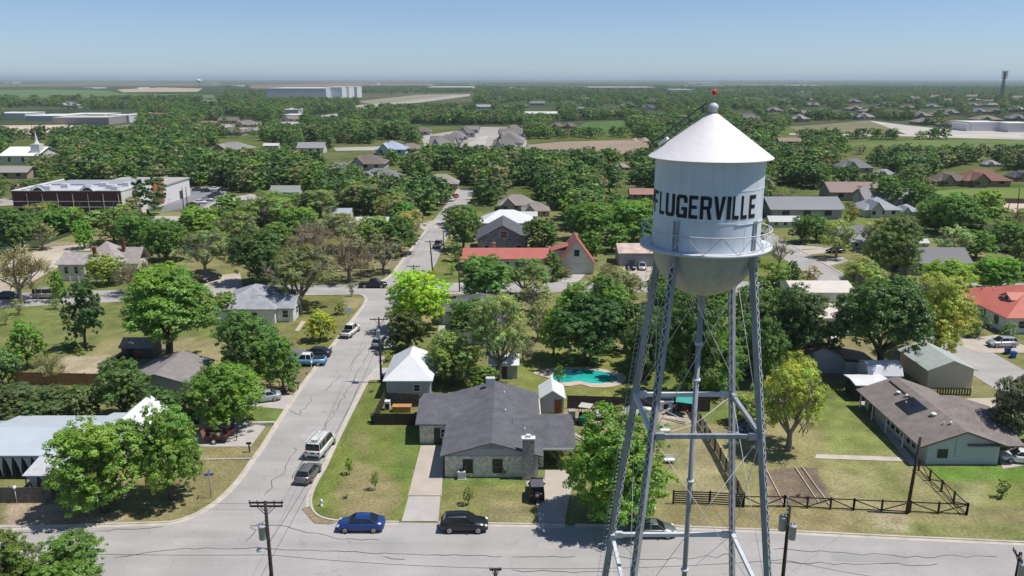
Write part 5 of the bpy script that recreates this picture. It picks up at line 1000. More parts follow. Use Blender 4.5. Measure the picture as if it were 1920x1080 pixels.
 (505,722,38,36,'bush',(0.14,0.19,0.04),"yellow green shrub beside the drive of the silver car"),
 (727,678,30,24,'bush',(0.18,0.22,0.03),"yellow green hedge plants behind the power pole"),
 (738,660,44,34,'bush',(0.075,0.13,0.035),"dark green shrub beside the parked light grey suv"),
 (1640,705,30,30,'bush',(0.07,0.12,0.03),"small green shrub left of the big oak's trunk"),
 (1480,650,30,26,'bush',(0.06,0.1,0.03),"dark shrub in shade beside the white two storey house"),
 (942,893,22,20,'bush',(0.025,0.035,0.02),"dark little shrub against the stone house front"),
 (1005,875,30,24,'bush',(0.09,0.08,0.06),"twiggy shrub in the recess beside the chimney"),
 (1045,868,60,50,'bare',(0.14,0.16,0.07),"twiggy bush in front of the dark carport"),
 (1838,772,14,12,'bush',(0.08,0.07,0.05),"small dark shrub on the pale gravel beside the beige garage"),
 (980,676,44,60,'sparse',(0.14,0.16,0.08),"thin tree behind the small white metal shed"),
 (1210,640,60,60,'oval',(0.09,0.16,0.03),"green tree left of the tower's rear left leg"),
 (1240,575,70,70,'wide',(0.085,0.155,0.032),"fresh green tree below the tower bowl, left side"),
 (1400,620,70,90,'wide',(0.075,0.13,0.032),"green tree below the tower bowl, right side"),
 (1400,800,80,66,'oval',(0.15,0.2,0.04),"light green shrub tree beside the dark blue car in the back yard"),
 (1420,780,50,70,'oval',(0.14,0.19,0.045),"pale green tree behind the tower's front right leg"),
 (230,700,22,20,'bush',(0.10,0.15,0.03),"low plants beside the old dark shed"),
 (1205,712,92,122,'wide',(0.055,0.10,0.03),"shady dark green tree right of the pool, left of the tower's rear left leg"),
 (1255,612,96,92,'wide',(0.08,0.14,0.033),"green tree below the tower bowl, left of the riser pipe"),
 (1338,606,92,90,'oval',(0.085,0.15,0.033),"green tree directly under the tower bowl"),
 (1392,690,84,110,'wide',(0.07,0.125,0.032),"green tree between the tower's two right legs"),
 (1455,630,84,96,'oval',(0.095,0.15,0.04),"light green tree right of the front right leg's upper end"),
 (1545,612,56,60,'sparse',(0.17,0.19,0.08),"thin pale tree left of the big dark oak's crown"),
 (1075,612,90,88,'oval',(0.10,0.165,0.035),"mid green tree behind the yellow green tree by the pool"),
 (1010,640,66,80,'sparse',(0.15,0.17,0.085),"thin grey green tree right of the tall airy tree"),
 (500,700,90,92,'wide',(0.07,0.125,0.033),"green tree left of the sky blue pickup"),
 (430,600,70,60,'oval',(0.10,0.16,0.035),"green tree left of the blue grey cottage roof"),
 (1172,660,86,100,'wide',(0.055,0.095,0.03),"dark shaded tree just right of the dense pool tree"),
 (1225,690,96,120,'wide',(0.06,0.105,0.03),"dark green tree behind the tower's rear left leg"),
 (1310,690,110,120,'wide',(0.085,0.15,0.032),"broad green tree behind the riser pipe"),
 (1370,730,80,100,'oval',(0.08,0.14,0.032),"green tree left of the tower's rear right leg"),
 (1265,660,90,90,'oval',(0.095,0.16,0.035),"green tree behind the thick leaning trunk tree"),
 (1415,660,100,120,'wide',(0.055,0.095,0.03),"dark tree right of the tower's rear right leg"),
 (1545,690,70,90,'wide',(0.05,0.085,0.03),"dark tree shading the white house's lower storey"),
 (880,640,90,84,'oval',(0.10,0.155,0.04),"green tree beside the dark grey hipped roof"),
 (1000,590,80,70,'sparse',(0.16,0.18,0.09),"pale thin tree above the tall airy grey green tree"),
 (905,740,70,60,'oval',(0.085,0.14,0.035),"green shrubby tree behind the ranch house's rear chimney"),
 (1460,500,58,60,'bare',(0.17,0.165,0.12),"grey twiggy tree left of the right side street's bend"),
 (1635,470,70,66,'sparse',(0.21,0.23,0.12),"whitish airy tree left of the big rounded dark tree"),
 (1735,432,62,56,'oval',(0.085,0.145,0.035),"green tree in front of the playing field's left end"),
 (1690,470,60,58,'wide',(0.075,0.13,0.035),"green tree behind the big rounded dark tree"),
 (1830,485,84,60,'wide',(0.085,0.145,0.035),"green tree right of the whitish blossoming tree"),
 (1890,470,84,60,'wide',(0.075,0.13,0.035),"green tree at right edge below the pale lamp posts"),
 (1905,430,50,44,'sparse',(0.15,0.17,0.08),"pale tree at right edge beside the pale field road"),
 (1592,420,44,44,'bush',(0.17,0.17,0.04),"olive yellow shrub tree right of the long grey roof"),
 (1468,400,62,54,'bare',(0.15,0.14,0.11),"bare dark twiggy tree before the long grey roof"),
 (1640,360,60,44,'wide',(0.06,0.10,0.033),"dark green tree above the pale brown roof"),
 (1525,352,76,50,'wide',(0.06,0.105,0.033),"dark green tree behind the long grey roof"),
 (1580,345,66,42,'wide',(0.055,0.095,0.033),"dark green tree right of the blue grey hipped roof"),
 (450,470,104,86,'sparse',(0.15,0.175,0.07),"airy light green tree above the pale grey olive one"),
 (500,430,110,86,'sparse',(0.155,0.18,0.075),"airy light green tree left of the light blue roof"),
 (560,455,100,78,'oval',(0.11,0.165,0.045),"light green tree behind the bare brown trees"),
 (430,420,84,66,'oval',(0.10,0.165,0.04),"green tree right of the bright green tree by the annex"),
 (590,480,96,76,'bare',(0.16,0.15,0.115),"bare grey tree between the airy green trees and olive forked tree"),
 (640,470,110,84,'sparse',(0.155,0.175,0.08),"airy pale tree above the bare brown twiggy tree"),
 (700,470,92,74,'oval',(0.12,0.165,0.05),"light green tree above the thin grey olive tree"),
 (600,410,96,66,'sparse',(0.14,0.17,0.07),"airy green tree left of the light blue roof's end"),
 (680,400,90,66,'sparse',(0.15,0.17,0.08),"airy green tree right of the light blue roof"),
 (745,420,80,66,'sparse',(0.16,0.175,0.09),"airy pale tree left of the white roofed house by the street"),
 (540,412,80,56,'oval',(0.11,0.17,0.04),"green tree below the grey green roof"),
 (520,470,86,60,'oval',(0.085,0.145,0.038),"green tree above the dark green tree at the cross street"),
 (770,392,70,58,'oval',(0.10,0.16,0.04),"green tree left of the narrow street's far end"),
 (1700,560,50,46,'sparse',(0.2,0.22,0.09),"whitish airy tree beside the big oak's top"),
]
for q in HAND:
    if q[4] != 'skip': tree(*q[:7], cat="shrub" if q[4] == 'bush' else "tree")
# ---- the woods between: individual trees down to about 300, the rest one mass
# things that must stay in view: (x0, y0, x1, y1, ground line of the thing)
KEEP = [(30,350,345,396,412),(405,535,560,605,600),(0,548,120,572,572),(370,508,455,540,540),(1455,455,1590,545,545),(1555,462,1580,480,480),(1785,520,1925,600,600),(830,550,900,645,640),(1510,528,1590,640,640),(630,520,735,560,560),(420,478,800,500,499),(20,262,105,306,306),(796,320,862,350,348),(700,262,770,290,288),(795,238,985,292,290),(985,262,1210,288,289),(780,408,850,560,560),(845,358,895,400,400),(890,440,1012,500,498),(900,405,990,470,468),(1040,440,1112,510,508),(1155,455,1230,505,503),
 (1440,395,1600,560,545),(1430,350,1565,404,402),(1545,346,1705,402,400),(1540,400,1580,425,424),(1485,402,1512,425,424),(1735,354,1925,376,378),(1745,318,1880,348,346),(1570,296,1632,322,320),(1635,312,1675,330,330),(1480,226,1725,251,252),(1800,228,1925,262,262),(1590,262,1925,277,278),
 (0,205,262,256,256),(0,164,420,185,185),(340,352,430,390,392),(420,360,495,390,390),(0,370,35,390,390),(110,455,250,530,528),(0,440,42,460,458),(510,348,566,370,368),(470,364,512,385,384),(615,390,660,408,406),(670,408,725,430,428),(400,265,500,286,285),(560,274,610,290,288),(498,160,672,190,190),(670,176,890,205,205),
 (500,270,520,275,276),(1085,226,1180,246,247),(985,204,1045,218,217),(1035,228,1082,244,243),(940,352,1012,384,402),(1150,352,1232,372,372),(296,404,345,420,420),(0,316,62,334,332),(28,336,58,358,356),(102,330,136,352,350),(1860,380,1925,403,403),(320,535,800,560,560),(1000,525,1240,552,552),(685,320,750,330,330),(625,272,740,283,283),(1640,415,1700,440,440),(1700,445,1740,465,464),(1690,480,1800,505,503),(1455,258,1500,270,270),(1795,222,1820,232,232),(590,395,625,420,418),(955,395,1010,412,410)]
KEEP += [(q[0]-q[2]/2, q[1]-q[2]*.40, q[0]+q[2]/2, q[1], q[1], .08 if 'half hidden' in q[6] else .20) for q in FH]
def footprints():
    fp = []
    for o in col.objects:
        if o.parent is None and o.type == 'EMPTY' and o.get("category") in ("house","garage","shed","hall","building","church","carport","two_storey_house"):
            xs = []; ys = []
            for c in o.children:
                if c.type == 'MESH':
                    for v in c.bound_box: xs.append(o.location.x+v[0]); ys.append(o.location.y+v[1])
            fp.append((min(xs)-1.5, max(xs)+1.5, min(ys)-1.5, max(ys)+1.5))
    return fp
FOOT = footprints()
def free(bx, by, w, h):
    p = P(bx, by)
    for x0, x1, y0, y1 in FOOT:
        if x0 < p.x < x1 and y0 < p.y < y1: return False
    for x0, y0, x1, y1, g, *fc in KEEP:
        if by > y0-2 and bx+w/2 > x0 and bx-w/2 < x1 and by-h < y0+(fc[0] if fc else .6 if y0 < 300 else .45 if y0 < 400 else .38)*(y1-y0) and (by > g-3 or (x0 < bx < x1 and y0 < by < y1)):
            if by > g and by-h > g-1: continue
            return False
    return True
def scatter():
    """tree positions over the ground from the near blocks to the far woods, as (pixel base, size, kind, colour)"""
    g = np.random.default_rng(23); pal = [(MID,'wide',5),(DK,'wide',4),((0.065,0.115,0.033),'oval',5),((0.11,0.165,0.04),'oval',3),(BR,'oval',1.4),(OL,'sparse',3.6),(GO,'sparse',3.2),(BN,'bare',2.2),((0.055,0.095,0.034),'wide',4),((0.085,0.125,0.045),'wide',3)]
    pw = np.array([p[2] for p in pal]); pw = pw/pw.sum(); near, far = [], []
    D = 150.0
    while D < 4200:
        step = 5.6 if D < 420 else 7.0 if D < 900 else 11 if D < 1800 else 18; half = D*0.66+20
        for x in np.arange(-half, half, step):
            X, Y = x+g.uniform(-.45,.45)*step, D+g.uniform(-.5,.5)*step; bx, by = npx(X, Y); bx, by = float(bx), float(by)
            if not -60 < bx < 1980: continue
            size = g.uniform(7.5, 13.5) if D < 900 else g.uniform(8,13.5); ht = size*g.uniform(.68, .98); m = mpp(Vector((X,Y,0))); w, h = size/m, ht*.95/m
            if by > 565 or (by > 436 and any(abs(bx-q[0]) < (w+q[2])*.36 and abs(by-q[1]) < 26 for q in TREES)): continue
            if by > 436 and g.random() < .25: continue
            # leave clearings: fewer trees in the built-up parts and the plain beyond the town
            n = float(fbm(np.array([X]), np.array([Y]), 60 if D < 900 else 220, 5, 3)[0])
            built = (bx > 1360 and 178 < by < 232) or (bx > 960 and bx < 1350 and 185 < by < 235)
            if n < (.20 if D < 900 else .33) and g.random() < .75: continue
            if built and g.random() < .2: continue
            if by < 178 and (n < .5 or g.random() < .35): continue
            if by < 205 and bx < 420 and n < .45: continue
            if 190 < by < 222 and 640 < bx < 1000 and g.random() < .25: continue
            if any(in_poly(np.array([bx]), np.array([by+0.0]), pl)[0] for pl in NOGO): continue
            if not free(bx, by, w, h): continue
            c, k, _ = pal[g.choice(len(pal), p=pw)]; c = tuple(v*g.uniform(1.05, 1.45) for v in c); (near if D < 520 else far).append((bx, by, w, h, k, c, X, Y, size, ht))
        D += step*(.95 if D < 900 else 1.0)
    return near, far
NOGO = [[(975,262),(1210,258),(1235,276),(1205,290),(1060,296),(985,290)],[(1080,226),(1175,224),(1180,242),(1120,250),(1070,250)],[(1470,236),(1560,230),(1630,224),(1700,232),(1780,240),(1940,244),(1940,264),(1480,254)],[(1570,264),(1940,260),(1940,278),(1590,278)],[(1735,352),(1940,350),(1940,376),(1735,378)],[(-60,230),(190,226),(260,222),(270,236),(190,242),(120,258),(-60,258)],[(-150,165),(420,160),(425,186),(-150,187)],[(420,238),(560,219),(690,203),(695,214),(560,234),(440,252)],[(660,180),(890,173),(890,186),(680,208)],[(785,234),(985,234),(992,294),(785,296)],[(858,250),(920,250),(905,296),(860,296)],[(620,270),(742,270),(742,285),(620,285)],[(498,180),(680,180),(680,192),(498,192)],[(690,560),(770,470),(800,425),(850,355),(900,355),(850,432),(820,500),(760,600),(620,700),(600,660)],[(1430,440),(1480,440),(1590,515),(1590,560),(1540,560)],[(-50,526),(2000,522),(2000,570),(-50,600)],[(560,556),(700,556),(640,640),(560,640)],[(880,500),(1120,490),(1230,500),(1230,530),(880,530)],[(0,500),(110,455),(150,470),(60,560),(0,560)]]
NEAR, FARW = scatter(); print('bands', [(lo, sum(lo <= q[1] < lo+40 for q in NEAR)) for lo in range(200, 560, 40)])
NEAR.sort(key=lambda q: -q[1])
cap = 296-len([1 for h in HAND if h[4] != 'skip'])
EXTRA = NEAR[cap:]; NEAR = NEAR[:cap]
def zone_of(bx, by):
    for x0, y0, x1, y1, ph in ZONE_NAMES:
        if x0 <= bx < x1 and y0 <= by < y1: return ph
    return "in the far woods"
ZONE_NAMES = [(-99,395,420,999,"behind the victorian house"),(420,395,640,999,"behind the olive forked tree"),(640,395,800,999,"left of the narrow street"),(800,395,1000,999,"around the grey stone house"),(1000,395,1240,999,"behind the red gabled garage"),(1240,395,1440,999,"behind the water tower"),(1440,395,1700,999,"along the right side street"),(1700,395,2100,999,"below the playing field"),
 (-99,300,330,395,"around the brick building"),(330,300,520,395,"around the car park"),(520,300,690,395,"in the middle left woods"),(690,300,860,395,"at the narrow street's far end"),(860,300,1050,395,"below the bare brown field"),(1050,300,1250,395,"left of the tower tank"),(1250,300,1440,395,"hidden behind the tower tank"),(1440,300,1650,395,"behind the long grey roofs"),(1650,300,2100,395,"above the playing field")]
def shade_word(c, k):
    if k == 'bare': return "bare brown"
    if k == 'sparse': return "thin grey green"
    l = c[1]; return "bright green" if l > .19 else "light green" if l > .155 else "mid green" if l > .12 else "green" if l > .1 else "dark green"
ORD = ["first","second","third","fourth","fifth","sixth","seventh","eighth","ninth","tenth","eleventh","twelfth","thirteenth","fourteenth","fifteenth","sixteenth","seventeenth","eighteenth","nineteenth","twentieth"]
def plant_near():
    fam = {}
    for q in NEAR: fam.setdefault((zone_of(q[0], q[1]), shade_word(q[5], q[4])), []).append(q)
    for (zn, sw), qs in fam.items():
        qs.sort(key=lambda q: q[0])
        for i, q in enumerate(qs):
            lab = f"only {sw} tree {zn}" if len(qs) == 1 else f"{ORD[min(i,19)]} from left of the {sw} trees {zn}"
            tree(q[0], q[1], q[2], q[3], q[4], q[5], lab, group=f"trees {zn}", det='mid' if q[2] > 30 else 'lo')
plant_near()
def far_woods():
    """the woods beyond, far too many to count: one object that places small trees on points"""
    src = bpy.data.collections.new("far_tree_shapes")
    for i, (k, n) in enumerate([('wide',1500),('oval',1500),('wide',1500),('oval',1500),('sparse',1100),('wide',1500)]):
        V, F, T = crown_arrays(900+i, k, n, .072, 30); limbs, tips = skeleton(random.Random(i), 'wide'); b = MB()
        for pts, rs in limbs[:1]: b.tube(pts, list(rs), 4, cap=False)
        tv, tf = np.array(b.v), np.array(b.f); me = leaf_mesh("far_tree_shape", np.concatenate([V, tv]), np.concatenate([F, tf+len(V)]), np.concatenate([T, np.tile([[.8,.55,.7]], (len(tf),1))]), FARLEAF)
        src.objects.link(bpy.data.objects.new("far_tree_shape", me))
    pts = [(q[6], q[7], -0.1, q[8], q[9]) for q in EXTRA+FARW]; A = np.array(pts)
    me = bpy.data.meshes.new("distant_woods"); me.vertices.add(len(A)); me.vertices.foreach_set("co", A[:,:3].astype(np.float32).ravel())
    sc_ = me.attributes.new("size", 'FLOAT_VECTOR', 'POINT'); sc_.data.foreach_set("vector", np.stack([A[:,3], A[:,3], A[:,4]], 1).astype(np.float32).ravel())
    g = np.random.default_rng(5); ro = me.attributes.new("turn", 'FLOAT_VECTOR', 'POINT'); ro.data.foreach_set("vector", np.stack([np.zeros(len(A)), np.zeros(len(A)), g.uniform(0,6.28,len(A))], 1).astype(np.float32).ravel())
    o = bpy.data.objects.new("distant_woods", me); col.objects.link(o); tag(o, "dense dark woods stretching over the plain towards the horizon", "woods", kind="stuff")
    ng = bpy.data.node_groups.new("place_trees", 'GeometryNodeTree'); ng.interface.new_socket("Geometry", in_out='INPUT', socket_type='NodeSocketGeometry'); ng.interface.new_socket("Geometry", in_out='OUTPUT', socket_type='NodeSocketGeometry')
    N, L = ng.nodes, ng.links; gi, go = N.new("NodeGroupInput"), N.new("NodeGroupOutput"); ci = N.new("GeometryNodeCollectionInfo"); ci.inputs[0].default_value = src; ci.inputs[1].default_value = True; ci.inputs[2].default_value = True
    ip = N.new("GeometryNodeInstanceOnPoints"); ip.inputs["Pick Instance"].default_value = True; s_ = N.new("GeometryNodeInputNamedAttribute"); s_.data_type = 'FLOAT_VECTOR'; s_.inputs[0].default_value = "size"; t_ = N.new("GeometryNodeInputNamedAttribute"); t_.data_type = 'FLOAT_VECTOR'; t_.inputs[0].default_value = "turn"
    L.new(gi.outputs[0], ip.inputs["Points"]); L.new(ci.outputs[0], ip.inputs["Instance"]); L.new(s_.outputs[0], ip.inputs["Scale"]); L.new(t_.outputs[0], ip.inputs["Rotation"]); L.new(ip.outputs[0], go.inputs[0])
    md = o.modifiers.new("trees", 'NODES'); md.node_group = ng; print("far trees", len(A), "near", len(NEAR), "hand", len(HAND))
far_woods()
# ================================================================== vehicles
def paint(name, c, rough=0.28, metal=0.0): return mat("paint_"+name, c, rough=rough, metal=metal, var=0.03, scale=1, spec=0.6)
CGLASS = glass_mat("car_glass", (0.015, 0.018, 0.022)); TYRE = mat("tyre_rubber", (0.018,0.018,0.018), rough=0.9); RIM = mat("wheel_rim", (0.5,0.5,0.52), rough=0.35, metal=0.6); BLACKP = mat("black_plastic", (0.02,0.02,0.022), rough=0.6); TAIL = mat("tail_lamp_red", (0.35,0.012,0.012), rough=0.25); HEADL = mat("head_lamp", (0.7,0.72,0.75), rough=0.15)
# stations: (x, belt height, half width, floor height); cabin: (x, top height) from rear to front over the glass
CARS = {
 'sedan': dict(L=4.6, st=[(-2.3,.80,.74,.42),(-2.15,.98,.84,.25),(-1.6,1.02,.89,.2),(-.6,.98,.90,.2),(.75,.95,.90,.2),(1.5,.86,.88,.2),(2.05,.74,.82,.24),(2.3,.58,.70,.36)], cab=[(-1.75,1.0),(-.95,1.42),(.05,1.46),(.45,1.42),(1.25,.95)], wx=(-1.38,1.40), wr=.33),
 'suv': dict(L=4.65, st=[(-2.3,.85,.76,.45),(-2.2,1.08,.86,.28),(-1.5,1.10,.91,.26),(-.5,1.06,.92,.26),(.85,1.04,.92,.26),(1.6,.98,.89,.26),(2.15,.86,.83,.3),(2.32,.68,.72,.4)], cab=[(-2.12,1.08),(-1.78,1.60),(-.2,1.70),(.35,1.64),(1.2,1.04)], wx=(-1.38,1.42), wr=.37),
 'hatch': dict(L=4.2, st=[(-2.1,.8,.74,.42),(-2.0,1.0,.84,.25),(-1.3,1.02,.88,.22),(-.4,.98,.89,.22),(.75,.95,.88,.22),(1.4,.88,.86,.22),(1.95,.74,.80,.26),(2.1,.6,.7,.36)], cab=[(-1.95,1.0),(-1.45,1.40),(-.1,1.50),(.35,1.45),(1.15,.95)], wx=(-1.25,1.28), wr=.33),
 'pickup': dict(L=5.7, st=[(-2.85,.98,.88,.5),(-2.75,1.10,.95,.42),(-.75,1.10,.97,.36),(.85,1.14,.97,.34),(1.8,1.12,.95,.34),(2.65,1.02,.90,.38),(2.85,.82,.84,.45)], cab=[(-.78,1.1),(-.62,1.82),(.55,1.88),(.75,1.84),(1.45,1.14)], wx=(-1.75,1.85), wr=.40),
 'van': dict(L=5.5, st=[(-2.75,1.0,.92,.5),(-2.7,1.22,.98,.36),(-1,1.22,1.0,.34),(1.2,1.20,1.0,.34),(1.9,1.12,.97,.34),(2.55,.98,.92,.38),(2.75,.8,.85,.46)], cab=[(-2.68,1.2),(-2.6,2.02),(.7,2.06),(1.1,2.0),(1.75,1.15)], wx=(-1.6,1.75), wr=.37),
 'jeep': dict(L=4.0, st=[(-1.85,.95,.72,.5),(-1.8,1.12,.78,.42),(-.3,1.12,.78,.4),(.5,1.12,.76,.4),(1.6,1.08,.66,.42),(1.75,.95,.62,.5)], cab=[(-1.78,1.1),(-1.7,1.80),(.2,1.84),(.38,1.80),(.55,1.12)], wx=(-1.2,1.25), wr=.40)}
def car_part_meshes(kind, pm, two=None):
    K = CARS[kind]; out = []; cyl = []
    b = MB(); st = K['st']; vs = []; fs = []; n = 8
    for x, zb, w, zf in st: vs += [(x,-w*.86,zf),(x,-w,zf+.18),(x,-w,zb-.16),(x,-w*.92,zb),(x,w*.92,zb),(x,w,zb-.16),(x,w,zf+.18),(x,w*.86,zf)]
    for i in range(len(st)-1):
        for k in range(n): fs.append((i*n+k, i*n+(k+1)%n, (i+1)*n+(k+1)%n, (i+1)*n+k))
    fs += [tuple(range(n)), tuple((len(st)-1)*n+k for k in range(n))[::-1]]; b.add(vs, fs, True); out.append(("body", b, pm))
    if kind == 'pickup': b2 = MB(); b2.box(-2.66,-.86,-.78,.78,1.085,1.115); out.append(("cargo_bed", b2, BLACKP))
    # cabin: glass all round, roof skin and pillars on top
    cab = K['cab']; wb = st[2][2]*.90; wt = wb*.80 if kind not in ('van','jeep') else wb*.9; z0 = lambda x: np.interp(x, [s[0] for s in st], [s[1] for s in st])-.03
    b = MB(); base = [(cab[0][0], z0(cab[0][0])), (cab[-1][0], z0(cab[-1][0]))]; top = cab[1:-1]
    poly = [base[0]]+top+[base[1]]; wid = [wb]+[wt]*len(top)+[wb]; m = len(poly)
    vs = [(p[0], -w, p[1]) for p, w in zip(poly, wid)]+[(p[0], w, p[1]) for p, w in zip(poly, wid)]
    b.add(vs, [tuple(range(m))[::-1], tuple(range(m, 2*m))]+[(i, i+1, i+1+m, i+m) for i in range(m-1)]); out.append(("glasshouse", b, CGLASS))
    b = MB(); vs = []
    for p in top: vs += [(p[0],-wt-.012,p[1]-.05),(p[0],-wt*.9,p[1]+.025),(p[0],wt*.9,p[1]+.025),(p[0],wt+.012,p[1]-.05)]
    fs = [(i*4+k, i*4+k+1, (i+1)*4+k+1, (i+1)*4+k) for i in range(len(top)-1) for k in range(3)]; b.add(vs, fs, True)
    ends = [(poly[0],poly[1]),(poly[-1],poly[-2])]; xm = (top[0][0]+top[-1][0])/2
    for s in (-1, 1):
        for p, q in ends: b.bar((p[0], s*wb, p[1]), (q[0], s*(wt+.005), q[1]), .07, .05)
        b.bar((xm, s*wb, z0(xm)), (xm, s*(wt+.01), top[len(top)//2][1]-.03), .09, .04)
        if kind in ('van','suv'): xr = top[0][0]+.55; b.bar((xr, s*wb, z0(xr)), (xr, s*(wt+.01), top[0][1]), .12, .04)
    out.append(("roof", b, two or pm))
    b = MB(); xr, xf = st[0][0], st[-1][0]; b.box(xr-.05, xr+.08, -.72, .72, .40, .58); b.box(xf-.08, xf+.05, -.66, .66, .34, .50); out.append(("bumper", b, BLACKP if kind in ('suv','jeep','van','pickup') else pm))
    return out
CARMESH = {}
def car(px, kind, colour, heading, label, group=None, cat="car", two=None, name=None, extra=None, lift=0.045, det=True, xy=None):
    p = Vector((xy[0], xy[1], 0)) if xy else P(*px); t = empty(name or {'pickup':'pickup_truck','van':'parked_van','suv':'parked_suv','jeep':'parked_suv'}.get(kind,'parked_car'), (p.x, p.y, lift), R(heading), label, cat, group or "vehicles parked about the streets")
    K = CARS[kind]; key = (kind, colour.name, two.name if two else '')
    if key not in CARMESH:
        CARMESH[key] = []
        for nm, b, m in car_part_meshes(kind, colour, two): o = b.build(nm, m, t); CARMESH[key].append((nm, o.data))
    else:
        for nm, d in CARMESH[key]: o = bpy.data.objects.new(nm, d); col.objects.link(o); o.parent = t
    w = max(s[2] for s in K['st']); r = K['wr']
    if 'wheel'+kind not in CARMESH:
        b = MB(); b.lathe([(r*.6,-.11),(r*.97,-.11),(r,-.07),(r,.07),(r*.97,.11),(r*.6,.11)], 20, cap=True); o = b.build("wheel", TYRE); bpy.data.objects.remove(o); w1 = bpy.data.meshes["wheel"] if False else o if False else None
        b1 = MB(); b1.lathe([(r*.6,-.11),(r*.97,-.11),(r,-.07),(r,.07),(r*.97,.11),(r*.6,.11)], 20); o1 = b1.build("wheel", TYRE); b2 = MB(); b2.lathe([(.02,.10),(r*.2,.125),(r*.3,.105),(r*.62,.125),(r*.64,.09)], 14, cap=False); o2 = b2.build("rim", RIM)
        CARMESH['wheel'+kind] = (o1.data, o2.data); bpy.data.objects.remove(o1); bpy.data.objects.remove(o2)
    for x in K['wx']:
        for s in (-1, 1):
            o = bpy.data.objects.new("wheel", CARMESH['wheel'+kind][0]); col.objects.link(o); o.parent = t; o.location = (x, s*(w-.10), r); o.rotation_euler = (-s*math.pi/2, 0, 0)
            q = bpy.data.objects.new("rim", CARMESH['wheel'+kind][1]); col.objects.link(q); q.parent = o
    if det:
        xr, xf = K['st'][1][0], K['st'][-2][0]; zr = K['st'][1][1]
        for s in (-1, 1):
            b = MB(); b.cbox((xr-.03, s*w*.74, zr-.22), (.16, .26, .18)); b.build("tail_lamp", TAIL, t); b = MB(); b.cbox((xf+.05, s*w*.72, K['st'][-2][1]-.06), (.24, .30, .12), ry=R(18)); b.build("headlamp", HEADL, t)
            xm = K['cab'][-1][0]-.35; b = MB(); b.cbox((xm, s*(w+.06), np.interp(xm,[q[0] for q in K['st']],[q[1] for q in K['st']])+.05), (.12,.18,.14)); b.build("wing_mirror", colour, t)
    if extra: extra(t)
    return t
pB = paint("deep_blue", (0.012,0.05,0.20)); pK = paint("black", (0.012,0.013,0.016)); pG = paint("grey_green", (0.17,0.19,0.185), metal=.3); pS = paint("silver", (0.45,0.46,0.47), metal=.3); pW = paint("white", (0.72,0.72,0.71)); pD = paint("dark_grey", (0.075,0.08,0.085), metal=.3); pM = paint("mid_grey", (0.20,0.205,0.21), metal=.4)
pC = paint("sky_blue", (0.12,0.34,0.58)); pN = paint("navy", (0.025,0.03,0.055)); pT = paint("faded_tan", (0.23,0.175,0.145), rough=.5); pR = paint("red", (0.35,0.03,0.03)); pGold = paint("champagne", (0.42,0.40,0.36), metal=.3); pDB = paint("dark_blue", (0.03,0.045,0.09))
def rails(t):
    for s in (-1, 1):
        b = MB(); b.tube([(-1.5,s*.66,1.63),(-1.3,s*.67,1.72),(.1,s*.67,1.74),(.3,s*.66,1.67)], .025, 5); b.build("roof_rail", RIM, t)
def roofrack(t):
    b = MB()
    for s in (-1, -.33, .33, 1): b.bar((-2.5,s*.8,2.22),(.6,s*.8,2.22), .05)
    for i in range(7): x = -2.5+i*.51; b.bar((x,-.85,2.24),(x,.85,2.24), .05); b.bar((x,-.8,2.05),(x,-.8,2.22), .04); b.bar((x,.8,2.05),(x,.8,2.22), .04)
    b.build("roof_rack", TRIM, t); b = MB(); b.box(-2.3,-1.2,-.5,.3,2.27,2.42); b.build("rack_load", mat("rack_box",(.6,.6,.58)), t)
    b = MB(); b.box(-2.80,-2.74,-.75,-.06,1.28,1.85); b.build("rear_window", CGLASS, t); b = MB(); b.box(-2.80,-2.74,.06,.75,1.28,1.85); b.build("rear_window", CGLASS, t)
    b = MB(); b.box(-2.79,-2.765,-.25,.25,.85,1.0); b.build("number_plate", BLACKP, t)
def spare(t):
    b = MB(); b.lathe([(.12,-.1),(.37,-.1),(.39,0),(.37,.1),(.12,.1)], 18); o = b.build("spare_wheel", TYRE, t); o.location = (-2.0,.0,1.0); o.rotation_euler = (0, -math.pi/2, 0)
    b = MB(); b.lathe([(.02,.12),(.2,.115),(.22,.08)], 14, cap=False); q = b.build("rim", RIM, o)
    b = MB(); b.box(-1.75,-.1,-.66,.66,1.82,1.86); b.build("soft_top", mat("grey_soft_top",(.10,.10,.12),rough=.9), t); b = MB(); b.box(-1.86,-1.82,-.55,.55,1.3,1.7); b.build("rear_window", CGLASS, t)
car((677,992),'sedan',pB,180,"bright deep blue sedan parked at the kerb by the corner lawn")
car((870,993),'suv',pK,0,"black suv with silver roof rails parked at the kerb before the stone front house", cat="suv", extra=rails)
car((1222,1003),'sedan',pG,0,"grey green sedan parked in tree shade behind the tower's front left leg")
car((579,895),'hatch',pM,82,"grey hatchback parked behind the white roof rack van")
car((603,845),'van',pW,82,"white van with loaded roof rack parked on the narrow street", cat="van", extra=roofrack)
car((1006,928),'jeep',pK,90,"boxy black soft top four by four with rear spare wheel on the drive", cat="suv", extra=spare)
car((657,627),'pickup',pW,80,"white pickup with dark bed cover parked on the far left kerb", cat="pickup truck")
car((714,648),'suv',pS,80,"light grey suv parked behind the utility pole", cat="suv")
car((700,539),'pickup',pK,0,"black pickup truck crossing the junction", cat="pickup truck")
car((594,668),'sedan',pN,178,"dark navy car parked beside the sky blue pickup")
car((577,684),'pickup',pC,182,"sky blue vintage pickup with white cab roof", cat="pickup truck", two=pW)
car((495,752),'sedan',pS,200,"silver car half hidden under trees beside the narrow street")
car((392,806),'pickup',pT,0,"faded tan pickup truck on the left concrete drive", cat="pickup truck")
car((14,560),'sedan',pN,0,"dark navy car under the bare pale tree at left end of the cross street")
car((91,559),'van',pGold,0,"champagne minivan parked on the left end of the cross street", cat="van")
car((1878,650),'suv',pS,182,"silver suv on the pale drive below the coral roofed house", cat="suv")
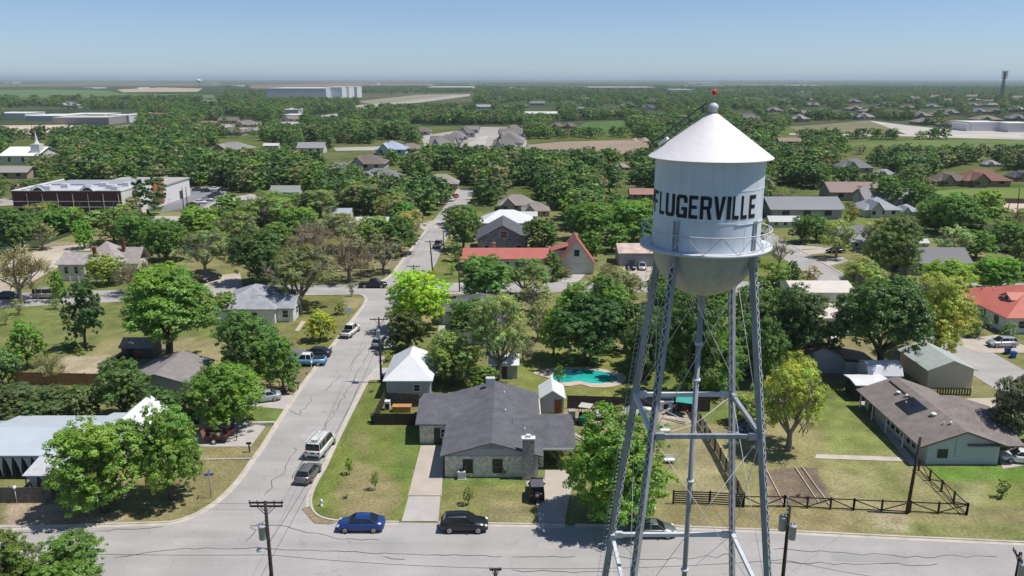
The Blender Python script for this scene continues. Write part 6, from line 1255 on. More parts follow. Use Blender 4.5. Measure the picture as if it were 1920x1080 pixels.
car((1915,866),'sedan',pW,165,"white sedan beside the brown roofed house at right edge")
car((822,463),'pickup',pS,82,"silver pickup truck by the pole on the narrow street beyond the crossing", cat="pickup truck")
car((847,377),'hatch',pW,80,"white car at the narrow street's far end"); car((854,371),'sedan',pR,80,"red car at the narrow street's far end")
car((1184,504),'suv',pK,262,"black suv in front of the rusty roofed garage", cat="suv"); car((1204,504),'sedan',pS,262,"silver dark windowed car in front of the rusty roofed garage")
car((394,527),'pickup',pK,65,"black truck parked under the pale grey olive tree", cat="pickup truck"); car((1566,474),'sedan',pK,185,"black sedan in a drive off the right side street")
car((1400,812),'suv',pDB,205,"dark blue suv behind the tower's front right leg in the back yard", cat="suv"); car((1396,706),'sedan',pDB,10,"dark blue car under the trees behind the tower's right legs")
car((1845,400),'sedan',pW,20,"small white car on the pale road by the green playing field")
for i, (x, y, m, l) in enumerate([(420,358,pK,"black car in the car park, farthest right"),(402,357,pW,"white car in the car park's back row"),(388,360,pK,"black car in the car park's back row"),(408,366,pN,"navy car in the car park, right of the white one"),(398,372,pN,"navy car in the car park's front row, rightmost"),(388,377,pS,"silver car in the car park's front row, middle"),(375,382,pW,"white car in the car park's front row"),(362,387,pK,"black car in the car park's front row, leftmost"),(372,358,pD,"dark grey car at left of the car park's back row")]):
    car((x,y),'sedan',m,25,l,"cars in the far car park", det=False)
def trailer():
    p = P(408,828); t = empty("utility_trailer", (p.x,p.y,.05), R(4), "rusty red utility trailer with upright ramp loaded with junk beside tan pickup", "trailer"); RU = mat("rusty_red_steel",(.10,.04,.034),rough=.85,var=.5,scale=3)
    b = MB(); b.box(-1.4,1.3,-.75,.75,.5,.56)
    for s in (-1,1): b.box(-1.4,1.3,s*.75-.02,s*.75+.02,.56,1.0)
    b.box(1.28,1.32,-.75,.75,.56,1.0); b.build("tray", RU, t); b = MB(); b.cbox((-1.55,0,1.1),(.05,1.5,1.3),ry=R(-12)); b.build("ramp", mat("rusty_mesh",(.27,.12,.08),rough=.8), t)
    b = MB(); b.bar((1.3,-.6,.5),(2.5,0,.5),.07); b.bar((1.3,.6,.5),(2.5,0,.5),.07); b.bar((2.3,0,0),(2.3,0,.8),.06); b.build("drawbar", BLACKP, t)
    b = MB(); b.bar((1.4,-.3,1.0),(2.2,-.1,1.6),.3,.12); b.build("red_chute", mat("red_steel",(.3,.02,.03),rough=.6), t)
    r = random.Random(4)
    for i in range(7): b = MB(); b.cbox((r.uniform(-1.1,.9), r.uniform(-.5,.5), .75), (r.uniform(.3,.7), r.uniform(.2,.5), r.uniform(.3,.6)), rz=r.uniform(0,3), rx=r.uniform(-.3,.3)); b.build("junk", [RU, BLACKP, mat("grey_junk",(.4,.38,.36)), OLDWOOD][i % 4], t)
    for s in (-1,1):
        b = MB(); b.lathe([(.15,-.1),(.33,-.1),(.35,0),(.33,.1),(.15,.1)], 16); o = b.build("wheel", TYRE, t); o.location = (-.2,s*.9,.35); o.rotation_euler = (-s*math.pi/2,0,0); b = MB(); b.lathe([(.02,.11),(.2,.12),(.22,.08)], 12, cap=False); b.build("rim", TRIM, o)
trailer()
# ================================================================== poles, wires, fences, yard things
POLEW = mat("creosoted_pole_wood", (0.042,0.032,0.027), rough=0.9, var=0.3, scale=4); WIRE = mat("cable_black", (0.03,0.03,0.032), rough=0.6); CANM = mat("transformer_grey", (0.36,0.38,0.43), rough=0.5, var=.05); PORC = mat("insulator_porcelain", (0.45,0.43,0.42), rough=0.3)
POLES = {}
def pole(key, base, top, label, arms=(), arm_dir=(1,0,0), cans=(), r=.15, lamp=None):
    """a utility pole from a ground point to its top, leaning as photographed"""
    base, top = Vector(base), Vector(top); t = empty("utility_pole", base, 0, label, "utility pole", "wooden utility poles"); q = top-base; d = Vector(arm_dir).normalized(); L_ = q.length
    b = MB(); b.tube([(0,0,-.1), q*.5, q], [r*1.15, r, r*.8], 10); b.build("post", POLEW, t)
    for z, w in arms:
        c = q*((L_-z)/L_); s = Vector((-d.y, d.x, 0))*.16; b = MB(); b.bar(c-d*w/2+s, c+d*w/2+s, .10, .12); b.bar(c-d*w*.3+s, c-Vector((0,0,.7)), .04); b.bar(c+d*w*.3+s, c-Vector((0,0,.7)), .04); a = b.build("crossarm", POLEW, t)
        for u in (-.48,-.25,.25,.48): e = c+d*w*u+s; b = MB(); b.lathe([(.03,0),(.06,.03),(.04,.08),(.065,.12),(.05,.2),(.01,.22)], 8, e+Vector((0,0,.06))); b.build("insulator", PORC, a)
    for z, sx, sy in cans:
        c = q*((L_-z)/L_)+Vector((sx,sy,0)); b = MB(); b.lathe([(.26,-.55),(.28,-.5),(.28,.5),(.31,.52),(.31,.57),(.2,.64),(.02,.66)], 18, c); k = b.build("transformer", CANM, t)
        for u in (-.12,.12): b = MB(); b.lathe([(.05,.6),(.07,.68),(.04,.74),(.06,.8),(.02,.92)], 8, c+Vector((u,0,0))); b.build("bushing", PORC, k)
    if lamp: c = q*((L_-lamp[0])/L_); b = MB(); b.tube([c, c+Vector((lamp[1]*.6,0,.2)), c+Vector((lamp[1],-.1,.2))], .03, 6); b.lathe([(.05,-.2),(.2,-.15),(.22,0),(.1,.12),(.02,.14)], 12, c+Vector((lamp[1],-.1,.15))); b.build("street_lamp", TRIM, t)
    POLES[key] = (base, top, d); return t
def pole_px(key, b, tp, label, **k):
    p = P(*b); h = height_at(p, tp[1]); v = (tp[1]-540)/FPX; tt = p.y/(CP-v*SP); pole(key, p, (tt*(tp[0]-960)/FPX, p.y, h), label, **k)
def pole_h(key, tp, h, label, lean=0.0, **k):
    p = P(tp[0], tp[1], h); pole(key, (p.x-lean, p.y, 0), p, label, **k)
pole_h('A', (497,940), 12, "dark utility pole with double crossarms and white lamp at the street corner", arms=((.2,2.6),(.5,2.5)), cans=((2.6,-.38,-.1),), lamp=(4.2,-.75), r=.145)
pole_h('B', (1481,948), 12, "dark pole with twin grey transformers right of the tower", arms=((.15,2.4),), arm_dir=(.35,1,0), cans=((2.0,.22,-.42),(1.6,-.38,.15)), r=.145)
pole_h('N', (1914,1036), 10, "dark pole with grey transformer in the bottom right corner", arms=((.3,1.6),), arm_dir=(.2,1,0), cans=((1.3,.1,-.35),), r=.15)
pole_h('O', (929,1066), 7.2, "dark pole top with twin insulators at the bottom middle edge", arms=((.2,.9),), arm_dir=(1,0,0), r=.14)
pole_px('C', (1700,963), (1726,820), "bare leaning wooden pole beside the brown paddock fence", r=.16)
pole_px('D', (715,718), (710,595), "dark utility pole with white transformer beside the pyramid roofed garage", arms=((.35,2.6),), cans=((2.4,-.1,-.42),), r=.145)
pole_px('E', (812,520), (806,450), "utility pole with crossarm on the narrow street beyond the yellow green tree", arms=((.4,2.4),), r=.15)
pole_px('G', (778,562), (775,497), "utility pole with wide crossarm behind the yellow green tree", arms=((.3,2.6),), r=.15); pole_px('F', (833,478), (831,431), "plain pole beside the silver pickup on the narrow street", r=.13); pole_px('H', (862,547), (859,486), "slim pole behind the dark grey house roof", r=.13)
pole_px('K', (1502,452), (1501,405), "slim pole by the upper end of the right side street", r=.13); pole_px('L', (1613,396), (1612,348), "slim pole behind the grey gabled roofs", arms=((.3,2),), r=.14); pole_px('M', (1697,556), (1699,504), "slim pole behind the big dark oak", r=.13)
pole_px('Q', (1784,566), (1786,528), "slim pole beside the coral roof", r=.13); pole_px('S', (1907,400), (1912,352), "tall lamp pole at the edge of the playing field", r=.15); pole_px('T', (1889,398), (1894,375), "short lamp pole beside the playing field's pale road", r=.13)
for i, (a, c, l) in enumerate([((344,392),(341,351),"dark lamp post left of the car park, left one"),((352,392),(348,350),"dark lamp post left of the car park, right one"),((152,424),(149,377),"pale pole before the brick building's middle"),((214,424),(212,377),"pale pole before the brick building's right end"),((117,420),(113,382),"leaning pale pole before the brick building"),((428,372),(428,334),"thin pole above the car park's right end"),((60,262),(59,231),"dark pole beside the sandy lot, left one"),((103,262),(101,238),"dark pole beside the sandy lot, right one"),((629,398),(629,376),"thin dark pole by the light blue roof"),((138,430),(139,400),"dark pole left of the brick building front")]): pole_px('x%d'%i, a, c, l, r=.16 if i > 5 else .14)
def wire(a, c, sag, label, r=.012, group="overhead power lines"):
    a, c = Vector(a), Vector(c); b = MB(); b.tube([a.lerp(c, i/14)-Vector((0,0,4*sag*(i/14)*(1-i/14))) for i in range(15)], r, 4); tag(b.build("power_line", WIRE), label, "power line", group)
def arm_pt(k, z, u): b_, t_, d = POLES[k]; return t_-(t_-b_).normalized()*z+d*u
wire(arm_pt('A',4.6,0), arm_pt('B',4.6,0), 1.0, "thick cable between the corner pole and the twin transformer pole", .02); wire(arm_pt('A',4.6,0), (-80,59,7.5), .9, "thick cable running left from the corner pole", .02); wire(arm_pt('B',4.6,0), arm_pt('N',3.0,0), .5, "cable from twin transformer pole to bottom right pole", .018)
wire(arm_pt('A',.2,1.2), arm_pt('D',.35,-1.1), 1.1, "wire from corner pole's crossarm up the narrow street, left one"); wire(arm_pt('A',3.6,0), arm_pt('D',3.4,0), 1.3, "dark cable from the corner pole up the narrow street", .022); wire(arm_pt('A',5.5,0), (-14,30,5.5), .4, "cable running from the corner pole below the frame", .018)
wire(arm_pt('D',.35,.4), arm_pt('G',.3,.4), .9, "wire from white transformer pole to the yellow green tree"); wire(arm_pt('D',3.4,0), arm_pt('H',2,0), .8, "wire crossing over the dark olive tree"); wire(arm_pt('G',.3,-.5), arm_pt('E',.4,-.5), .5, "wire over the crossing on the narrow street")
wire(arm_pt('A',.2,.2), (-80,61.5,10.8), .7, "thin wire running left over the tree shadow, upper one", .008); wire(arm_pt('A',.75,.5), (-80,62.5,10.2), .7, "thin wire running left over the tree shadow, lower one", .008); wire(arm_pt('C',.4,0), P(1745,865,2.6), .3, "service wire from leaning pole to the pale grey gable"); wire(arm_pt('C',.5,0), arm_pt('B',.4,.4), .5, "wire from leaning pole to the twin transformer pole", .009)

def board_fence(px, h, m, label, name="board_fence", post=2.4, gate=None, xy=None):
    pts = [Vector((a[0],a[1],0)) for a in xy] if xy else W(px); t = empty(name, pts[0], 0, label, "fence"); o = pts[0]; b = MB(); rl = MB(); k = 0
    for a, c in zip(pts, pts[1:]):
        a, c = a-o, c-o; d = (c-a).normalized(); L_ = (c-a).length; n = max(1, round(L_/post)); nr = Vector((-d.y, d.x, 0))
        b.bar(a+Vector((0,0,h/2)), c+Vector((0,0,h/2)), .03, h)
        for z in (h*.2, h*.85): rl.bar(a+nr*.05+Vector((0,0,z)), c+nr*.05+Vector((0,0,z)), .05, .09)
        for i in range(n+1): q = a.lerp(c, i/n); pb = MB(); pb.box(q.x-.06+nr.x*.08, q.x+.06+nr.x*.08, q.y-.06+nr.y*.08, q.y+.06+nr.y*.08, 0, h+.08); pb.build("post", m, t)
    b.build("boards", m, t); rl.build("rail", m, t); return t
def rail_fence(px, h, rails, label, xb=False, post=2.7, w=.11, m=None, name="rail_fence"):
    m = m or FENCEW; pts = W(px); o = pts[0]; t = empty(name, o, 0, label, "fence")
    for a, c in zip(pts, pts[1:]):
        a, c = a-o, c-o; L_ = (c-a).length; n = max(1, round(L_/post)); up = Vector((0,0,1))
        for i in range(n+1): q = a.lerp(c, i/n); b = MB(); b.box(q.x-.08, q.x+.08, q.y-.08, q.y+.08, 0, h+.12); b.build("post", m, t)
        for j in range(rails): z = h*(.12+.85*j/max(1,rails-1)); b = MB(); b.bar(a+up*z, c+up*z, .05, w); b.build("rail", m, t)
        if xb:
            for i in range(n): p, q = a.lerp(c, i/n), a.lerp(c, (i+1)/n); lo, hi = (.14, .95) if i % 2 else (.95, .14); b = MB(); b.bar(p+up*h*lo, q+up*h*hi, .05, .10); b.build("brace", m, t)
    return t
rail_fence([(1393,951),(1470,951),(1600,957),(1812,966),(1722,882)], 1.25, 2, "dark brown paddock fence with diagonal braces around the triangular grass field", xb=True)
rail_fence([(1262,945),(1330,947),(1392,951)], 1.5, 6, "dark brown slatted fence left of the tower's rear right leg", post=2.3, w=.13)
rail_fence([(1394,950),(1372,905),(1340,845),(1296,772)], 1.5, 6, "dark brown slatted fence running diagonally back behind the tower", post=2.3, w=.13)
board_fence([(1064,766),(1130,768),(1200,772),(1330,772)], 1.9, mat("dark_red_brown_fence",(.075,.055,.05),rough=.9,var=.3,stripes=('X',.15,.4)), "dark stained board fence between the pool and the cluttered back yard")
board_fence([(-20,943),(100,943)], 1.8, WEATHERED, "weathered grey board fence at the left end of the front street"); board_fence([(15,720),(190,724)], 1.9, ORNGW, "orange brown cedar fence behind the grey green bushes")
board_fence([(324,800),(332,806),(440,806)], 1.8, mat("dark_grey_fence",(.10,.10,.11),rough=.9,var=.2,stripes=('X',.15,.4)), "dark grey fence behind the tan pickup truck")
board_fence([(703,797),(785,797)], 1.6, FENCEW, "near black fence joining the ranch house's left wing"); board_fence([(703,797),(722,752)], 1.6, FENCEW, "near black side fence facing the narrow street"); board_fence([(727,760),(785,763)], 1.9, OLDWOOD, "old fence behind the white pyramid roofed garage")
rail_fence([(1757,740),(1818,742)], 1.0, 2, "small dark picket fence before the beige garage", post=.35, m=BRTRIM, name="picket_fence"); rail_fence([(132,528),(230,530)], 1.1, 3, "white picket fence before the victorian house", post=2, m=TRIM, name="picket_fence"); rail_fence([(60,520),(128,485)], 1.1, 3, "white rail fence left of the victorian house", post=3, m=TRIM)
rail_fence([(560,513),(700,508)], 1.3, 3, "thin dark fence beyond the cross street behind the bare trees", post=3)
board_fence([(1790,580),(1802,585)], 1.8, OLDWOOD, "short dark fence at the coral house's left corner"); board_fence([(1610,380),(1640,380),(1738,379),(1925,382)], 1.8, OLDWOOD, "long dark fence behind the green playing field")
# ---- pool
def pool():
    c = P(1098,708); t = empty("swimming_pool", (c.x, c.y, 0.02), 0, "turquoise kidney shaped swimming pool with pale pink paved rim", "swimming pool")
    out = [(1000,700),(1022,694),(1060,689),(1110,690),(1140,695),(1166,702),(1174,712),(1165,721),(1140,727),(1110,727),(1088,722),(1066,725),(1050,722),(1034,712),(1015,706)]; inn = [(1045,695),(1075,693),(1110,695),(1135,699),(1152,705),(1159,711),(1152,716),(1132,720),(1108,720),(1085,716),(1065,718),(1045,717),(1036,708)]
    def smooth(pp):
        q = [P(*p)-c for p in pp]; n = len(q); r = []
        for i in range(n):
            p0,p1,p2,p3 = q[i-1],q[i],q[(i+1)%n],q[(i+2)%n]
            for k in range(5): s = k/5; r.append(.5*((2*p1)+(-p0+p2)*s+(2*p0-5*p1+4*p2-p3)*s*s+(-p0+3*p1-3*p2+p3)*s**3))
        return r
    o, i_ = smooth(out), smooth(inn); from mathutils.geometry import tessellate_polygon
    b = MB(); tr = tessellate_polygon([[Vector((p.x,p.y,0)) for p in o],[Vector((p.x,p.y,0)) for p in i_]]); al = o+i_; b.add([(p.x,p.y,.09) for p in al],[tuple(f) for f in tr]); n = len(o); b.add([(p.x,p.y,z) for z in (0,.09) for p in o],[(k,(k+1)%n,(k+1)%n+n,k+n) for k in range(n)]); n = len(i_); b.add([(p.x,p.y,z) for z in (.02,.09) for p in i_],[(k,(k+1)%n,(k+1)%n+n,k+n) for k in range(n)]); b.build("deck", mat("pink_pool_paving",(.55,.44,.36),rough=.8,var=.1,scale=1), t)
    b = MB(); n = len(i_); b.add([(p.x*s,p.y*s,.085) for s in (1.0,.95) for p in i_],[]) if False else None
    wm = mat("pool_water",(.01,.36,.33),rough=.06,c2=(.05,.50,.43),scale=.25,spec=.5,detail=1,bump=.15,bscale=4); b = MB(); tr = tessellate_polygon([[Vector((p.x,p.y,0)) for p in i_]]); b.add([(p.x,p.y,.045) for p in i_],[tuple(f) for f in tr]); b.build("water", wm, t)
    b = MB(); n = len(i_); q = [Vector((p.x*1.0,p.y*1.0,0)) for p in i_]; cen = sum(q, Vector())/n; b.add([tuple(p+Vector((0,0,.1))) for p in q]+[tuple(cen+(p-cen)*1.045+Vector((0,0,.1))) for p in q],[(k,(k+1)%n,(k+1)%n+n,k+n) for k in range(n)]); b.build("coping", TRIM, t)
pool()
# ---- yard and street things
def thing(name, px, label, cat, rz=0.0, group=None, z=0.0): p = P(*px); return empty(name, (p.x, p.y, z), R(rz), label, cat, group)
def hydrant():
    t = thing("fire_hydrant", (603,948), "white fire hydrant on the corner lawn", "fire hydrant"); b = MB(); b.lathe([(.16,0),(.16,.06),(.11,.08),(.11,.5),(.15,.52),(.15,.58),(.12,.68),(.05,.76),(.03,.82)], 14); b.build("barrel", TRIM, t)
    for s in (-1,1): b = MB(); b.tube([(s*.1,0,.42),(s*.22,0,.42)], .06, 10); b.build("outlet", TRIM, t)
hydrant()
def street_sign():
    t = thing("street_sign", (396,934), "blue street name sign on a slim post at the corner", "street sign"); BS = mat("blue_sign_face",(.02,.09,.42),rough=.5); b = MB(); b.tube([(0,0,0),(0,0,2.9)], .04, 8); b.build("post", mat("galvanised_post",(.2,.2,.21)), t)
    b = MB(); b.cbox((0,0,2.75),(.95,.02,.24),rz=R(10)); b.build("sign_blade", BS, t); b = MB(); b.cbox((0,0,3.02),(.95,.02,.24),rz=R(100)); b.build("sign_blade", BS, t)
street_sign()
def mailbox(px, label):
    t = thing("mailbox", px, label, "mailbox"); b = MB(); b.box(-.07,.07,-.07,.07,0,1.05); b.build("post", BRTRIM, t); b = MB(); b.prism([(-.14,1.06),(.14,1.06),(.14,1.2),(.1,1.28),(-.1,1.28),(-.14,1.2)], 'x', -.28, .28); b.build("box", BLACKP, t)
mailbox((468,848), "black mailbox on a post beside the left concrete drive"); mailbox((559,732), "black mailbox on a post beside the narrow street")
def ball_sign(px, label): t = thing("post_lamp", px, label, "lamp post"); b = MB(); b.tube([(0,0,0),(0,0,1.6)], .035, 8); b.build("post", TRIM, t); b = MB(); b.lathe([(.03,1.55),(.16,1.65),(.2,1.8),(.14,1.95),(.02,2.0)], 12); b.build("lamp_globe", TRIM, t)
ball_sign((585,700), "white garden post with ornament beside the narrow street kerb"); ball_sign((32,943), "white round ornament before the weathered fence")
t = thing("basketball_hoop", (654,612), "white basketball board above the white pickup", "basketball hoop"); part("post", TRIM, t, MB.tube, [(0,0,0),(0,0,3.1)], .06, 8); part("backboard", TRIM, t, MB.box, -.7, .7, -.1, -.05, 2.7, 3.5)
t = thing("air_conditioner", (866,897), "white air conditioning unit against the pale stone wall", "air conditioner"); part("casing", mat("white_ac_casing",(.55,.56,.56)), t, MB.box, -.42, .42, -.4, .4, .08, .95); part("pad", CONC2, t, MB.box, -.5, .5, -.5, .5, 0, .079); part("fan_grille", BLACKP, t, MB.lathe, [(.3,.951),(.3,.97),(.05,.98)], 16)
def bin_(px, m, label, rz=0, grp="wheeled rubbish bins"):
    t = thing("wheeled_bin", px, label, "bin", rz, grp); b = MB(); vs = [(-.27,-.3,.05),(.27,-.3,.05),(.27,.3,.05),(-.27,.3,.05),(-.33,-.38,1.0),(.33,-.38,1.0),(.33,.38,1.0),(-.33,.38,1.0)]; b.add(vs,[(3,2,1,0),(4,5,6,7),(0,1,5,4),(1,2,6,5),(2,3,7,6),(3,0,4,7)]); b.build("bin_body", m, t); part("lid", m, t, MB.box, -.35, .35, -.42, .42, 1.001, 1.08)
    for s in (-1,1): b = MB(); b.tube([(s*.30,.34,.12),(s*.36,.34,.12)], .12, 12); b.build("wheel", TYRE, t)
BLB = mat("blue_bin_plastic",(.02,.10,.42),rough=.5); GRB = mat("dark_green_bin_plastic",(.02,.04,.03),rough=.5); bin_((1899,671), BLB, "bright blue wheeled bin below the silver suv"); bin_((1888,664), mat("navy_bin_plastic",(.02,.03,.12),rough=.5), "navy wheeled bin below the silver suv"); bin_((719,715), mat("navy_bin_plastic",(.02,.03,.12),rough=.5), "dark blue bin at the foot of the white transformer pole"); bin_((726,714), GRB, "dark green bin beside the white pyramid roofed garage"); bin_((701,792), GRB, "dark green bin at the corner of the near black fence")
t = thing("storage_chest", (754,771), "orange wooden chest in the small fenced yard", "chest"); OR_ = mat("orange_wood",(.50,.25,.09),rough=.7,var=.15,stripes=('Z',.15,.3)); part("chest_body", OR_, t, MB.box, -1.2, 1.2, -.5, .5, 0, .75); part("lid", OR_, t, MB.box, -1.26, 1.26, -.55, .55, .751, .84)
t = thing("outdoor_cooler", (727,768), "white tall cabinet beside orange chest in fenced yard", "cabinet"); part("casing", TRIM, t, MB.box, -.35, .35, -.35, .35, 0, 1.3); part("door", BLACKP, t, MB.box, -.25, .25, -.37, -.351, .2, 1.0)
def tractor():
    t = thing("garden_tractor", (1096,792), "green garden tractor with pale canopy in the cluttered back yard", "tractor", 250); GT = mat("tractor_green",(.0,.17,.09),rough=.4); part("bonnet", GT, t, MB.box, .2, 1.3, -.38, .38, .6, 1.15); part("chassis", BLACKP, t, MB.box, -1.1, 1.35, -.3, .3, .4, .6); part("seat", BLACKP, t, MB.box, -.7, -.2, -.3, .3, .7, 1.2); part("canopy", mat("pale_canopy",(.5,.49,.45)), t, MB.box, -1.2, .4, -.8, .8, 2.15, 2.22)
    for x in (-1.0, .3):
        for s in (-1,1): part("canopy_post", BLACKP, t, MB.tube, [(x,s*.7,.5),(x,s*.7,2.15)], .03, 6)
    for x, r in ((-.7,.55),(.9,.36)):
        for s in (-1,1): b = MB(); b.lathe([(r*.4,-.14),(r*.95,-.14),(r,0),(r*.95,.14),(r*.4,.14)], 16); o = b.build("wheel", TYRE, t); o.location = (x,s*.72,r); o.rotation_euler = (-s*math.pi/2,0,0); b = MB(); b.lathe([(.02,.15),(r*.4,.15)], 12, cap=False); b.build("rim", mat("yellow_rim",(.5,.4,.04)), o)
tractor()
def flat_trailer(px, label, w, d, rz, m):
    t = thing("flat_trailer", px, label, "trailer", rz); part("deck", m, t, MB.box, -w/2, w/2, -d/2, d/2, .5, .62); part("side_board", m, t, MB.box, -w/2, w/2, d/2-.04, d/2+.04, .621, .95); part("drawbar", BLACKP, t, MB.bar, (w/2,0,.5), (w/2+1.1,0,.45), .08)
    for s in (-1,1): b = MB(); b.tube([(0,s*(d/2+.02),.32),(0,s*(d/2+.18),.32)], .32, 14); b.build("wheel", TYRE, t)
flat_trailer((1130,782), "white flat trailer beside the garden tractor", 2.6, 1.8, 270, mat("pale_trailer_boards",(.5,.5,.5),var=.2)); 
t = thing("tarpaulin_heap", (1190,771), "long heap under grey white tarpaulin along the dark fence", "heap"); b = MB(); r_ = random.Random(3)
for i in range(9): b.add([(-2.4+i*.6,-.6,0),(-2.4+i*.6,.6,0),(-2.4+i*.6,.1+r_.uniform(-.2,.2),.5+r_.uniform(0,.5))],[])
b.f = [f for i in range(8) for f in ((i*3,i*3+3,i*3+5,i*3+2),(i*3+1,i*3+2,i*3+5,i*3+4))]; b.sm = [False]*len(b.f); b.build("tarpaulin", mat("grey_tarpaulin",(.42,.43,.45),var=.2), t)
def swing():
    t = thing("swing_set", (1283,777), "wooden swing set with teal canopy in the back yard", "swing set", 340); TEAL = mat("teal_canvas",(.06,.42,.36),rough=.7); b = MB(); b.prism([(-.9,2.05),(.0,2.6),(.9,2.05),(.9,2.1),(0,2.66),(-.9,2.1)], 'x', -1.1, 1.1)
    b = MB(); b.add([(-1.1,-.9,2.0),(1.1,-.9,2.0),(1.1,0,2.6),(-1.1,0,2.6),(1.1,.9,2.0),(-1.1,.9,2.0)],[(0,1,2,3),(3,2,4,5)]); b.build("canopy", TEAL, t)
    for x in (-1,1):
        for s in (-.8,.8): part("post", OLDWOOD, t, MB.bar, (x,s,0), (x,s*.95,2.02), .09)
    part("seat", mat("red_seat",(.4,.03,.03)), t, MB.box, -.5, .5, -.2, .2, .55, .62)
    for s in (-.45,.45): part("chain", BLACKP, t, MB.tube, [(s,0,.6),(s,0,2.5)], .015, 5)
    part("slide", mat("pale_slide",(.6,.58,.52)), t, MB.bar, (-1.2,-.3,1.3), (-2.8,-.9,.15), .5, .05)
swing()
t = thing("raised_bed", (1108,858), "brick red raised bed with pale timber edging beside the carport", "raised bed", 340); part("soil", mat("red_brown_bed",(.20,.07,.045),rough=.9,var=.3), t, MB.box, -1.1, 1.1, -1.2, 1.2, .05, .35)
for a in ((-1.2,-1.1,-1.3,1.3),(1.1,1.2,-1.3,1.3),(-1.1,1.1,-1.3,-1.2),(-1.1,1.1,1.2,1.3)): part("edging", mat("pale_timber",(.55,.47,.40)), t, MB.box, *a, 0, .42)
def lumber(px, n, label, rz, L_=4.0):
    t = thing("lumber_pile", px, label, "lumber pile", rz); r = random.Random(n)
    for i in range(n): part("plank", mat("weathered_plank",(.42,.38,.32),var=.25), t, lambda b: b.cbox((r.uniform(-.2,.2), -.5+i*.22, .08+.05*(i%3)), (L_*r.uniform(.8,1), .18, .06), rz=r.uniform(-.08,.08)))
lumber((1080,820), 4, "long pale timbers lying beside the garden tractor", 125); lumber((1265,790), 4, "scattered poles lying before the teal swing canopy", 150, 3)
part_bed = None
def bed_timbers():
    for a, c, l in (((1437,882),(1470,946),"pale timber edging along the left of the garden bed"),((1491,878),(1536,944),"pale timber edging through the middle of the garden bed"),((1503,876),(1556,948),"pale timber edging along the right of the garden bed")):
        p, q = P(*a), P(*c); b = MB(); b.bar(p+Vector((0,0,.1)), q+Vector((0,0,.05)), .09, .1); tag(b.build("bed_edging", mat("pale_timber",(.55,.47,.40))), l, "edging", "edging timbers of the garden bed")
bed_timbers()
def lawn_plant(px, label, n=14, h=.7, c=(.05,.09,.03)):
    t = thing("spiky_plant", px, label, "plant"); b = MB(); r = random.Random(px[0])
    for i in range(n): a = 2*math.pi*i/n+r.uniform(-.2,.2); e = Vector((math.cos(a)*h*r.uniform(.7,1.1), math.sin(a)*h*r.uniform(.7,1.1), h*r.uniform(.4,1.1))); b.add([(0.04*math.sin(a),-.04*math.cos(a),0),(-.04*math.sin(a),.04*math.cos(a),0),tuple(e)],[(0,1,2)])
    b.build("leaves", mat("spiky_leaf_%d"%len(MATS), c, rough=.6), t, fix=False)
lawn_plant((648,934), "dark spiky agave on the corner lawn"); lawn_plant((648,580), "yellow spiky plant clump on the lawn by the crossing", 18, 1.1, (.22,.24,.06)); lawn_plant((1497,930), "dark dry tuft in the garden bed, left one", 14, .6, (.06,.05,.03)); lawn_plant((1514,935), "dark dry tuft in the garden bed, right one", 14, .6, (.06,.05,.03)); lawn_plant((697,735), "dry sprawling plant beside the road under the white transformer pole", 16, .9, (.09,.08,.05))
for px, l in (((232,672),"black red ride on mower beside the old dark shed"),((256,672),"red mower before the old dark shed")):
    t = thing("ride_on_mower", px, l, "mower"); RM = mat("mower_red",(.42,.02,.015),rough=.4); part("bonnet", RM if px[0] > 240 else BLACKP, t, MB.box, .1, .9, -.3, .3, .4, .85); part("chassis", BLACKP, t, MB.box, -.8, .95, -.28, .28, .25, .4); part("seat", RM, t, MB.box, -.5, -.1, -.25, .25, .6, 1.0)
    for x, r in ((-.5,.3),(.7,.22)):
        for s in (-1,1): b = MB(); b.tube([(x,s*.32,r),(x,s*.48,r)], r, 12); b.build("wheel", TYRE, t)
for px, l, gcol in (((1247,812),"white patio chair left of the rear fence",1),((1255,868),"white garden bench behind the big leafy tree",1)):
    t = thing("garden_chair", px, l, "chair"); part("seat", TRIM, t, MB.box, -.6, .6, -.3, .3, .42, .48); part("backrest", TRIM, t, MB.box, -.6, .6, .27, .32, .49, .95)
    for x in (-.55,.55):
        for s in (-.25,.25): part("leg", TRIM, t, MB.box, x-.03, x+.03, s-.03, s+.03, 0, .42)
t = thing("patio_frame", (1560,640), "white patio table on pale slab beside white two storey house", "table"); part("tabletop", TRIM, t, MB.box, -.9, .9, -.5, .5, .72, .77)
for x in (-.8,.8):
    for s in (-.4,.4): part("leg", TRIM, t, MB.box, x-.04, x+.04, s-.04, s+.04, 0, .72)

p_, q_ = P(382,863), P(474,861); b = MB(); r_ = random.Random(8)
for i in range(16): c = p_.lerp(q_, (i+.5)/16); b.cbox(c+Vector((0,0,.07)), (.30, .22, .16), rz=r_.uniform(-.3,.3))
tag(b.build("stone_edging", mat("pale_timber",(.55,.47,.40))), "row of pale edging stones across the left corner lawn", "edging")
p_, q_ = P(466,797), P(515,796); b = MB(); b.bar(p_+Vector((0,0,.2)), q_+Vector((0,0,.2)), .3, .4); tag(b.build("low_wall", mat("pale_limestone",(.6,.58,.5))), "low pale stone wall at the near edge of the bright left lawn", "wall")

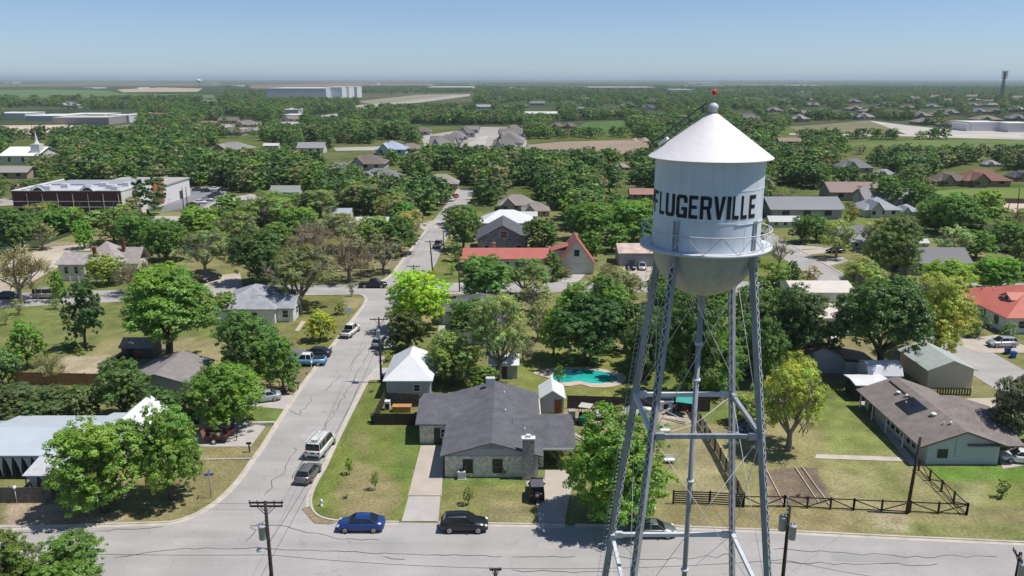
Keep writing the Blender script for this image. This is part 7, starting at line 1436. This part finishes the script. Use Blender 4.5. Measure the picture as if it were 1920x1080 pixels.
for px, sz, m_, l in (((1212,778),(1.2,.9,.9),TRIM,"white chest freezer beside the grey white tarpaulin heap"),((1160,772),(.9,.7,.7),mat("rusty_drum",(.2,.09,.05),rough=.8),"rusty box by the dark stained fence"),((1072,783),(.8,.8,1.0),mat("grey_crate",(.35,.34,.32)),"grey crate left of the garden tractor"),((1118,774),(1.1,.6,.8),mat("tan_crate",(.36,.25,.15)),"tan crate behind the flat trailer"),((1148,792),(1.0,.5,.6),mat("dark_crate",(.06,.06,.065)),"dark crate right of the flat trailer")):
    t = thing("storage_box", px, l, "box", (px[0]*7) % 40-20); w_, d_, h_ = sz; part("box_body", m_, t, MB.box, -w_/2, w_/2, -d_/2, d_/2, 0, h_); part("lid", m_, t, MB.box, -w_/2-.03, w_/2+.03, -d_/2-.03, d_/2+.03, h_+.001, h_+.07)
# ================================================================== the town and plain beyond
FARROOF = mat("far_roof_shingles", (0.9,0.9,0.9), rough=.9, var=.15, scale=.5, use_obj_color=True); FARWALL = mat("far_house_wall", (0.9,0.9,0.9), rough=.8, var=.06, use_obj_color=True)
FV = []
def far_variants():
    for i, (w, d, e, r, hip) in enumerate([(1,.72,.20,.42,True),(1,.62,.22,.40,False),(1,.95,.24,.50,True),(1,.45,.20,.33,False)]):
        a = MB(); b = MB()
        if hip: a.box(-w/2,w/2,-d/2,d/2,0,e-.005); hip_roof(b,-w/2,w/2,-d/2,d/2,e,r,.04,.015); gable_roof(b,-w*.38,-w*.05,-d/2-.14,0,e,e+(r-e)*.75,'y',.03,.012); a.prism([(-w*.36,0),(-w*.07,0),(-w*.07,e),(-w*.215,e+(r-e)*.7),(-w*.36,e)],'y',-d/2-.13,-d/2-.001)
        else: gable_walls(a,-w/2,w/2,-d/2,d/2,e,r-.005,'x'); gable_roof(b,-w/2,w/2,-d/2,d/2,e,r,'x',.04,.012)
        ao, bo = a.build("wall", FARWALL), b.build("roof", FARROOF); c = MB()
        for k in range(3):
            x = -.3+k*.3; c.box(x-.05,x+.05,-d/2-.006-(.13 if hip and k == 0 else 0),-d/2-.002-(.13 if hip and k == 0 else 0),e*.35,e*.8)
        FV.append((ao.data, bo.data)); bpy.data.objects.remove(ao); bpy.data.objects.remove(bo)
        ws = []
        for k in range(3):
            x = -.3+k*.3; q = MB(); y = -d/2-(.13 if hip and k == 0 else 0); q.box(x-.05,x+.05,y-.006,y-.002,e*.35,e*.8); o = q.build("window", GLASS); ws.append(o.data); bpy.data.objects.remove(o)
        FV[-1] = (FV[-1][0], FV[-1][1], ws)
far_variants()
def far_house(x, y, wpx, v, roof, wall, label, rz=0, group="houses in the town beyond", hs=1.0):
    p = P(x, y); w = wpx*mpp(p); t = empty("house", (p.x, p.y, 0), R(rz), label, "house", group); t.scale = (w, w, w*hs*min(1.0, 15/w) if w > 15 else w*hs)
    a = bpy.data.objects.new("wall", FV[v][0]); a.color = wall+(1,); b = bpy.data.objects.new("roof", FV[v][1]); b.color = roof+(1,)
    for o in (a, b): col.objects.link(o); o.parent = t
    if wpx > 24:
        for d in FV[v][2]: o = bpy.data.objects.new("window", d); col.objects.link(o); o.parent = t
    return t
for q in FH: far_house(*q)
# townhouses in two rows along a pale lane
_rj = random.Random(5)
for i in range(7):
    for _x, _w, _l in ((826+i*9.5, 50-i*3.2, "left"), (948+i*2.5, 58-i*3.6, "right")):
        far_house(_x+_rj.uniform(-5,5), 286-i*6.0+_rj.uniform(-2,2), _w*_rj.uniform(.72,1.05), _rj.choice([2,2,0,1]), (lambda k_: (.235*k_,.215*k_,.205*k_))(_rj.uniform(.78,1.2)), (.36,.40,.50) if i == 0 and _l == "left" else _rj.choice([(.44,.42,.42),(.52,.49,.45),(.36,.35,.36)]), ["nearest","second","third","fourth","fifth","sixth","farthest"][i]+f" townhouse of the {_l} row by the pale lane", _rj.uniform(-12,12), "townhouses in two rows", 1.3)
FWH = mat("far_white_cladding", (0.68,0.69,0.70), rough=.6, var=.04, scale=.02); FGY = mat("far_grey_cladding", (0.54,0.57,0.61), rough=.7, var=.05, scale=.02); FRF = mat("far_pale_roof", (0.70,0.68,0.65), rough=.7, var=.05, scale=.02)
def slab_building(x0, x1, y, h, d, m, label, name="warehouse", roof=None, cat="warehouse", group=None, bays=0):
    a, c = P(x0, y), P(x1, y); w = c.x-a.x; hm = h*mpp(a); t = empty(name, ((a.x+c.x)/2, a.y+d/2, 0), 0, label, cat, group)
    part("wall", m, t, MB.box, -w/2, w/2, -d/2, d/2, 0, hm); part("roof", roof or FRF, t, MB.box, -w/2-.3, w/2+.3, -d/2-.3, d/2+.3, hm+.01, hm+max(.4, hm*.05))
    for i in range(bays): u = -w/2+w*(i+.5)/bays; part("loading_door", FGY, t, MB.box, u-w/bays*.3, u+w/bays*.3, -d/2-.25, -d/2-.05, 0, min(hm*.35, 5))
    return t
slab_building(500,612,187,20,150,FGY,"huge pale grey distribution warehouse on the left horizon, long front", bays=14); slab_building(611,642,186,21,120,FWH,"tall white block at right of the huge warehouse front"); slab_building(645,655,185,21,60,FWH,"narrow white block, right of the tall white block"); slab_building(659,670,183,19,60,FWH,"narrowest white block at far right of the huge warehouse")
slab_building(800,885,170,6,250,mat("far_tan_cladding",(.5,.44,.38)),"low pinkish white warehouse beyond the woods in the middle", bays=8); slab_building(1105,1230,169,5,200,mat("far_sand_cladding",(.55,.48,.38)),"long sandy warehouse roof near horizon left of finial"); slab_building(1260,1300,172,4,120,FWH,"small white warehouse near horizon just left of beacon"); slab_building(1388,1440,193,7,60,FWH,"white roofed building right of the beacon"); slab_building(1300,1350,160,4,250,FWH,"white sheds on the horizon behind the beacon"); slab_building(1500,1552,164,3,300,FWH,"white shed on the plain right of the tower, near horizon"); slab_building(1672,1684,164,3,100,FWH,"tiny white building on the right plain")
slab_building(100,205,234,13,36,mat("far_taupe_wall",(.33,.31,.29)),"long taupe shop building beside the sandy lot","shop_building",mat("far_taupe_roof",(.55,.53,.5)),"shop"); slab_building(203,222,231,14,26,mat("far_dark_brick",(.11,.06,.06)),"dark brick shop between white shops","shop_building",None,"shop"); slab_building(222,243,230,13,24,FWH,"white shop right of the dark brick shop","shop_building",None,"shop"); slab_building(244,263,224,10,30,mat("far_dark_brick",(.11,.06,.06)),"second dark brick shop at right end of the shops","shop_building",None,"shop"); slab_building(48,118,226,8,50,mat("far_blue_wall",(.42,.45,.5)),"low blue grey shed behind the sandy lot","shop_building",None,"shop"); slab_building(-20,48,222,9,40,FWH,"low white sheds at left edge","shop_building",None,"shop"); slab_building(270,315,221,6,30,mat("far_terracotta_wall",(.34,.22,.17)),"low terracotta shop right of the dark brick shops","shop_building",mat("far_terr_roof",(.40,.27,.22)),"shop"); slab_building(118,196,221,6,40,FWH,"long white roof behind the taupe shop","shop_building",None,"shop")
slab_building(480,560,213,7,50,FWH,"low white sheds beside the far main road","shop_building",None,"shop"); slab_building(532,566,222,6,30,FWH,"small white shed beside the far main road","shop_building",None,"shop")
slab_building(1818,1876,246,16,24,FWH,"white shop with tall framed front on the right","shop_building",None,"shop"); slab_building(1890,1940,248,16,24,FWH,"white shop at the right edge","shop_building",None,"shop"); slab_building(1876,1889,246,9,24,FGY,"low grey link between the white shops","shop_building",None,"shop"); slab_building(1812,1819,246,13,24,FWH,"narrow white side wing of the framed shop","shop_building",None,"shop")
def cell_tower():
    p = P(1876,192); t = empty("lattice_mast", (p.x,p.y,0), 0, "lattice mast with antennas rising above the horizon on the right", "mast"); m = mat("mast_steel",(.13,.13,.14),rough=.6); H_ = height_at(p, 134); w = 5.5; b = MB(); h = lambda z: w*(1-.72*z/H_)/2
    for sx, sy in ((-1,-1),(1,-1),(1,1),(-1,1)): b.bar((sx*h(0),sy*h(0),0),(sx*h(H_),sy*h(H_),H_),.7)
    n = 14
    for i in range(n):
        z0, z1 = H_*i/n, H_*(i+1)/n
        for (a, c) in (((-1,-1),(1,-1)),((1,-1),(1,1)),((1,1),(-1,1)),((-1,1),(-1,-1))): b.bar((a[0]*h(z0),a[1]*h(z0),z0),(c[0]*h(z1),c[1]*h(z1),z1),.4); b.bar((c[0]*h(z0),c[1]*h(z0),z0),(a[0]*h(z1),a[1]*h(z1),z1),.4)
    b.build("lattice", m, t)
    for z in (.80,.88,.95,.995):
        b = MB(); b.box(-5,5,-.4,.4,H_*z-.4,H_*z+.4); b.box(-.4,.4,-5,5,H_*z-.4,H_*z+.4)
        for u in (-4.6,-2.3,2.3,4.6): b.box(u-.4,u+.4,-1.0,-.4,H_*z-2,H_*z+2)
        b.build("antenna", m, t)
cell_tower()
def far_tank():
    p = P(374,164); s = mpp(p); t = empty("far_water_tower", (p.x,p.y,0), 0, "tiny white mushroom water tower on the left horizon", "water tower"); b = MB(); b.lathe([(1.2*s,0),(.8*s,6*s),(.9*s,9*s)], 12); b.build("pedestal", FWH, t); b = MB(); b.lathe([(.9*s,9*s),(4.2*s,11*s),(4.4*s,13*s),(3*s,14.5*s),(.1*s,15*s)], 20); b.build("tank", FWH, t)
far_tank()
r_ = random.Random(9)
for i in range(26):                                    # pale specks of farms and sheds on the plain
    x, y = r_.uniform(0,1900), r_.choice([156,158,160,162,166,170]); slab_building(x, x+r_.uniform(6,22), y, r_.uniform(1,1.8), 120, FWH if i % 3 else FGY, "small pale farm shed far out on the hazy plain", "farm_shed", None, "shed", "farm sheds on the plain")
# dirt mounds beside the bare field
for i, (x, w) in enumerate(((1190,13),(1208,16),(1226,18))):
    p = P(x, 264); s = w*mpp(p); b = MB(); g = random.Random(i); pr = []
    n = 14; vs = [(0,0,s*.42)]+[(s*.28*math.cos(2*math.pi*k/n)*g.uniform(.8,1.2), s*.28*math.sin(2*math.pi*k/n), s*.3*g.uniform(.7,1.1)) for k in range(n)]+[(s*.6*math.cos(2*math.pi*k/n), s*.6*math.sin(2*math.pi*k/n), -.1) for k in range(n)]
    b.add(vs, [(0,1+k,1+(k+1)%n) for k in range(n)]+[(1+k,1+n+k,1+n+(k+1)%n,1+(k+1)%n) for k in range(n)], True); o = b.build("dirt_mound", mat("mound_soil",(.36,.29,.22),rough=1,var=.2,scale=.3)); o.location = (p.x,p.y,0); tag(o, ["left","middle","right"][i]+" pale dirt mound beside the bare brown field", "dirt mound")
# ---- air
def haze():
    b = MB(); b.box(-70000, 70000, -70000, 70000, -1.2, 95); o = b.build("haze", bpy.data.materials.new("haze_air")); m = o.data.materials[0]; m.use_nodes = True; N, L = m.node_tree.nodes, m.node_tree.links; N.remove(N["Principled BSDF"]); v = N.new("ShaderNodeVolumePrincipled")
    v.inputs["Color"].default_value = (0.72,0.85,0.97,1); v.inputs["Density"].default_value = 0.000075; v.inputs["Anisotropy"].default_value = 0.2; L.new(v.outputs[0], N["Material Output"].inputs["Volume"]); tag(o, kind="stuff")
haze()
